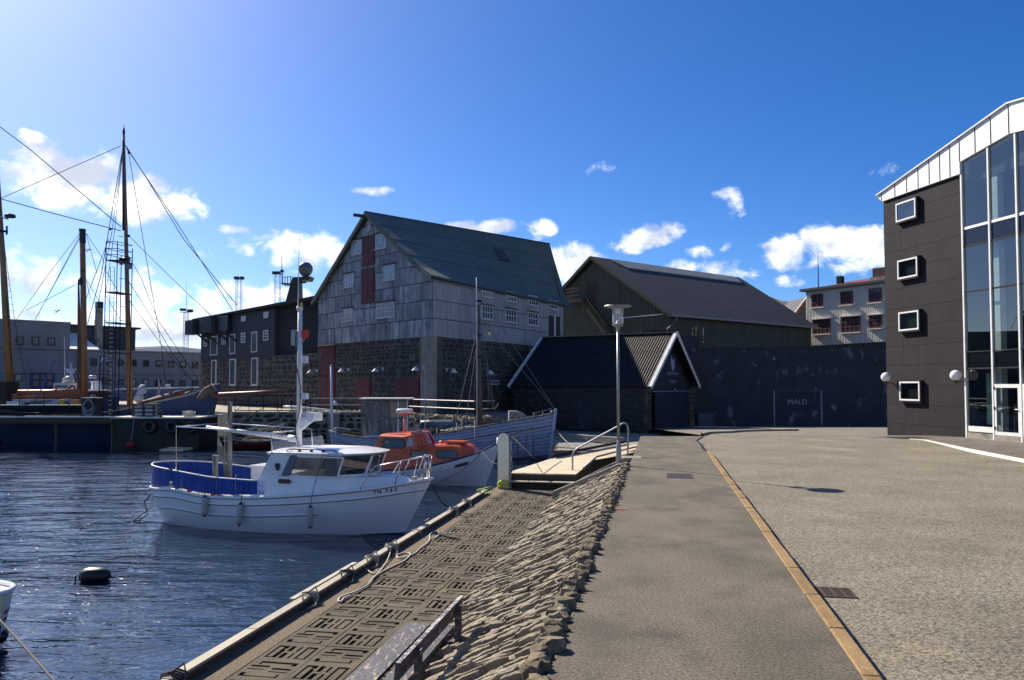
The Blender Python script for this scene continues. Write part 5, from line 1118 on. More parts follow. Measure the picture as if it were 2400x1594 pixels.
a = h11(665,652); b_ = h11(690,651); m.tube([(a[0],-1,a[1]),(b_[0],-1,b_[1])],.05,4); a = h11(704,661); b_ = h11(722,661); m.tube([(a[0],-1,a[1]-.2),(b_[0],-1,b_[1]-.2)],.12,4); m.build('rails', dark_steel, T11)
m = MB(fm); a = h11(665,605); b_ = h11(667,665); m.tube([(a[0],-1,a[1]),(b_[0],-1,b_[1])],[.03,.09],5); m.build('aerial', dark_steel, T11)

# dark warehouse of guessed form, added out of frame for the glass to mirror
fr_ = Fr2((-74,50), (-60,68)); T12 = thing('added_quay_warehouse', 'dark gabled warehouse added out of frame for the tall glass to mirror', 'warehouse', (-66,60,ZQ))
m = MB(fr_); m.prism([(0,-2),(22.8,-2),(22.8,12),(11.4,19),(0,12)], 0, 26); m.build('wall', charcoal, T12)
m = MB(fr_); m.prism([(-.6,11.7),(11.4,19.1),(23.4,11.7),(23.4,12.0),(11.4,19.5),(-.6,12.0)], -.5, 26.5); m.build('roof', roof_dark, T12)
for i in range(4):
    for j in range(2): window(T12, fr_, (2.5+5*i,3.8+5*i,3+4*j,4.6+4*j), white_paint, glass_grey, 2, 3, fw=.1, out=.1, sill=False)
# ================================================================ boats
def interp(tab, x):
    if x <= tab[0][0]: return tab[0][1]
    for (a, p), (b_, q) in zip(tab, tab[1:]):
        if x <= b_:
            u = (x-a)/(b_-a); return p+(q-p)*u
    return tab[-1][1]
def smoothi(tab, x):
    """smooth interpolation through a table"""
    n = len(tab)
    if x <= tab[0][0]: return tab[0][1]
    if x >= tab[-1][0]: return tab[-1][1]
    for i in range(n-1):
        if x <= tab[i+1][0]: break
    x0, y0 = tab[i]; x1, y1 = tab[i+1]; h = x1-x0
    def sl(k):
        if k <= 0: return (tab[1][1]-tab[0][1])/(tab[1][0]-tab[0][0])
        if k >= n-1: return (tab[-1][1]-tab[-2][1])/(tab[-1][0]-tab[-2][0])
        return (tab[k+1][1]-tab[k-1][1])/(tab[k+1][0]-tab[k-1][0])
    m0, m1 = sl(i)*h, sl(i+1)*h; t = (x-x0)/h
    return (2*t**3-3*t**2+1)*y0+(t**3-2*t**2+t)*m0+(-2*t**3+3*t**2)*y1+(t**3-t**2)*m1
class Hull:
    def __init__(s, x0, x1, k0, k1, beam, sheer, zk=-.45, p=((0,.7),(.5,.45),(1,1.15)), rk=1.0):
        s.__dict__.update(x0=x0, x1=x1, k0=k0, k1=k1, beam=beam, sheer=sheer, zk=zk, p=p, rk=rk)
    def pt(s, u, v, side=-1, off=0.):
        xs = s.x0+(s.x1-s.x0)*u; xk = s.k0+(s.k1-s.k0)*u; x = xk+(xs-xk)*(v**s.rk)
        b_ = max(.0, smoothi(s.beam, xs)); z = s.zk+(smoothi(s.sheer, xs)-s.zk)*v
        y = b_*sin(pi/2*max(0, v))**smoothi(s.p, u)
        return (x, side*(y+off), z)
    def skin(s, fr, nu=44, nv=14, v0=0., v1=1., off=0., side=None):
        m = MB(fr)
        for sd_ in ((side,) if side else (-1, 1)):
            k = len(m.v); m.grid(lambda i, j: s.pt(.5-.5*cos(pi*i), v0+(v1-v0)*j, sd_, off), nu, nv)
            if sd_ > 0: m.f = [f if f[0] < k else tuple(reversed(f)) for f in m.f]
        return m
    def uof(s, x): return (x-s.x0)/(s.x1-s.x0)
    def line(s, v, x0, x1, side, off, n=40):
        return [s.pt(s.uof(x0)+(s.uof(x1)-s.uof(x0))*i/n, v if not callable(v) else v(i/n), side, off) for i in range(n+1)]
    def deck(s, fr, dz=-.06, n=40, x0=None, x1=None, inset=.03, camber=0.):
        m = MB(fr); a = s.uof(x0) if x0 is not None else 0; b_ = s.uof(x1) if x1 is not None else 1
        def fn(i, j):
            q = s.pt(a+(b_-a)*i, 1, -1); y = (abs(q[1])-inset)*(2*j-1); y = 0 if abs(q[1]) < inset else y
            return (q[0], y, q[2]+dz+camber*(1-(2*j-1)**2))
        return m.grid(fn, n, 6)
# ---------------------------------------------------------------- white motor boat
Wb = Fr((-10.14, 22.69, ZW), (.9522,-.3055)); WB = thing('white_motor_boat', 'white cabin boat with blue canvas round its aft deck and white mast', 'boat', Wb.P(4,0,0))
HWb = Hull(-.15, 8.52, .45, 7.45, [(-.15,.12),(.0,.42),(.3,.72),(.9,.98),(2,1.14),(3.5,1.2),(5,1.14),(6.3,.93),(7.3,.62),(8.1,.26),(8.52,.03)],
           [(-.15,.98),(.6,1.0),(1.25,1.04),(2.4,.92),(3.7,.94),(5,1.03),(7,1.23),(8.52,1.47)], zk=-.5, p=((0,.55),(.25,.42),(.55,.40),(.8,.62),(1,1.05)))
o = HWb.skin(Wb, 60, 20).build('hull', white_gel, WB, smooth=True)
m = HWb.skin(Wb, 50, 6, .0, .285, .004); m.build('antifouling', navy, WB, smooth=True)
for v, x0, x1 in ((.865,.2,8.46),(.985,-.1,8.5)):
    for sd_ in (-1, 1):
        m = MB(Wb); m.tube(HWb.line(v, x0, x1, sd_, .012), .022, 6); m.build('rubbing_strake', white_gel, WB, smooth=True)
        m = MB(Wb); m.tube([(x, y, z-.024) for x, y, z in HWb.line(v, x0, x1, sd_, .012)], .011, 5); m.build('strake_shadow_line', black_m, WB, smooth=True)
for sd_ in (-1, 1):
    m = MB(Wb); m.tube(HWb.line(.66, .5, 5.9, sd_, .01), .020, 6); m.build('rubbing_strake', white_gel, WB, smooth=True)
    m = MB(Wb); m.tube([(x, y, z-.022) for x, y, z in HWb.line(.66, .5, 5.9, sd_, .01)], .010, 5); m.build('strake_shadow_line', black_m, WB, smooth=True)
m = HWb.deck(Wb, -.10, 40, -.1, 3.8, .05); m.build('cockpit_sole', conc, WB)
m = HWb.deck(Wb, -.02, 40, 3.7, 8.5, .02, .05); m.build('foredeck', white_gel, WB, smooth=True)
m = MB(Wb); m.tube(HWb.line(1., -.15, 8.52, -1, .0)+HWb.line(1., 8.52, -.15, 1, .0)+[HWb.pt(0,1,-1)], .03, 6); m.build('gunwale', white_gel, WB, smooth=True)
def wp(px, py, y=-1.): x, z = Wb.hit(px, py, y); return (x, y, z)
def z1(x, y): return 340+x/4.1275, 920+y/4.1275
def z2(x, y): return 640+x/4.126, 920+y/4.126
def z6(x, y): return 560+x/8.71, 940+y/8.71
# lower cabin and trunk: lofted outline
def loft(fr, rings, cap=True):
    m = MB(fr); n = len(rings[0]); m.v = [fr.P(*p) for r in rings for p in r]
    for j in range(len(rings)-1):
        for k in range(n): m.f.append((j*n+k, j*n+(k+1) % n, (j+1)*n+(k+1) % n, (j+1)*n+k))
    if cap: m.f.append(tuple(range(n-1,-1,-1))); m.f.append(tuple((len(rings)-1)*n+k for k in range(n)))
    return m
def sym(pts): return [(x, -y, z) for x, y, z in pts]+[(x, y, z) for x, y, z in reversed(pts)]
r0 = sym([(3.70,.98,.90),(5.2,.98,.95),(6.4,.82,1.08),(7.35,.52,1.22),(7.95,.22,1.30)])
r1 = sym([(4.02,.93,1.50),(5.2,.92,1.50),(6.3,.76,1.50),(7.2,.46,1.50),(7.66,.20,1.49)])
r2 = sym([(4.04,.6,1.53),(5.2,.6,1.54),(6.3,.5,1.55),(7.1,.3,1.55),(7.55,.12,1.53)])
autosmooth(loft(Wb, [r0, r1, r2]).build('cabin_trunk', white_gel, WB), 30)
# upper wheelhouse: aft quarter panels, posts, panes, roof
for sd_ in (-1, 1):
    y = .93*sd_; m = MB(Wb); m.prism([(4.03,1.5),(4.34,2.04),(4.95,2.04),(4.68,1.5)], y-.02, y+.02); m.build('quarter_panel', white_gel, WB)
    m = MB(Wb); m.prism([(4.66,1.5),(4.92,2.02),(5.16,2.02),(4.90,1.5)], y-.026, y+.014); m.build('grey_trim', mk('grey_trim', (.13,.14,.17), rough=.6), WB)
    m = MB(Wb); m.quad((4.89,y*.99,1.52),(6.27,.84*sd_,1.52),(6.38,.82*sd_,2.0),(5.12,y*.97,2.0)); m.build('side_window', tint, WB)
    m = MB(Wb); m.bar((4.88,y,1.51),(6.28,.86*sd_,1.51),.03,.03); m.bar((5.1,y,2.01),(6.4,.84*sd_,2.01),.03,.04); m.build('window_rail', white_gel, WB)
# windscreen raked forward
wsb = [(6.27,-.85),(6.78,-.36),(6.78,.36),(6.27,.85)]; wst = [(6.42,-.83),(6.98,-.36),(6.98,.36),(6.42,.83)]; zb_ = 1.53
for i in range(4): m = MB(Wb); m.bar((*wsb[i],zb_),(*wst[i],2.03),.045,.05); m.build('screen_post', white_gel, WB)
for i in range(3):
    m = MB(Wb); m.quad((*wsb[i],zb_+.02),(*wsb[i+1],zb_+.02),(*wst[i+1],2.02),(*wst[i],2.02)); m.build('windscreen', tint, WB); m = MB(Wb); m.bar((*wsb[i],zb_+.01),(*wsb[i+1],zb_+.01),.04,.05); m.build('screen_sill', white_gel, WB)
m = MB(Wb); m.prism([(4.05,1.5),(4.36,2.03),(4.40,2.03),(4.09,1.5)], -.91, -.35); m.prism([(4.05,1.5),(4.36,2.03),(4.40,2.03),(4.09,1.5)], .35, .91); m.build('aft_bulkhead', white_gel, WB)
m = MB(Wb); m.box(4.5,5.8,-.7,-.35,.95,1.50); m.box(6.2,6.5,-.3,.3,1.3,1.62); m.build('console', black_m, WB)
m = MB(Wb); m.lathe((5.7,-.2,1.5),[(.14,0),(.16,.05),(.14,.45),(.1,.5)],12); m.build('skipper_seat', mk('pale_seat', (.5,.5,.48), rough=.6), WB, smooth=True)
m = MB(Wb); m.torus((5.55,.3,1.78), .14, .045, ax=(.2,1,0), n=18); m.build('lifebuoy', white_paint, WB, smooth=True)
top = sym([(4.22,.90,2.04),(5.2,.98,2.05),(6.4,.93,2.06),(6.95,.60,2.07),(7.08,.25,2.07)]); t2 = sym([(4.18,.93,2.09),(5.2,1.0,2.11),(6.45,.95,2.11),(7.02,.6,2.12),(7.15,.25,2.12)]); t3 = sym([(4.35,.55,2.17),(5.2,.62,2.20),(6.3,.6,2.20),(6.7,.4,2.19),(6.8,.15,2.19)])
autosmooth(loft(Wb, [top, t2, t3]).build('cabin_roof', white_gel, WB), 38)
for yy in (-.86,.86):
    m = MB(Wb); m.tube([(4.75,yy,2.14),(4.85,yy,2.19),(6.15,yy,2.19),(6.25,yy,2.14)], .016, 6); 
    for x in (5.15,5.5,5.85): m.box(x-.04,x+.04,yy-.012,yy+.012,2.13,2.185)
    m.build('roof_grab_rail', mk('teak_dark', (.05,.03,.02), rough=.6), WB)
# name plate, letters, side light
a = wp(*z2(105,860), -.99); m = MB(Wb); n = 8
x, z = a[0], a[2]; pl_ = [(x-.155+.0*1,z-.055),(x+.155,z-.055),(x+.185,z-.025),(x+.185,z+.025),(x+.155,z+.055),(x-.155,z+.055),(x-.185,z+.025),(x-.185,z-.025)]
FW = Fr(Wb.P(0,-.965,0), Wb.x); m = MB(FW); m.prism(pl_, -.02, .0); np_ = m.build('name_plate', mk('dark_plaque', (.035,.03,.035), rough=.6), WB)
text('SULAN', FW, x, z, .09, mk('plaque_letters', (.16,.14,.13), rough=.7), np_, -.024, sx=1.25)
for i in range(2):
    q = wp(*z1(1110+28*i,970), -1.0); m = MB(FW); m.torus((q[0], -.03, q[2]), .028, .006, ax=(0,1,0), n=12, m=4); m.build('emblem_ring', grey_dark, WB)
# registration follows the flare of the bow
def hull_text(s, H, fr, xs_, v, size, mt, parent, side=-1, adv=.62, off=.006):
    x = xs_
    for ch in s:
        if ch != ' ':
            u = H.uof(x); p = Vector(fr.P(*H.pt(u, v, side, off))); px_ = Vector(fr.P(*H.pt(u+.01, v, side, off))); pv = Vector(fr.P(*H.pt(u, v+.06, side, off)))
            ax = (px_-p).normalized(); nz_ = ax.cross((pv-p).normalized()).normalized(); ay = nz_.cross(ax)
            cu = bpy.data.curves.new('lettering', 'FONT'); cu.body = ch; cu.size = size; cu.align_x = 'CENTER'; cu.align_y = 'CENTER'; cu.extrude = .001; cu.offset = size*.025; cu.materials.append(mt)
            o = bpy.data.objects.new('lettering', cu); C.objects.link(o); M3 = Matrix((ax, ay, nz_)).transposed()
            o.matrix_basis = Matrix.Translation(p-LOC[parent]) @ M3.to_4x4(); o.parent = parent; tomesh(o)
        x += size*adv*(1.0 if ch != ' ' else .6)
hull_text('TN 763', HWb, Wb, 7.27, .925, .125, black_m, WB, adv=.85)
q = wp(*z2(50,718), -.96); m = MB(Wb); m.box(q[0]-.05,q[0]+.04,-1.03,-.955,q[2]-.02,q[2]+.09); m.box(q[0]-.025,q[0]+.025,-1.02,-.955,q[2]-.09,q[2]-.02); m.build('side_lamp', black_m, WB)
# pulpit
def pul(sd_):
    yb = .78*sd_; m = MB(Wb)
    def Q(px, py, y): a = wp(*z2(px, py), -abs(y)); return (a[0], y, a[2])
    p = [Q(845,940,.80*sd_), Q(850,900,.80*sd_), Q(985,715,.72*sd_), Q(1300,650,.42*sd_), Q(1470,622,.22*sd_)]
    m.tube(p+[(8.35,.12*sd_,2.06)], .017, 7)
    for a, b_ in (((1178,890,.55),(1240,665,.50)),((1245,805,.50),(1325,650,.42)),((1430,835,.18),(1480,625,.2)),((1455,850,.16),(1470,625,.22))): m.tube([Q(a[0],a[1],a[2]*sd_), Q(b_[0],b_[1],b_[2]*sd_)], .014, 6)
    m.tube([(8.35,.12*sd_,2.06),(8.40,.06*sd_,1.5)], .015, 6)
    return m.build('pulpit_rail', stainless, WB, smooth=True)
pul(-1); pul(1); m = MB(Wb); m.tube([(8.35,-.12,2.06),(8.42,0,2.06),(8.35,.12,2.06)], .017, 7); m.tube([(8.37,-.1,1.86),(8.43,0,1.86),(8.37,.1,1.86)], .012, 6); m.build('pulpit_rail', stainless, WB, smooth=True)
m = MB(Wb); m.box(7.95,8.05,-.1,.1,1.38,1.50); m.box(8.15,8.2,-.14,.14,1.44,1.47); m.build('bow_cleat', steel, WB)
q = wp(*z2(965,785), -.5); m = MB(Wb); m.sphere((q[0],-.45,1.57), .07, 10, 6, (1.6,1,.5)); m.build('deck_vent', white_gel, WB, smooth=True)
# mast, radar, lamps
m = MB(Wb); m.tube([(4.57,0,2.15),(4.57,0,4.3),(4.56,0,5.95)], [.075,.07,.06], 10); m.tube([(4.55,0,5.9),(4.55,0,6.0)], .085, 10); mo = m.build('mast', white_paint, WB, smooth=True)
m = MB(Wb); m.tube([(4.50,-.02,5.9),(4.53,-.02,7.9)], [.015,.006], 5); m.build('whip_aerial', white_paint, mo)
m = MB(Wb); m.lathe((4.60,0,5.98),[(.035,0),(.04,.06),(.035,.13)],8); m.build('anchor_light', yellow_m, mo)
a = wp(*z6(1275,240), -.2); b_ = wp(*z6(1535,415), -.2); ra = MB(Wb); ra.hexa([(a[0],-.25,b_[2]+.03),(b_[0]-.02,-.25,b_[2]),(b_[0]-.02,.25,b_[2]),(a[0],.25,b_[2]+.03),(a[0]+.01,-.22,a[2]),(b_[0],-.22,a[2]),(b_[0],.22,a[2]),(a[0]+.01,.22,a[2])]); ro = autosmooth(ra.build('radar', white_gel, WB))
m = MB(Wb); m.prism([(4.57,b_[2]+.02),(5.0,b_[2]+.0),(4.62,b_[2]-.27),(4.57,b_[2]-.27)], -.05, .05); m.build('radar_bracket', white_gel, ro)
fw2 = Fr(Wb.P(0,-.24,0), Wb.x); xx_ = a[0]+.10; zz_ = (a[2]+b_[2])/2+.03; m = MB(fw2); m.box(xx_-.055,xx_+.055,-.012,.03,zz_-.035,zz_+.035); lg = m.build('logo_plate', white_paint, ro)
text('JRC', fw2, xx_, zz_, .055, mk('logo_blue', (.04,.05,.3), rough=.6), lg, -.015, sx=1.1); m = MB(fw2)
for q in ((-.058,.058,-.04,-.035),(-.058,.058,.035,.04),(-.058,-.053,-.035,.035),(.053,.058,-.035,.035)): m.box(xx_+q[0],xx_+q[1],-.014,-.011,zz_+q[2],zz_+q[3])
m.build('logo_border', red_m, lg)
for (dx, z, w_, h, mt, nm) in ((-.16,5.15,.16,.42,mk('grey_lamp_back', (.4,.4,.4), rough=.5),'deck_lamp'),(.16,5.25,.12,.22,red_m,'port_light'),(.17,4.55,.11,.20,white_paint,'deck_lamp'),(.17,3.55,.16,.16,white_paint,'deck_lamp')):
    x = 4.57+dx; m = MB(Wb); m.box(x-w_/2,x+w_/2,-.07,.07,z-h/2,z+h/2); m.build(nm, mt, mo)
    m = MB(Wb); m.tube([(4.57,0,z-.35),(x,0,z-h/2)], .012, 5); m.build('lamp_arm', steel, mo)
m = MB(Wb); m.tube([(4.5,-.07,5.6),(4.46,-.09,4.6),(4.66,-.08,3.8),(4.64,-.09,3.2),(4.48,-.09,2.6),(4.62,-.1,2.2)], .012, 5); m.build('mast_cable', black_m, mo)
m = MB(Wb); m.tube([(1.55,.0,2.66),(4.4,0,2.40)], [.045,.07], 8); m.tube([(4.25,0,2.41),(4.55,0,2.38)], .09, 8); m.build('boom', white_paint, WB, smooth=True)
# spray screen behind the mast
m = MB(Wb); m.quad((4.28,-.75,2.12),(5.05,-.15,2.18),(4.98,-.15,2.45),(4.2,-.75,2.38)); m.quad((5.05,-.15,2.18),(5.05,.55,2.18),(4.95,.55,2.47),(4.98,-.15,2.45)); m.build('spray_screen', clear, WB)
# awning frame over the aft deck
m = MB(Wb); 
A_ = wp(*z1(300,800), -.98); B_ = wp(*z1(302,330), -.98); C_ = wp(*z1(1218,388), -.93); D_ = wp(*z1(1228,590), -.93)
m.tube([A_, B_, C_, D_], .018, 6); far = [(x+.05, -y, z+.0) for x, y, z in (A_, B_, C_, D_)]; m.tube([B_, far[1]], .018, 6); m.tube([far[0], far[1], far[2], (far[3][0],far[3][1],2.1)], .018, 6); m.tube([C_, far[2]], .018, 6); m.build('awning_frame', stainless, WB, smooth=True)
# blue canvas round the aft deck: far side, stern, near side with its opening
def canvas(pts, zt_, zb2, name='blue_canvas'):
    m = MB(Wb); vs = []; n = len(pts)
    for i, (x, y) in enumerate(pts):
        for j in range(5):
            f = j/4; b2 = .012*sin(i*2.3+j)*(1-abs(2*f-1)); nrm = 1+b2; vs.append(Wb.P(x, y*nrm, zb2(x)+(zt_(x)-zb2(x))*f))
    m.add(vs, [(i*5+j, (i+1)*5+j, (i+1)*5+j+1, i*5+j+1) for i in range(n-1) for j in range(4)]); o = m.build(name, blue_tarp, WB, smooth=True)
    m = MB(Wb); m.tube([(x, y, zt_(x)+.012) for x, y in pts], .02, 6); m.build('canvas_rail', white_paint, o, smooth=True)
zt_ = lambda x: interp([(-.2,1.62),(.9,1.56),(1.4,1.52),(2.6,1.40),(4.1,1.36)], x); zb_s = lambda x: smoothi(HWb.sheer, max(-.1, x))+.06
def outl(x0, x1, side, n=16): return [(lambda q: (q[0]+.03, q[1]*.95))(HWb.pt(HWb.uof(x0+(x1-x0)*i/n), 1, side)) for i in range(n+1)]
canvas(outl(1.25, 4.05, -1), zt_, zb_s)
canvas(outl(1.12, -.14, -1)+outl(-.14, 4.1, 1, 26), zt_, zb_s)
for x in (1.6,2.2,2.8,3.4):
    q = HWb.pt(HWb.uof(x), 1, -1); m = MB(Wb); m.tube([(x,-abs(q[1])*.94,.9),(x,-abs(q[1])*.94,1.5)], .013, 5); m.build('canvas_stanchion', steel, WB)
m = MB(Wb); m.tube([(2.25,.1,.85),(2.25,.1,3.38)], [.085,.065], 8); m.build('mizzen_post', timber_weather, WB); m = MB(Wb); m.tube([(1.98,.1,3.0-.9),(2.32,.0,.85)], .035, 6); m.tube([(2.02,-.2,.9),(2.02,-.2,1.9)], .08, 8); m.build('gaff_spar', timber_weather, WB)
m = MB(Wb); m.box(2.9,3.75,.2,.9,.95,1.56); m.box(2.8,3.8,.15,.95,1.565,1.60); m.build('engine_box', white_gel, WB)
for x, mt in ((1.9,red_m),(2.7,red_m)): m = MB(Wb); q = HWb.pt(HWb.uof(x),1,-1); m.box(x-.06,x+.06,q[1]*.97,q[1]*.92,q[2]+.02,q[2]+.09); m.build('red_float', mt, WB)
m = MB(Wb); m.tube([(.25,-.5,.9),(-.12,-.5,.55),(-.05,-.45,.2),(-.35,-.5,-.02)], .018, 5); m.build('stern_line', rope_dark, WB); m = MB(Wb); m.tube([(-.1,-.3,.35),(-.5,-.55,-.02)], .02, 5); m.build('rudder_arm', black_m, WB)
for i, (px, py, pyb, lbl) in enumerate(((479,1160,1213,'sausage fender hanging aftmost on the white boat side'),(564,1177,1235,'slightly tilted sausage fender amidships on the white boat'),(727,1184,1240,'sausage fender hanging below the cabin windows of the white boat'))):
    x, z1_ = Wb.hit(px, py, -1.28); z0_ = Wb.hit(px, pyb, -1.28)[1]; xb = x-(.05 if i == 1 else 0); F_ = thing('boat_fender', lbl, 'fender', Wb.P(x,-1.28,z0_), 'fenders on the white boat')
    H = z1_-z0_; m = MB(Wb)
    def fp(u): return (xb+(x-xb)*u, -1.27+.0*u, z0_+H*u)
    m.tube([fp(.10),fp(.14),fp(.2),fp(.82),fp(.87),fp(.9)], [.055,.075,.08,.08,.075,.055], 12); m.build('body', fender_m, F_, smooth=True)
    m = MB(Wb); m.tube([fp(.88),fp(.93),fp(1)], [.062,.05,.02], 10); m.build('eye_cap', navy, F_, smooth=True); m = MB(Wb); m.tube([fp(0),fp(.07),fp(.12)], [.01,.045,.062], 10); m.build('eye_cap', navy, F_, smooth=True)
    m = MB(Wb); m.tube([fp(.98), (x,-1.2,z1_+.25), ((x+.15,-.95,2.1) if i == 2 else (x,-1.05,1.45))], .009, 5); m.build('lanyard', rope_dark, F_)
# ---------------------------------------------------------------- orange topped double-ender
Ob = Fr((-8.26,32.14,ZW), (.96,-.28)); OB = thing('orange_cabin_boat', 'white clinker boat with bright orange cabin and radar behind the white boat', 'boat', Ob.P(4,0,0))
HO = Hull(-.35, 8.02, .25, 7.25, [(-.35,.03),(.2,.36),(1,.76),(2,1.02),(3.5,1.2),(5,1.12),(6,.9),(7,.54),(7.7,.2),(8.02,.035)],
          [(-.35,1.35),(.4,1.05),(1.5,.75),(3,.60),(4.4,.64),(5.8,.84),(7.2,1.24),(8.02,1.62)], zk=-.4, p=((0,1.0),(.3,.62),(.6,.62),(1,1.05)), rk=.75)
NS = 8
for sd_ in (-1, 1):
    for k in range(NS):
        v0 = .17+.83*k/NS; v1 = .17+.83*(k+1)/NS; m = MB(Ob); nu = 34
        vs = []
        for i in range(nu+1):
            u = .5-.5*cos(pi*i/nu)
            for (v, off) in ((v0,.022),(v1,.004)): vs.append(Ob.P(*HO.pt(u, v, sd_, off)))
            vs.append(Ob.P(*HO.pt(u, v0, sd_, -.01)))
        m.add(vs, [f for i in range(nu) for f in ((3*i,3*i+3,3*i+4,3*i+1),(3*i+2,3*i+5,3*i+3,3*i))]); m.build('strake', white_lap, OB, smooth=False)
HO.skin(Ob, 30, 4, 0, .19, -.005).build('bottom', black_m, OB, smooth=True)
m = MB(Ob); st_ = [HO.pt(1, v/10, -1) for v in range(0, 11)]; m.tube([(x+.03, 0, z) for x, y, z in st_]+[(8.07,0,1.85)], .065, 6); m.build('stem_post', white_lap, OB, smooth=True)
for sd_ in (-1, 1): m = MB(Ob); m.tube(HO.line(1, -.3, 8.0, sd_, .02), .035, 6); m.build('rubbing_rail', navy, OB, smooth=True)
m = HO.deck(Ob, -.03, 30, -.2, 7.9, .02, .03); m.build('deck', mk('pale_deck', (.35,.30,.25), rough=.7), OB)
c0 = sym([(3.08,.92,.56),(4.6,.95,.60),(5.8,.80,.78),(6.8,.52,1.05),(7.3,.28,1.25)]); c1 = sym([(3.25,.88,1.10),(4.7,.88,1.22),(5.7,.76,1.38),(6.7,.48,1.46),(7.08,.26,1.50)]); c2 = sym([(3.27,.80,1.16),(4.7,.78,1.46),(5.6,.66,1.50),(6.6,.42,1.56),(6.95,.2,1.57)]); c3 = sym([(3.3,.3,1.2),(4.7,.3,1.55),(5.5,.3,1.58),(6.5,.2,1.63),(6.8,.08,1.63)])
autosmooth(loft(Ob, [c0,c1,c2,c3]).build('cabin_trunk', orange_m, OB), 32)
h0 = sym([(3.12,.90,.9),(4.4,.90,.95),(5.10,.80,1.2),(5.42,.4,1.45)]); h1 = sym([(3.45,.80,1.88),(4.5,.80,1.86),(4.95,.66,1.97),(5.12,.35,2.02)]); h2 = sym([(3.5,.6,1.95),(4.45,.6,1.98),(4.8,.5,2.05),(4.95,.25,2.08)])
autosmooth(loft(Ob, [h0,h1,h2]).build('wheelhouse', orange_m, OB), 28)
def rr(x0, x1, z0, z1, r=.07, n=4, skew=0.):
    out = []
    for (cx, cz, a0) in ((x1-r,z1-r,0),(x0+r,z1-r,90),(x0+r,z0+r,180),(x1-r,z0+r,270)):
        for i in range(n+1): a = rad(a0+90*i/n); xx = cx+r*cos(a); zz = cz+r*sin(a); out.append((xx+skew*(zz-z0), zz))
    return out
def win_o(x0, x1, z0, z1, ya, yb, skew, nm, mt, r=.07, yl=None):
    """pane lying on the cabin side: ya at x0, yb at x1; lean inwards with height"""
    for sd_ in (-1, 1):
        p = rr(x0, x1, z0, z1, r, 4, skew); y = lambda x, z: (ya+(yb-ya)*(x-x0)/(x1-x0)-(z-z0)*(yl or 0))*sd_
        m = MB(Ob); f = rr(x0-.03, x1+.03, z0-.03, z1+.03, r+.02, 4, skew); m.add([Ob.P(x, y(x,z)+.012*sd_, z) for x, z in f], [tuple(range(len(f)))]); o = m.build('window_seal', black_m, OB)
        m = MB(Ob); m.add([Ob.P(x, y(x,z)+.018*sd_, z) for x, z in p], [tuple(range(len(p)))]); m.build(nm, mt, o)
win_o(3.64,4.52,1.45,1.76,.85,.835,0.02,'pane',glass_grey,.07,.1)
win_o(4.92,5.55,1.08,1.34,.90,.80,-.25,'pane',glass_grey,.08,.12); win_o(5.9,6.62,1.10,1.36,.77,.60,-.2,'pane',glass_grey,.09,.15)
m = MB(Ob); m.box(5.95,6.5,-.80,-.76,1.26,1.34); 
for sd_ in (-1,1):   # angled fore windows
    a, b_ = Vector((4.62,.845*sd_,1.50)), Vector((5.10,.60*sd_,1.52)); c_, d_ = Vector((5.0,.56*sd_,1.88)), Vector((4.66,.765*sd_,1.82)); nn = Vector((.5,.85*sd_,.1))*.03
    m = MB(Ob); m.quad(*[tuple(q+nn) for q in (a,b_,c_,d_)]); m.build('fore_window', g_pale, OB)
    a, b_ = Vector((5.20,.52*sd_,1.56)), Vector((5.40,.12*sd_,1.58)); c_, d_ = Vector((5.16,.10*sd_,1.95)), Vector((5.05,.44*sd_,1.93)); nn = Vector((.8,.4*sd_,.2))*.03
    m = MB(Ob); m.quad(*[tuple(q+nn) for q in (a,b_,c_,d_)]); m.build('fore_window', g_pale, OB)
m = MB(Ob); m.box(6.0,6.75,-.3,.3,1.62,1.70); m.build('hatch', orange_m, OB); m = MB(Ob); m.sphere((5.75,0,1.62), .12, 10, 6, (1,1,.7)); m.build('deck_dome', orange_m, OB, smooth=True)
m = MB(Ob); m.tube([(5.6,-.62,1.53),(6.6,-.45,1.60)], .012, 5); m.tube([(3.75,-.62,2.0),(4.45,-.6,2.03)], .014, 5); m.build('grab_rail', steel, OB)
m = MB(Ob); m.tube([(4.18,0,2.0),(4.18,0,2.62)], .055, 8); rp_ = m.build('radar_post', mk('pinkish_post', (.5,.3,.27), rough=.6), OB, smooth=True)
ca = (4.18,0,2.66); m = MB(Ob); m.lathe(ca, [(.10,-.02),(.26,.06),(.315,.09)], 18); m.build('radar_base', orange_m, rp_, smooth=True); m = MB(Ob); m.lathe(ca, [(.32,.091),(.335,.12),(.33,.23),(.29,.262),(.1,.275)], 20); rdm = autosmooth(m.build('radar_dome', white_gel, rp_), 40)
fo = Fr(Ob.P(4.18,-.34,0), Ob.x); text('Raytheon', fo, -.12, 2.83, .062, mk('maroon_letters', (.12,.01,.04), rough=.6), rdm, .02, sx=1.0)
m = MB(Ob); m.tube([(5.13,-.2,1.55),(5.13,-.2,3.1),(5.12,-.2,4.65)], [.025,.018,.008], 6); m.build('whip_aerial', mk('pale_pink_rod', (.5,.38,.36), rough=.5), OB)
m = MB(Ob); m.tube([(5.1,.5,1.4),(5.1,.5,2.2)], .02, 6); m.build('green_pole', mk('green_pole', (.05,.25,.14), rough=.6), OB)
m = MB(Ob); m.box(3.76,3.92,-.87,-.86,1.62,1.70); m.build('sticker', mk('orange_sticker', (.6,.25,.1), rough=.6), OB)
a = HO.uof(6.5); 
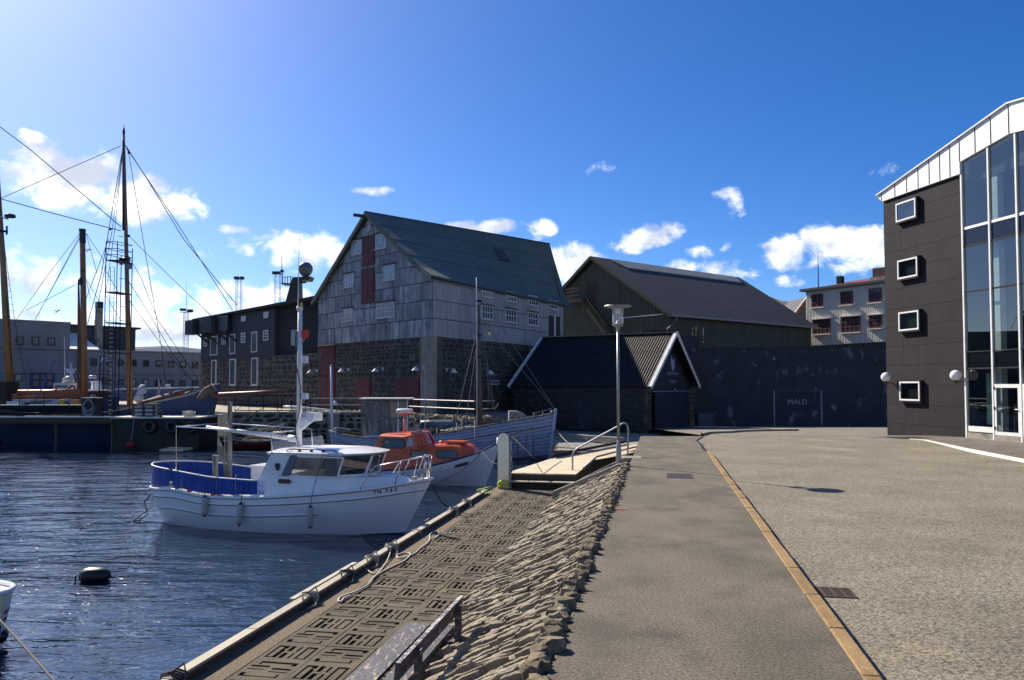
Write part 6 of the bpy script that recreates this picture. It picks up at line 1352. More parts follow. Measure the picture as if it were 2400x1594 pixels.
pn = MB(Ob); vs = [Ob.P(*HO.pt(HO.uof(x), v, -1, .03)) for x, v in ((6.62,.80),(6.66,.77),(7.08,.77),(7.12,.80),(7.10,.85),(6.64,.85))]; pn.add(vs, [tuple(range(6))]); o_ = pn.build('name_plate', mk('dark_name_plate', (.07,.065,.06), rough=.6), OB)
x, z = Ob.hit(958,1061,-.93); m = MB(Ob); m.lathe((x,-.93,z),[(.045,-.02),(.05,0),(.05,.04)],12,'y'); m.build('vent_ring', steel, OB, smooth=True)
m = MB(Ob); m.tube([HO.pt(HO.uof(7.5),1,-1,.05), (7.35,-.45,1.1), (6.9,-.8,.65), (6.2,-1.1,.25), (5.6,-1.2,.05)], .012, 5); m.build('hanging_line', rope_dark, OB)
# ---------------------------------------------------------------- old blue fishing boat
Bb = Fr((-9.2,40.6,ZW), (11.3,.9)); BB = thing('old_blue_boat', 'old peeling pale blue wooden boat with plank wheelhouse and bare mast', 'boat', Bb.P(5.5,0,0))
HB = Hull(-.25, 11.48, .5, 11.15, [(-.25,.25),(0,.62),(.6,1.12),(2,1.55),(4,1.72),(6,1.66),(8,1.35),(9.5,.92),(10.7,.42),(11.48,.06)],
          [(-.25,1.5),(1,1.27),(2.4,1.16),(5,1.32),(6.8,1.60),(8.5,1.90),(10.8,2.22),(11.48,2.36)], zk=-.7, p=((0,.62),(.3,.42),(.6,.42),(.85,.7),(1,1.05)))
NP = 13; HB.skin(Bb, 50, 12, 0, 1, -.03).build('inner_skin', timber_dark, BB, smooth=True)
for sd_ in (-1, 1):
    for k in range(NP):
        v0 = .16+.84*k/NP; v1 = .16+.84*(k+1)/NP-.006; m = MB(Bb); nu = 40; vs = []
        for i in range(nu+1):
            u = .5-.5*cos(pi*i/nu)
            for (v, off) in ((v0,-.02),(v0+.002,.0),(v1-.002,.0),(v1,-.02)): vs.append(Bb.P(*HB.pt(u, v, sd_, off+.004*sin(k*2.1))))
        m.add(vs, [(4*i+j,4*i+4+j,4*i+5+j,4*i+1+j) for i in range(nu) for j in range(3)]); m.build('hull_plank', blue_wood if k > 1 else mk('waterline_paint', (.05,.05,.06), (.16,.18,.22), scale=3, rough=.8), BB, smooth=False)
for sd_ in (-1,1):
    m = MB(Bb); m.tube(HB.line(.80, .0, 11.35, sd_, .015), .024, 5); m.build('red_moulding', mk('dark_red_moulding', (.14,.025,.025), (.25,.2,.18), scale=4, lo=.55, hi=.6, rough=.7), BB)
    m = MB(Bb); m.tube([(x,y,z+.03) for x,y,z in HB.line(1, -.2, 11.3, sd_, .0)], .045, 6); m.build('cap_rail', timber_weather, BB)
m = MB(Bb); m.bar((11.15,0,-.5),(11.5,0,2.35),.14,.3); m.bar((11.44,0,1.5),(11.56,0,2.62),.14,.2); m.build('stem_post', blue_wood, BB)
m = MB(Bb); m.tube([(11.35,-.18,2.45),(11.35,.18,2.45)], .07, 6); m.build('stem_fitting', steel, BB)
HB.deck(Bb, -.28, 30, -.1, 11.3, .05, .05).build('deck', timber_dark, BB)
# plank wheelhouse
x0, x1, z0, z1 = 1.48, 3.78, .9, 3.12; yy = .85
for i in range(8):
    a = x0+(x1-x0)*i/8; 
    for z_, h in ((z0,1.25),): m = MB(Bb); m.box(a+.012,a+(x1-x0)/8-.012,-yy,-yy+.03,z_,z_+h+R.uniform(-.02,.02)); m.build('wall_board', timber_weather, BB)
for i in range(6):
    a = x0+(x1-x0)*i/5.; m = MB(Bb); m.box(a-.035,a+.035,-yy-.035,-yy-.001,z0,z1); m.build('corner_post' if i in (0,5) else 'stud', timber_weather if i < 4 else white_paint, BB)
for z_ in (z0+1.22,z1-.14): m = MB(Bb); m.box(x0,x1,-yy-.045,-yy-.002,z_,z_+.09); m.build('wall_rail', timber_weather, BB)
for i in range(5):
    a = x0+(x1-x0)*i/5.+.05; b_ = x0+(x1-x0)*(i+1)/5.-.05; m = MB(Bb); m.box(a,b_,-yy+.005,-yy+.02,z0+1.33,z1-.15); m.build('window', glass_grey if i > 2 else timber_weather, BB)
m = MB(Bb); m.box(x0,x1,yy-.04,yy,z0,z1); m.box(x0,x0+.04,-yy+.03,yy,z0,z1); m.box(x1-.04,x1,-yy+.03,yy,z0,z0+1.3); m.build('wheelhouse_wall', timber_weather, BB)
m = MB(Bb); m.slab([(x0-.15,-yy-.18),(x1+.28,-yy-.18),(x1+.28,yy+.18),(x0-.15,yy+.18)], z1+.005, z1+.07); m.build('wheelhouse_roof', mk('pale_roof_board', (.42,.42,.40), (.6,.6,.56), scale=4, rough=.8), BB)
m = MB(Bb); m.box(1.6,4.1,-.95,.95,.85,1.32); m.build('engine_casing', blue_wood, BB)
# mast with halyards and fittings
m = MB(Bb); m.tube([(7.54,0,1.2),(7.50,0,4.5),(7.42,0,8.1)], [.15,.13,.10], 12); mb = m.build('mast', mk('grey_mast', (.07,.06,.05), (.16,.14,.12), scale=3, st=(6,6,.4), rough=.85), BB, smooth=True)
m = MB(Bb); m.tube([(7.38,-.13,1.6),(7.34,-.13,8.4),(7.34,-.11,9.55)], [.03,.028,.02], 6); m.build('topmast_pole', white_paint, mb, smooth=True)
for z in (6.5,5.35,8.3,2.6): m = MB(Bb); m.tube([(7.3,-.13,z),(7.62,-.02,z)], .045, 6); m.tube([(7.48,0,z-.05),(7.48,0,z+.05)], .15, 10); m.build('mast_band', dark_steel, mb)
m = MB(Bb); m.tube([(7.44,0,7.05),(7.95,-.1,7.15),(8.05,-.1,6.7)], .02, 5); m.build('lamp_bracket', rust, mb); m = MB(Bb); m.lathe((8.06,-.1,6.45),[(.05,0),(.07,.1),(.04,.22)],8); m.build('mast_lamp', yellow_m, mb)
def rg_(parent, fr, pts, r=.012, mt=wire_m, nm='stay'): m = MB(fr); m.tube(pts, r, 4); return m.build(nm, mt, parent)
def zpy(py, fr=Bb, px=1118): return fr.hit(px, py)[1]
wire_l = mk('pale_wire', (.16,.16,.17), rough=.6)
for a in (746,681): rg_(mb, Bb, [(7.45,0,zpy(a)),(11.5,0,2.6)], .014, wire_l, 'forestay')
for px0,py0,px1,py1 in ((1111,800,1065,997),(1113,820,1092,985),(1130,800,1160,985),(1128,760,1163,980)):
    a = Bb.hit(px0,py0); b_ = Bb.hit(px1,py1,-1.3); rg_(mb, Bb, [(7.45,-.1,a[1]+.9),(b_[0],-1.35,b_[1])], .012, wire_l, 'shroud')
rg_(mb, Bb, [(7.9,-.1,5.0),(8.0,-.2,3.0),(8.3,-.3,2.6),(8.5,-.3,2.9)], .014, wire_l, 'halyard'); rg_(mb, Bb, [(7.3,-.2,5.0),(7.2,-.3,2.9),(7.35,-.3,2.7)], .014, wire_l, 'halyard')
# pipe rail, tank, hooded hatch
m = MB(Bb); m.tube([(4.0,-1.5,1.62),(5.2,-1.6,1.68),(6.4,-1.62,2.0),(7.3,-1.5,2.15)], .022, 6)
for x, z in ((4.4,1.63),(5.3,1.7),(6.3,1.98),(7.2,2.13)): m.tube([(x,-1.58,1.2),(x,-1.55,z)], .018, 5)
m.tube([(6.1,-1.6,1.72),(7.3,-1.5,1.85)], .018, 6); m.build('pipe_rail', stainless, BB)
m = MB(Bb); m.tube([(4.4,.5,1.75),(4.45,.5,1.75),(6.0,.5,1.78),(6.15,.5,1.78)], [.18,.24,.24,.18], 12); m.build('blue_cylinder', mk('blue_green_tank', (.05,.10,.14), rough=.5), BB, smooth=True)
m = MB(Bb); m.tube([(4.9,-.1,1.98),(6.1,-.1,1.98)], .06, 6); m.build('white_pipe', white_paint, BB)
m = MB(Bb); n = 8; pr = [(9.05,1.75),(9.05,2.50)]+[(9.05+.35+ .75*sin(pi/2*i/n), 1.75+.75*cos(pi/2*i/n)) for i in range(n+1)]; m.prism(pr, -.35, .35); ho = m.build('hooded_hatch', mk('grey_hood', (.22,.23,.25), (.3,.3,.3), scale=3, rough=.6), BB)
m = MB(Bb); m.prism([(9.1,1.8),(9.1,2.4)]+[(9.15+.3+.55*sin(pi/2*i/n), 1.8+.58*cos(pi/2*i/n)) for i in range(n+1)], -.365, -.351); m.build('peeling_side', mk('peeling_paint', (.08,.06,.05), (.42,.40,.38), scale=14, lo=.45, hi=.55, rough=.9), ho)
m = MB(Bb)
for i in range(14): a = R.uniform(5.6,7.3); m.torus((a, -1.1+R.uniform(-.2,.2), 1.5+.15*(a-5.6)+R.uniform(0,.06)), R.uniform(.12,.22), .02, ax=(R.uniform(-.2,.2),R.uniform(-.3,.3),1), n=10, m=5)
m.build('rope_heap', rope_m, BB)
m = MB(Bb); m.tube([(10.4,-.45,2.4),(11.3,-.1,2.62)], .035, 5); m.box(10.3,10.5,-.5,-.4,2.1,2.42); m.box(10.8,10.9,-.35,-.28,2.2,2.5); m.build('bow_spar', timber_weather, BB)
m = MB(Bb); m.tube([(-.1,-.3,1.5),(.2,-.9,1.72),(1.0,-1.3,1.62)], .02, 5); m.tube([(.2,-.9,1.2),(.2,-.9,1.72)], .015, 5); m.build('stern_rail', white_paint, BB)
m = MB(Bb); m.tube([(-.05,-.35,.85),(-.12,-.35,3.0),(-.16,-.3,4.95)], [.07,.06,.05], 8); mz = m.build('stern_pole', mk('pale_blue_pole', (.50,.56,.66), (.6,.64,.72), scale=3, rough=.5), BB, smooth=True)
m = MB(Bb); m.lathe((.05,-.35,2.85+.05),[(.02,.16),(.12,.05),(.16,-.08)],10); m.build('floodlight', white_paint, mz); m = MB(Bb); m.tube([(-.3,-.3,4.97),(.0,-.3,4.97)], .05, 6); m.build('rusty_head', rust, mz)
rg_(mz, Bb, [(-.1,-.3,3.2),(1.0,-.6,2.2),(3.6,-1.3,1.9)], .01, rope_m, 'line')
# ---------------------------------------------------------------- small dark red rowing boat by the quay
q = G(552,1046,ZW); Rb = Fr((q.x-.2, 47.4, ZW), (1,.02)); RB = thing('red_rowing_boat', 'small dark red open boat moored under the stone quay', 'boat', Rb.P(2,0,0))
HR = Hull(-.1, 4.6, .35, 4.2, [(-.1,.05),(.6,.5),(2,.78),(3.4,.6),(4.6,.04)], [(-.1,.78),(1.2,.58),(2.5,.50),(4.6,.72)], zk=-.2, p=((0,1.),(.5,.55),(1,1.)))
HR.skin(Rb, 30, 8).build('hull', darkred, RB, smooth=True)
for sd_ in (-1,1): m = MB(Rb); m.tube(HR.line(1,-.1,4.6,sd_,.0), .03, 5); m.build('gunwale', timber, RB)
for x in (1.2,2.4,3.4): m = MB(Rb); w_ = smoothi(HR.beam, x); m.box(x-.12,x+.12,-w_*.95,w_*.95,.38,.42); m.build('thwart', timber, RB)
HR.deck(Rb, -.42, 20, .3, 4.3, .12).build('bottom_boards', timber_dark, RB); m = MB(Rb); m.box(.35,.6,-.56,-.53,.52,.58); m.build('name_patch', white_paint, RB)
# stranded tender piled with driftwood left of it
q = G(470,1040,ZW); fl = Fr((q.x, 46.2, ZW), (1,-.05)); FL = thing('plank_raft', 'sunlit pale plank raft floating below the stone pier', 'raft', fl.P(.8,0,0))
for i in range(5): m = MB(fl); m.hexa([(.1+.02*i,-.7+.28*i,.02),(1.5-.02*i,-.7+.28*i,.02),(1.45,-.45+.28*i,.02),(.05,-.45+.28*i,.02),(.1+.02*i,-.7+.28*i,.12+.02*i),(1.5,-.7+.28*i,.14),(1.45,-.45+.28*i,.14),(.05,-.45+.28*i,.14)]); m.build('plank', mk('fresh_plank', (.6,.48,.28), (.75,.62,.40), scale=5, rough=.7), FL)
q = D(600,1010,47.9); DW = thing('driftwood_pile', 'heap of sunlit planks and branches against the dark stone quay', 'timber heap', (q.x,47.9,ZW+.2), kind=None)
fresh = mk('sunlit_wood', (.55,.42,.24), (.72,.60,.38), scale=5, rough=.8)
for i in range(26):
    a = (q.x+R.uniform(-1.0,1.0), 47.6+R.uniform(-.4,.5), -1.2+R.uniform(-.1,1.0)*(.8)); L_ = R.uniform(.5,1.5); an = R.uniform(-.15,.9); m = MB(); m.bar(a, (a[0]+L_*cos(an), a[1]+R.uniform(-.3,.3), a[2]+L_*sin(an)*.5), R.uniform(.03,.1), R.uniform(.04,.14)); m.build('plank', fresh if R.random() < .5 else timber_dark, DW)
m = MB(); m.box(q.x-.8,q.x+1.2,47.3,48.4,ZW-.2,-1.15); m.build('float', timber_dark, DW)
# ---------------------------------------------------------------- white and red striped boat cut by the frame, bottom left
Lb = Fr((-13.55,13.1,ZW), (.965,-.262)); LB = thing('striped_white_boat', 'white boat with red stripes and dark rubber bow, nearest at the quayside', 'boat', Lb.P(4,0,0))
HL = Hull(0, 6.38, .3, 6.2, [(0,1.0),(2,1.15),(4,1.08),(5.2,.85),(6.0,.52),(6.3,.26),(6.38,.1)], [(0,.6),(3,.62),(5,.72),(6.38,.84)], zk=-.3, p=((0,.4),(.6,.4),(1,.75)))
HL.skin(Lb, 40, 14).build('hull', white_gel, LB, smooth=True)
for v in (.60,.70): m = HL.skin(Lb, 40, 2, v, v+.055, .006); m.build('red_stripe', mk('red_stripe', (.35,.02,.03), rough=.4), LB, smooth=True)
for sd_ in (-1,1): m = MB(Lb); m.tube(HL.line(.40,1,6.36,sd_,.03), .085, 8); m.build('rubber_rail', rubber, LB, smooth=True)
HL.deck(Lb, -.03, 20, 0, 6.3, .03, .05).build('deck', white_gel, LB, smooth=True); m = MB(Lb); m.tube(HL.line(1,0,6.38,-1,0)+HL.line(1,6.38,0,1,0), .04, 6); m.build('gunwale', white_gel, LB, smooth=True)
# mooring buoy
q = G(214,1366,ZW); BU = thing('mooring_buoy', 'dark oval mooring buoy floating in front of the white boat', 'buoy', (q.x,q.y+.1,ZW)); fbq = Fr((q.x,q.y+.12,ZW), (1,.08))
m = MB(fbq); m.tube([(-.30,0,.09),(-.27,0,.10),(-.20,0,.10),(-.1,0,.105),(.1,0,.105),(.2,0,.10),(.27,0,.10),(.30,0,.09)], [.03,.09,.145,.165,.165,.145,.09,.03], 18); m.build('body', rubber, BU, smooth=True)
m = MB(fbq); m.tube([(-.29,0,.1),(-.36,0,.12),(-.37,0,-.1)], .018, 5); m.tube([(.29,0,.08),(.38,0,.06)], .02, 5); m.build('eye_rope', rope_dark, BU)
# ---------------------------------------------------------------- ropes
def rope(name, label, pts, r, mt, group=None):
    m = MB(); P = [Vector(p) for p in pts]; out = []
    for i in range(len(P)-1):
        p0, p1, p2, p3 = P[max(0,i-1)], P[i], P[i+1], P[min(len(P)-1,i+2)]
        for k in range(6):
            t = k/6; out.append(tuple(.5*((2*p1)+(p2-p0)*t+(2*p0-5*p1+4*p2-p3)*t*t+(3*p1-p0-3*p2+p3)*t**3)))
    out.append(tuple(P[-1])); m.tube(out, r, 6); return tag(m.build(name, mt, smooth=True, loc=pts[0]), label, 'rope', group)
def gd(px, py, z=ZD+.02): q = G(px, py, z); return (q.x, q.y, z)
rope('mooring_rope', 'white rope snaking along the tiles beside the edge beam', [gd(*p) for p in ((1018,1262),(1030,1252),(1022,1246),(1008,1252),(1006,1268),(985,1285),(970,1298),(940,1308),(930,1302),(948,1296),(962,1300),(945,1316),(915,1330),(880,1350),(860,1372),(830,1388),(800,1398),(793,1407),(800,1410),(806,1402),(822,1396))], .014, rope_m)
rope('mooring_rope', 'rope running from the timber beam loop down over the tiles', [gd(905,1280,ZD+.16),gd(915,1290,ZD+.1),gd(905,1318,ZD+.03),gd(880,1345),gd(850,1330,ZD+.05),gd(822,1338,ZD+.14)], .012, rope_m)
for (px, py, lbl) in ((735,1398,'knotted rope lashing nearest the bench end of the beam'),(818,1345,'dark rope turns round the beam beside the pale plank'),(878,1310,'loose rope loop on the beam at the pale plank'),(930,1282,'white rope knot on the beam beyond the pale plank'),(1000,1245,'single rope turn round the middle of the beam'),(1078,1195,'tangled rope bundle on the beam below the white bow'),(1105,1176,'rope turns on the beam below the bow chain'),(395,1590,'dark rope turn at the near end of the beam')):
    q = G(px, py, ZD+.13); t_, s_ = q.x*cs-q.y*sn, q.x*sn+q.y*cs; m = MB(PF)
    for k in range(4 if 'single' not in lbl else 1):
        s0 = s_+k*.05; m.tube([(-5.07,s0,ZD+.02),(-5.07,s0+.01,ZD+.14),(-4.98,s0+.03,ZD+.16),(-4.89,s0+.04,ZD+.13),(-4.88,s0+.05,ZD+.03)], .013, 6)
    if 'single' not in lbl: m.tube([(-4.98,s_,ZD+.16),(-4.93,s_+.2,ZD+.22),(-4.85,s_+.12,ZD+.12),(-4.80,s_-.08,ZD+.03),(-4.86,s_-.2,ZD+.02)], .012, 6); m.tube([(-4.98,s_+.1,ZD+.17),(-5.0,s_-.1,ZD+.2),(-4.9,s_-.25,ZD+.12)], .011, 6)
    tag(m.build('rope_lashing', rope_dark if 'dark' in lbl else mk('grey_rope', (.24,.22,.19), (.4,.38,.34), scale=50, rough=.9), smooth=True, loc=PF.P(-4.98,s_,ZD+.1)), lbl, 'rope', 'rope lashings along the edge beam')
q = G(1138,1155,ZD+.12); m = MB()
for k in range(4): m.torus((q.x+.05*k-.1,q.y+.05*k,ZD+.15+.012*k), .15+.015*k, .012, ax=(.3-.2*k,.55,1), n=16, m=6)
tag(m.build('lime_rope_coil', rope_green, smooth=True, loc=(q.x,q.y,ZD+.1)), 'lime green rope coiled on the beam near the pedestal', 'rope')
bw = Vector(Wb.P(8.5,0,1.3)); e_ = Vector(gd(1105,1176,ZD+.1)); mid = bw.lerp(e_,.45)+Vector((0,0,-.38))
rope('bow_chain', 'dark bow chain and rope from the white boat to the quay', [tuple(bw),tuple(bw.lerp(mid,.5)+Vector((0,0,-.12))),tuple(mid),tuple(mid.lerp(e_,.6)+Vector((0,0,-.04))),tuple(e_)], .022, rope_dark)
bw = Vector(Wb.P(8.1,-.3,1.3)); rope('bow_line', 'thin pale line from the white bow down into the water', [tuple(bw),tuple(bw+Vector((.25,-.15,-.8))),tuple(Vector(gd(1005,1215,ZW+.02))),], .010, rope_m)
rope('foreground_line', 'taut grey mooring line crossing the bottom left corner', [tuple(D(-20,1432,10.2)),tuple(D(60,1520,9.0)),tuple(D(140,1612,8.0))], .014, mk('grey_line', (.10,.095,.09), rough=.9))
b1 = Vector(Ob.P(7.5,-.35,1.35)); rope('orange_boat_line', 'thin mooring line from the orange boat bow to the pedestal', [tuple(b1),tuple(b1.lerp(Vector((pq.x,pq.y,ZD+.9)),.5)+Vector((0,0,-.25))),(pq.x,pq.y,ZD+.7)], .010, rope_dark)
b1 = Vector(Bb.P(11.5,0,1.6)); rope('blue_boat_line', 'pale mooring lines from the blue stem down to the landing', [tuple(b1),tuple(b1.lerp(Vector((2.9,36.2,-.7)),.5)+Vector((0,0,-.1))),(2.9,36.2,-.7)], .012, rope_m)
# ================================================================ left harbour: jetty, pier, ships, rigging
JY = 47.0
px2x = lambda px, Y: (px-1200)/F*Y
xe = px2x(268, JY); xr = px2x(468, JY)
J = thing('timber_jetty', 'dark jetty with thin railing and slatted wall in front of the blue ship', 'jetty', (-27,JY,.3))
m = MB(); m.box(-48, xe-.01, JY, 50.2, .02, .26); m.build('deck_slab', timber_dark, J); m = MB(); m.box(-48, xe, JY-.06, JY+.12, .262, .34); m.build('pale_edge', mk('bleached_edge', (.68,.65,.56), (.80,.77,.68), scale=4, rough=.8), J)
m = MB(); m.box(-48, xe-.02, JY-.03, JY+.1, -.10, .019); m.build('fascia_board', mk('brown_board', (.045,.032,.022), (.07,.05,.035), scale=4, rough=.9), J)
for px in (-20, 130, 262): x = px2x(px, JY); m = MB(); m.tube([(x,JY+.2,-3),(x,JY+.2,-.1)], .10 if px < 200 else .07, 8); m.build('pile', mk('weedy_pile', (.10,.11,.03), (.16,.12,.05), scale=5, rough=.9) if px > 200 else timber_dark, J)
zt_a, zb_a = D(90,951,JY+.3).z, .36
for i in range(6):
    z = zb_a+(zt_a-zb_a)*i/6; m = MB(); m.hexa([(-48,JY+.3,z),(px2x(190,JY),JY+.3,z),(px2x(190,JY),JY+.36,z),(-48,JY+.36,z),(-48,JY+.24,z+.07),(px2x(190,JY),JY+.24,z+.07),(px2x(190,JY),JY+.30,z+.08),(-48,JY+.30,z+.08)]); m.build('slat', black_m, J)
m = MB(); m.box(-48,px2x(190,JY),JY+.15,JY+.5,zt_a+.005,zt_a+.06); m.build('slat_capping', mk('bleached_cap', (.5,.46,.4), rough=.8), J)
a, b_ = px2x(190,JY), px2x(228,JY); zz_ = D(200,934,JY).z; m = MB(); m.box(a,b_,JY+.12,JY+.6,.345,zz_); m.build('dark_screen', black_m, J); m = MB(); m.box(a-.05,b_+.05,JY+.08,JY+.64,zz_+.002,zz_+.05); m.build('screen_capping', timber, J)
q = D(208,951,JY+.1); m = MB()
for k in range(7): m.torus((q.x+R.uniform(-.04,.04),JY+.03+.012*k,q.z+R.uniform(-.05,.05)-.02*k), .26+.018*k, .016, ax=(.05*R.uniform(-1,1),1,0), n=22, m=5)
for v in range(len(m.v)): m.v[v].z = q.z+(m.v[v].z-q.z)*1.3
tag(m.build('rope_coil', mk('grey_hose', (.30,.31,.33), (.42,.43,.45), scale=20, rough=.7), loc=(q.x,JY,q.z), smooth=True), 'large grey rope coil hanging on the dark screen of the jetty', 'rope coil')
# thin railing
RJ = thing('jetty_railing', 'thin dark wire and post railing along the front of the jetty', 'railing', (-27,JY,.3)); zr = [.95,1.25,1.62]
x = -46.
while x < xe: m = MB(); m.tube([(x,JY+.0,.3),(x,JY,1.65)], .022, 4); m.build('post', dark_steel, RJ); x += 1.49
for z in zr: m = MB(); m.tube([(-48,JY,z),(xe+2.4,JY,z)], .012, 4); m.build('rail', dark_steel, RJ)
# solid dark pier with tyres
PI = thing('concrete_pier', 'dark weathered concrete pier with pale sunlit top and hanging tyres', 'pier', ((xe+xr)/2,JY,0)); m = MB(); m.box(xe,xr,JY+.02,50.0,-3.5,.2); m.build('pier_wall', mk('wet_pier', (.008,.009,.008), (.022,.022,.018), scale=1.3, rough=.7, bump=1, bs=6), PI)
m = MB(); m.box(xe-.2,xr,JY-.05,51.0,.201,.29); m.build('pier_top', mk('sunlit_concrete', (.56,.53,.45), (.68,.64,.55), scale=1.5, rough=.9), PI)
for px, lbl in ((351,'leftmost half hidden tyre fender on the dark pier face'),(404,'middle tyre fender on the dark pier face'),(448,'rightmost tyre fender on the dark pier face')):
    q = D(px,1001,JY-.1); m = MB(); m.torus((q.x,JY-.12,q.z), .30, .13, ax=(0,1,0), n=22, m=10); tag(m.build('tyre_fender', rubber, smooth=True, loc=(q.x,JY-.1,q.z)), lbl, 'tyre', 'tyre fenders on the dark pier')
q = D(307,1042,JY-.4); RBY = thing('red_buoy', 'faded red ball buoy hanging by a rope at the pier', 'buoy', (q.x,JY-.4,q.z)); m = MB(); m.sphere((q.x,JY-.4,q.z), .25, 16, 10, (1,1,.9)); m.build('ball', mk('faded_red', (.22,.015,.015), rough=.5), RBY, smooth=True)
m = MB(); m.tube([(q.x,JY-.4,q.z+.2),(q.x+.03,JY-.1,.25)], .025, 5); m.build('hanger', mk('blue_grey_rope', (.2,.22,.3), rough=.8), RBY)
# ---- blue hulled sailing ship (left)
S1 = thing('blue_sailing_ship', 'blue hulled old sailing ship with white stripe lying behind the jetty', 'ship', (-36,54,ZW)); sf = Fr((-50,54.2,ZW), (1,-.03))
H1 = Hull(0, 23.2, 1.5, 21.8, [(0,1.6),(4,2.9),(12,3.1),(18,2.3),(21.5,1.0),(23.2,.08)], [(0,2.6),(8,2.0),(14,2.1),(20,2.6),(23.2,3.1)], zk=-1.2, p=((0,.45),(.5,.35),(.85,.6),(1,1.)))
H1.skin(sf, 50, 14).build('hull', blue_side, S1, smooth=True); H1.skin(sf, 40, 4, 0, .42, .01).build('boot_paint', mk('maroon_bottom', (.035,.014,.014), rough=.7), S1, smooth=True)
m = MB(sf); vs = []; nu = 40
for i in range(nu+1):
    u = .02+.95*i/nu; zc = .76-.12*0; 
    for dv in (0,.045): vs.append(sf.P(*H1.pt(u, .66+.05*u+dv, -1, .02)))
m.add(vs, [(2*i,2*i+2,2*i+3,2*i+1) for i in range(nu)]); m.build('white_stripe', mk('scuffed_white_stripe', (.75,.78,.85), (.10,.14,.3), scale=2, lo=.52, hi=.66, st=(1,1,3), rough=.6), S1)
H1.deck(sf, -.5, 20, .3, 22.8, .1).build('deck', timber_dark, S1)
def mast(parent, px0, py0, px1, py1, Y, r0, r1, mt, nm='mast', lean=0.):
    a = D(px0,py0,Y); b_ = D(px1,py1,Y); m = MB(); m.tube([tuple(a),tuple(a.lerp(b_,.5)),tuple(b_)], [r0,(r0+r1)/2,r1], 12); return m.build(nm, mt, parent, smooth=True), a, b_
mA, aA, bA = mast(S1, 27,962, -6,390, 52.5, .30, .10, mast_wood)
mB, aB, bB = mast(S1, 199,940, 193,541, 53.0, .20, .175, mast_wood)
for (y0, y1) in ((541,570),(651,668)): a = D(193.3,y0,53.0); b_ = D(193.8,y1,53.0); m = MB(); m.tube([tuple(a),tuple(b_)], .20, 12); m.build('mast_band', black_m, mB)
m = MB(); m.tube([tuple(bB+Vector((0,0,-.02))),tuple(bB+Vector((0,0,.12)))], .22, 12); m.build('mast_cap', black_m, mB)
m = MB(); a = D(184,655,53.4); b_ = D(188,935,53.4); m.tube([tuple(a),tuple(b_)], [.05,.22], 8); m.build('topmast', mk('dark_spar', (.05,.04,.035), (.2,.12,.06), scale=2, rough=.6), S1)
m = MB(); a = D(15,507,52.2); m.lathe(tuple(a+Vector((.25,0,0))), [(.28,-.09),(.34,-.05),(.34,.08),(.28,.13)], 14); m.build('radar', black_m, mA)
m = MB(); a = D(0,508,52.4); b_ = D(18,513,52.2); m.bar(tuple(a),tuple(b_),.12,.1); m.build('radar_arm', steel, mA)
m = MB(); a = D(2,540,52.3); b_ = D(4,548,52.3); m.tube([(a.x-.1,a.y,a.z),(a.x+.45,a.y,a.z-.1)], .08, 6); m.tube([(a.x+.4,a.y,a.z-.3),(a.x+.4,a.y,a.z+.3)], .06, 6); m.build('spreader', black_m, mA)
def wl(parent, *pts, r=.02, nm='rigging', mt=wire_m): m = MB(); m.tube([tuple(D(*p)) for p in pts], r, 4); return m.build(nm, mt, parent)
# stays of the two masts
wl(S1,(-10,290,52.5),(70,350,52),(284,532,50.3), r=.028, nm='triatic_stay'); wl(S1,(2,465,52.5),(283,342,50.3), r=.025, nm='triatic_stay'); wl(S1,(2,466,52.5),(120,499,51.5),(283,541,50.3), r=.028, nm='triatic_stay')
for p in (((186,548,53),(110,648,53),(38,750,53)),((188,556,53),(82,750,53)),((187,552,53),(88,740,53)),((202,547,53),(237,600,53),(243,612,53)),((202,548,53),(227,640,53)),((202,655,53),(240,718,53)),((180,665,53),(130,692,53.),(60,728,53)),((203,660,53),(212,700,53)),((3,560,52.5),(35,930,52.2)),((9,568,52.5),(35,755,52.3),(70,945,52)),): wl(S1,*p, r=.018)
m = MB()
for i in range(24):
    f = i/23; y = 590+f*350; xa = 6+(y-560)*.075; xb_ = 9+(y-568)*.163; a = D(xa,y,52.5); b_ = D(xb_,y+3,52.3); m.tube([tuple(a),tuple(b_)], .014, 3)
tag(m.build('ratlines', wire_m, S1), kind='stuff')
for (y0, x0, x1, r, mt) in ((919,42,185,.17,spar_wood),(930,30,190,.16,spar_wood),(924.5,30,185,.05,white_paint),(937,30,135,.07,white_paint),(942,0,70,.05,white_paint)):
    m = MB(); a = D(x0,y0+1,51.6); b_ = D(x1,y0-1,51.6); m.tube([tuple(a),tuple(b_)], r, 8); m.build('boom' if r > .1 else 'white_spar', mt, S1, smooth=True)
m = MB(); a = D(-5,895,51.9); b_ = D(24,955,51.9); m.box(a.x,b_.x,51.5,52.8,b_.z,a.z); m.build('net_bundle', mk('dark_net', (.03,.022,.018), (.07,.05,.04), scale=20, rough=1, bump=1, bs=30), S1)
m = MB(); a = D(150,870,51.9); 
m = MB(); a = D(80,948,51.2); b_ = D(125,852,51.2); m.tube([tuple(a),tuple(b_),tuple(D(106,905,51.2).lerp(b_,1.2))], .04, 5); m.build('blue_tackle', mk('blue_tackle', (.06,.13,.3), rough=.6), S1)
m = MB(); a = D(130,916,51.4); b_ = D(138,902,51.4); m.tube([tuple(a),tuple(b_)], [.06,.02], 5); m.build('red_flag', red_m, S1)
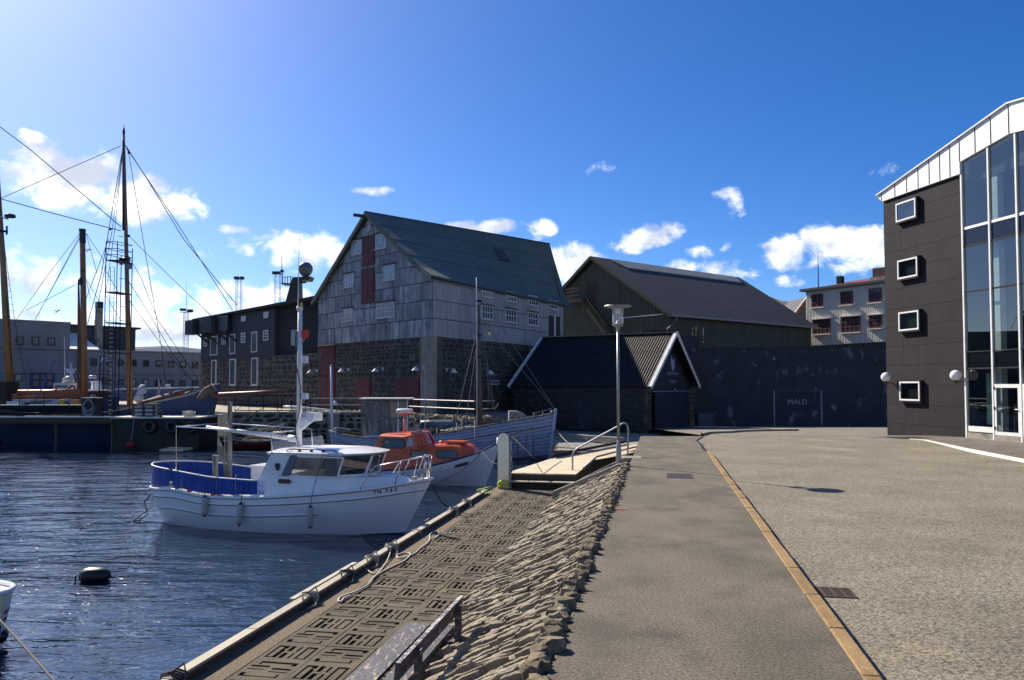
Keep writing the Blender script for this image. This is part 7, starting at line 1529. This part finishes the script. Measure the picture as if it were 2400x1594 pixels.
for (px0,px1,py0,py1,mt,nm) in ((143,153,936,949,yellow_m,'yellow_barrel'),(156,167,935,941,mk('pale_blue_box',(.3,.36,.5),rough=.6),'blue_box'),(171,188,937,949,mk('orange_crate',(.5,.28,.1),rough=.7),'fish_crate'),(110,140,943,950,mk('lilac_box',(.25,.28,.42),rough=.6),'deck_box'),(20,48,940,950,white_paint,'white_box')):
    a = D(px0,py0,50.9); b_ = D(px1,py1,50.9); m = MB(); m.box(a.x,b_.x,50.7,51.3,b_.z,a.z); m.build(nm, mt, S1)
# ---- tall masted smack behind the pier, bow to the right
S2 = thing('blue_fishing_smack', 'blue fishing smack with tall mast, its raised bow right of the pier', 'ship', (-26,51.5,ZW)); tf = Fr((-34.2,52.6,ZW), (1,-.10))
H2_ = Hull(0, 15.2, 1, 14.2, [(0,1.2),(3,2.0),(8,2.2),(12,1.4),(14,.6),(15.2,.07)], [(0,2.2),(6,1.95),(9,2.15),(11.5,2.72),(13.6,3.25),(15.2,3.95)], zk=-1, p=((0,.5),(.5,.38),(.85,.6),(1,1.)))
H2_.skin(tf, 46, 14).build('hull', blue_side, S2, smooth=True); 
m = MB(tf); m.tube([(x,y,z+.04) for x,y,z in H2_.line(1,.2,15.1,-1,.02)], .07, 6); m.tube([(x,y,z+.04) for x,y,z in H2_.line(1,.2,15.1,1,.02)], .07, 6); m.build('cap_rail', timber, S2)
H2_.skin(tf, 30, 2, .62, .68, .012, side=-1).build('green_growth', mk('teal_stain', (.02,.10,.08), (.03,.06,.14), scale=3, lo=.4, hi=.6, rough=.8), S2)
H2_.deck(tf, -.5, 20, .3, 14.8, .1).build('deck', timber_dark, S2)
mC, aC, bC = mast(S2, 305,975, 290,318, 50.3, .19, .075, mast_wood); m = MB(); m.lathe(tuple(bC), [(.06,0),(.08,.15),(.09,.3),(.03,.45),(.01,.75)], 8); m.build('mast_finial', black_m, mC, smooth=True)
a = D(303,905,50.3); b_ = D(300.7,895,50.3)
m = MB(); m.tube([tuple(D(292,540,50.3)),tuple(D(289.6,330,50.3))], [.14,.085], 10); m.build('dark_topmast', mk('dark_topmast', (.03,.035,.06), (.05,.05,.08), scale=2, rough=.5), mC, smooth=True)
m = MB(); q = D(296,615,50.3); m.tube([(q.x-.4,q.y,q.z+.1),(q.x+.15,q.y,q.z+.1)], .22, 8); m.build('crosstree', black_m, mC); q = D(302.5,625,50.1); m = MB(); m.box(q.x-.12,q.x+.12,q.y-.12,q.y+.12,q.z-.15,q.z+.15); m.box(q.x-.15,q.x+.15,q.y-.15,q.y+.15,q.z+.16,q.z+.2); m.build('mast_lantern', steel, mC)
for i in range(12):
    y = 555+i*33; q = D(288+(y-540)*.028,y,50.3); m = MB(); m.tube([(q.x-.35-.0,q.y,q.z+.05),(q.x,q.y,q.z)], .02, 4); m.build('mast_step', black_m, mC)
for p in (((294,340,50.3),(300,352,50.2),(400,500,50),(545,727,49.5)),((295,342,50.3),(345,420,50),(430,560,49.8),(555,715,49.5)),((295,343,50.3),(302,360,50.2),(325,500,50.2),(380,825,50.3),(388,900,50)),
          ((297,547,50.3),(302,553,50.2),(400,650,50),(495,740,49.8)),((298,595,50.3),(330,650,50.2),(370,750,50.2),(465,890,50.2)),((299,655,50.3),(340,720,50.2),(405,830,50.3),(452,895,50.2)),((300,700,50.3),(380,810,50.2),(440,885,50.2)),
          ((288,345,50.3),(238,640,50.4),(205,760,50.5)),((288,350,50.3),(262,545,50.3),(215,790,50.4)),((288,352,50.3),(268,545,50.3),(246,700,50.4)),((292,300,50.3),(291,345,50.3)),((255,560,50.3),(200,705,50.5)),((300,930,50.3),(320,955,50.3))): wl(S2,*p, r=.02 if p[0][1] > 345 else .026)
for px, py in ((302,553),(302,358),(258,537)): q = D(px,py,50.2); m = MB(); m.sphere(tuple(q), .09, 8, 6); m.build('block', black_m, mC)
# booms and bundled sail
m = MB(); m.tube([tuple(D(300,955,50.6)),tuple(D(370,933,50.4)),tuple(D(452,911,50.2))], [.1,.14,.10], 8); m.build('boom', mk('brown_boom', (.10,.05,.035), (.15,.08,.05), scale=3, rough=.7), S2, smooth=True)
m = MB(); m.tube([tuple(D(350,940,50.2)),tuple(D(415,924,50.2))], .12, 8); m.build('wrapped_spar', mk('brown_wrap', (.14,.07,.05), rough=.8), S2, smooth=True)
m = MB(); m.tube([tuple(D(496,927,49.6)),tuple(D(600,921,48.9)),tuple(D(703,914,48.2))], [.17,.13,.08], 10); m.build('bowsprit', mk('red_brown_sprit', (.13,.045,.03), (.19,.075,.05), scale=2, rough=.5), S2, smooth=True)
m = MB(); P_ = [tuple(D(px,py,49.7)) for px,py in ((464,936),(475,927),(485,917),(493,912),(499,919),(501,930))]; m.tube(P_, [.12,.24,.30,.30,.28,.15], 9); m.build('furled_sail', net_m, S2)
m = MB(); m.tube([tuple(D(495,921,49.6)),tuple(D(508,914,49.6))], .045, 5); m.build('whisker_pole', timber, S2)
for p in (((467,925,49.6),(472,1000,49.0),(500,1035,47.5)),((500,930,49.6),(480,1000,48.5)),((560,985,48.2),(700,914,48.2)),((530,1010,48.2),(610,960,48.2),(700,914,48.2)),((640,980,48.3),(703,914,48.2)),((703,914,48.2),(740,855,49),(790,810,50)),((550,965,48.4),(600,925,48.7)),((600,925,48.6),(603,940,48.6))): wl(S2,*p, r=.018, mt=rope_dark)
for (px,py,rx,rz_,mt,nm) in ((405,935,.5,.28,red_m,'red_float_pile'),(420,928,.3,.2,red_m,'red_cover'),(385,945,.5,.3,net_m,'net_pile'),(442,925,.4,.25,mk('dark_winch',(.05,.05,.06),rough=.5),'winch'),(440,937,.5,.2,mk('brown_hatch',(.12,.05,.03),rough=.7),'hatch')):
    q = D(px,py,51.2); m = MB(); m.sphere(tuple(q), 1., 10, 7, (rx*.6,rx*.6,rz_)); 
    for v in m.v: v += Vector((noise.noise(v*3),0,noise.noise(v*3+Vector((5,0,0)))))*.12
    m.build(nm, mt, S2, smooth=True)
m = MB(); a = D(0,0,1); q0_, q1_ = D(270,912,51.6), D(466,907.5,51.0); m.bar(tuple(q0_),tuple(q1_),.10,.09); m.build('white_rail', white_paint, S2); m = MB(); q = D(394,905,50.9); m.box(q.x-.14,q.x+.14,50.8,51,q.z-.05,q.z+.14); m.build('rail_box', white_paint, S2)
m = MB(); m.tube([tuple(D(371,925,50.8)),tuple(D(374,905,50.8)),tuple(D(371,888,50.8))], [.10,.07,.04], 6); m.build('davit_post', mk('pale_davit', (.4,.36,.34), rough=.6), S2)
# white shrouded bundle on the bowsprit heel
q = D(330,922,49.5); m = MB(); m.tube([(q.x-.1,49.5,q.z-.55),(q.x-.12,49.5,q.z-.35),(q.x-.08,49.5,q.z),(q.x+.12,49.5,q.z+.15),(q.x+.02,49.5,q.z+.35),(q.x+.12,49.5,q.z+.52)], [.16,.33,.22,.30,.2,.12], 10)
for v in m.v: v += Vector((noise.noise(v*5),noise.noise(v*5+Vector((9,0,0))),noise.noise(v*5+Vector((3,7,0)))))*.12
tag(m.build('wrapped_bundle', mk('white_sacking', (.58,.57,.60), rough=.8), loc=(q.x,49.5,q.z), smooth=True), 'white shrouded bundle tied up beside the tall mast', 'wrapped bundle')
m = MB(); a, b_ = D(318,948,JY+1), D(360,966,JY+1)
for i in range(3):
    for j in range(2): z = .3+.24*i; x = a.x+.6*j; m.box(x,x+.5,JY+.9,JY+1.5,z+.05,z+.19)
PC = thing('pallet_stack', 'stack of pallets with pale boxes on the sunlit pier top', 'pallet stack', (a.x,JY+1,.29)); m.build('pale_boxes', mk('pale_boxes', (.45,.47,.55), rough=.7), PC)
for i in range(4): m = MB(); m.box(a.x-.15,a.x+1.3,JY+.8,JY+1.6,.29+.24*i,.34+.24*i); m.build('pallet', timber_dark, PC)
for x in (a.x-.1,a.x+.5,a.x+1.15): m = MB(); m.box(x,x+.1,JY+.8,JY+.86,.29,1.06); m.build('pallet_upright', timber_dark, PC)
q = D(444,969,JY+.7); m = MB()
for i in range(18): m.torus((q.x+R.uniform(-.25,.25),JY+.7+R.uniform(-.2,.2),.32+R.uniform(0,.3)*(1-.5*R.random())), R.uniform(.12,.32), .022, ax=(R.uniform(-.6,.6),R.uniform(-.6,.6),1), n=12, m=4)
tag(m.build('rope_pile', rope_m, loc=(q.x,JY+.7,.3)), 'pile of pale rope on the right end of the pier top', 'rope pile')
m = MB(); m.tube([(px2x(378,JY),JY+.05,.29),(px2x(378,JY),JY+.05,.62)], .07, 6); m.tube([(px2x(378,JY)-.14,JY+.05,.60),(px2x(378,JY)+.12,JY+.05,.60)], .06, 6); tag(m.build('mooring_bollard', black_m, loc=(px2x(378,JY),JY,.3)), 'small black bollard on the edge of the pier top', 'bollard')
# scaffold ladder tower
TW = thing('ladder_tower', 'steel scaffold tower with ladders and platforms beside the tall mast', 'scaffold tower', (-25.3,48.6,.3)); tx0, tx1 = px2x(247,48.4), px2x(283,48.4); ty0, ty1 = 48.2, 49.6
for (x, y, t) in ((tx0,ty0,567),(tx1-.25,ty0,567),(tx0+.25,ty1,600),(tx1,ty1,583)): m = MB(); m.tube([(x,y,.3),(x,y,D(260,t,y).z)], .03, 5); m.build('upright', dark_steel, TW)
for t in (612,686,757,827): z = D(260,t,48.8).z; m = MB(); m.slab([(tx0,ty0),(tx1-.2,ty0),(tx1,ty1),(tx0+.25,ty1)], z-.06, z); m.build('platform', mk('steel_platform', (.05,.05,.055), rough=.6), TW)
for t in (567,583,597): z = D(260,t,48.3).z; m = MB(); m.tube([(tx0,ty0,z),(tx1-.25,ty0,z),(tx1,ty1,z),(tx0+.25,ty1,z),(tx0,ty0,z)], .022, 4); m.build('guard_rail', dark_steel, TW)
zz0, zz1 = .4, D(260,625,48.8).z; lx0, lx1 = px2x(254,49), px2x(264,49)
m = MB(); m.tube([(lx0,49,zz0),(lx0,49,zz1)], .02, 4); m.tube([(lx1,49,zz0),(lx1,49,zz1)], .02, 4); z = zz0
while z < zz1: m.tube([(lx0,49,z),(lx1,49,z)], .012, 3); z += .28
m.build('ladder', dark_steel, TW)
for i in range(6):
    z0_ = .4+1.5*i; m = MB(); m.tube([(tx0,ty0,z0_+1.4),(tx0+.25,ty1,z0_)], .02, 4); m.build('brace', dark_steel, TW)
q = D(246,848,48.5); m = MB(); m.lathe((q.x,q.y,q.z), [(.02,.28),(.16,.22),(.26,.06),(.27,0)], 12); LMP = thing('dome_lamp', 'grey dome quay lamp on a thin post beside the scaffold tower', 'quay lamp', (q.x,q.y,.3)); m.build('dome_shade', mk('dome_grey', (.35,.38,.42), rough=.5), LMP, smooth=True)
m = MB(); m.tube([(q.x-.3,q.y,.3),(q.x-.3,q.y,q.z+.4),(q.x,q.y,q.z+.3)], .035, 6); m.build('post', dark_steel, LMP)
# small craft behind: white wheelhouse and red cabin
q = D(162,915,60); CF = Fr((q.x-1.2,60,q.z), (1,0)); WC = thing('white_wheelhouse_boat', 'small white wheelhouse boat with lifebuoy left of the thick mast', 'boat', (q.x,60,ZQ)); s_ = 60/1830
def cb(px0,px1,py0,py1,y0,y1,nm,mt,par): a = D(px0,py0,60); b_ = D(px1,py1,60); m = MB(); m.box(a.x,b_.x,60+y0,60+y1,b_.z,a.z); return m.build(nm, mt, par)
cb(143,176,898,920,-1,1,'wheelhouse',white_paint,WC); cb(146,160,903,909,-1.02,-1.0,'window',glass_grey,WC); cb(160,176,903,909,-1.02,-1.0,'window',glass_grey,WC)
a = D(163,886,60); m = MB(); m.prism([(0,0),(.7,0),(.7,.6),(.35,.8)], -.4, .4) if False else m.lathe((a.x-.1,60,a.z-.4), [(.42,0),(.38,.35),(.1,.55)], 10); m.build('wheelhouse_dome', mk('cream_dome',(.5,.47,.4),rough=.5), WC, smooth=True)
a = D(168,911,58.8); m = MB(); m.torus((a.x,58.85,a.z), .22, .07, ax=(0,1,0), n=16); m.build('lifebuoy', mk('lifebuoy_red',(.4,.06,.05),rough=.6), WC, smooth=True)
a = D(166,850,60); b_ = D(167,885,60); m = MB(); m.tube([tuple(b_),tuple(a)], [.14,.06], 6); m.tube([(a.x-.5,60,a.z-.5),(a.x+.5,60,a.z-.5)], .05, 5); m.box(a.x-.2,a.x+.2,59.8,60.2,a.z-.8,a.z-.55); m.build('instrument_mast', mk('pale_blue_gear',(.45,.5,.6),rough=.5), WC); m = MB(); m.tube([tuple(D(152,880,60)),tuple(D(151,790,60))], .03, 4); m.build('whip_aerial', white_paint, WC)
a = D(140,922,60); m = MB(); m.box(a.x,a.x+1.8,59,61,ZW,a.z); m.build('hull', white_paint, WC)
RC = thing('red_cabin_boat', 'dark boat with red edged roof and pale radar right of the thick mast', 'boat', (-32.4,60,ZQ)); cb(205,248,914,916.5,-1.2,1.2,'roof_rim',white_paint,RC); cb(204,247,917,920,-1.15,1.15,'roof',mk('crimson_roof',(.20,.01,.02),rough=.5),RC); cb(206,244,920.5,942,-1,1,'cabin',mk('navy_cabin',(.015,.02,.04),rough=.5),RC); cb(212,222,924,931,-1.02,-1.001,'window',glass_pale,RC); cb(228,240,924,931,-1.02,-1.001,'window',glass_pale,RC); cb(203,252,942,975,-1.3,1.3,'hull',mk('dark_hull',(.02,.02,.03),rough=.5),RC)
for (px,py,r) in ((217,884,.27),): a = D(px,py,60); m = MB(); m.lathe(tuple(a), [(r*.8,-.1),(r,-.05),(r,.08),(r*.7,.14)], 12); m.build('radar', mk('pale_radar',(.5,.52,.58),rough=.5), RC, smooth=True)
a = D(216,894,60); b_ = D(215,913,60); m = MB(); m.tube([tuple(a),tuple(b_)], .07, 6); m.lathe((a.x,60,a.z), [(.25,0),(.05,-.05)], 10); m.box(a.x+.25,a.x+.6,59.8,60.2,b_.z,a.z+.05); m.build('radar_post', white_paint, RC)
# ---------------------------------------------------------------- quay railings along the warehouses
def railing(nm, label, pts, hts, mt, step=1.6, z0=ZQ):
    T = thing(nm, label, 'railing', (*pts[0][:2], z0)); P_ = [Vector((*p[:2], z0)) for p in pts]
    for h in hts: m = MB(); m.tube([tuple(p+Vector((0,0,h))) for p in P_], .035, 5); m.build('rail', mt, T)
    for a, b_ in zip(P_, P_[1:]):
        n = max(1, int((b_-a).length/step))
        for i in range(n+1): q = a.lerp(b_, i/n); m = MB(); m.tube([tuple(q), tuple(q+Vector((0,0,hts[-1])))], .025, 4); m.build('post', dark_steel, T)
railing('quay_railing', 'pale two bar railing along the quay before the tall warehouse', [(-14.0,54.35),(-9.5,54.5),(-6.4,49.9),(-2.1,43.9),(-1.0,45.6)], (.55,1.0), mk('pale_rail', (.5,.48,.42), rough=.5), 1.8)
railing('mesh_railing', 'dark close posted railing on the quay below the charcoal warehouse', [(-19.2,54.2),(-14.3,54.25)], (.15,.55,1.2), dark_steel, .9)
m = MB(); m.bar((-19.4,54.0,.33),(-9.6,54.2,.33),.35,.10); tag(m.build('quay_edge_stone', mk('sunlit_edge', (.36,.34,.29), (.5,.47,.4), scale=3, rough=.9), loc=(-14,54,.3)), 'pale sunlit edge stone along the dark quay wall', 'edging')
q0_, q1_ = D(664,953,54.9), D(842,970,54.6); m = MB(); m.tube([tuple(q0_),tuple(q0_.lerp(q1_,.1)),tuple(q1_)], [.06,.13,.13], 8); tag(m.build('long_white_spar', white_paint, loc=tuple(q0_), smooth=True), 'long white spar lying on the quay beside the railing', 'spar')
RE = thing('rubble_edge', 'sunlit rough rubble stones along the broken quay edge', 'stone edging', (-4,46.5,ZQ))
for (a, b_, n) in (((-15.5,54.4),(-9.4,54.5),26),((-8.9,53.4),(-6.1,49.8),16),((-6.1,49.5),(-2.0,43.6),34),((-1.9,43.5),(-.9,46.2),9)):
    for i in range(n):
        t = (i+R.random())/n; x = a[0]+(b_[0]-a[0])*t+R.uniform(-.15,.15); y = a[1]+(b_[1]-a[1])*t+R.uniform(-.15,.3)
        inst('rubble_stone', bpy.data.meshes.new_from_object if False else RKW[R.randrange(8)], RE, (x, y, ZQ+.02), rot=(R.uniform(-.3,.3),R.uniform(-.3,.3),R.uniform(0,6)), sc=(R.uniform(.3,.6),R.uniform(.25,.5),R.uniform(.15,.32)))
# quay wall facing of dark stones
QW = thing('quay_wall', 'dark stone facing of the old quay behind the boats', 'wall', (-14,54,-.6))
for a, b_, lim in (((-19.4,53.98),(-9.6,54.18),110),((-9.6,54.18),(-6.2,49.58),60),((-6.2,49.58),(-1.97,43.38),90)): stones_on(QW, Fr2(a, b_), .05, math.hypot(b_[0]-a[0], b_[1]-a[1])-.05, -1.7, .22, .75, .42, limit=lim, depth=.1)
m = MB(); m.box(-12.6,-11.8,53.5,54.0,-1.65,.3); tag(m.build('stone_buttress', conc, loc=(-12.2,53.8,-1)), 'pale stone buttress on the quay wall behind the white mast', 'buttress')
# far town sheds on the left horizon
for i, (px, py, w_, h, mt, lbl) in enumerate(((330,834,14,6,conc,'small flat grey shed roof left on the horizon'),(395,826,40,3,zinc_white,'long white domed roof beyond the grey building'))):
    q = D(px,py,260); m = MB(); n = 10; pr = [(q.x-w_/2,ZQ)]+[(q.x-w_/2+w_*k/n, q.z+(h*.6*sin(pi*k/n) if i else 0)) for k in range(n+1)]+[(q.x+w_/2,ZQ)]; m.prism(pr, 260, 280); tag(m.build('distant_shed', mt, loc=(q.x,260,ZQ)), lbl, 'shed')
# gulls
for (px, py, Y, s_, lbl) in ((206,587,50,.35,'gull gliding just right of the thick mast top'),(134,730,60,.4,'gull low over the harbour left of the thick mast')):
    q = D(px,py,Y); GL = thing('gull', lbl, 'bird', tuple(q)); m = MB(); m.tube([(q.x-.28*s_,q.y,q.z-.3*s_),(q.x,q.y,q.z),(q.x+.3*s_,q.y,q.z+.3*s_)], [.02,.09*s_,.03], 7); m.build('body', grey_dark, GL, smooth=True)
    for sg in (-1,1): m = MB(); m.add([Vector((q.x,q.y,q.z)),Vector((q.x+.25*sg*s_,q.y,q.z+.28*s_)),Vector((q.x+.75*sg*s_,q.y+.1,q.z+.10*s_)),Vector((q.x+.2*sg*s_,q.y+.05,q.z+.12*s_))], [(0,1,2,3)]); m.build('wing', grey_dark, GL)
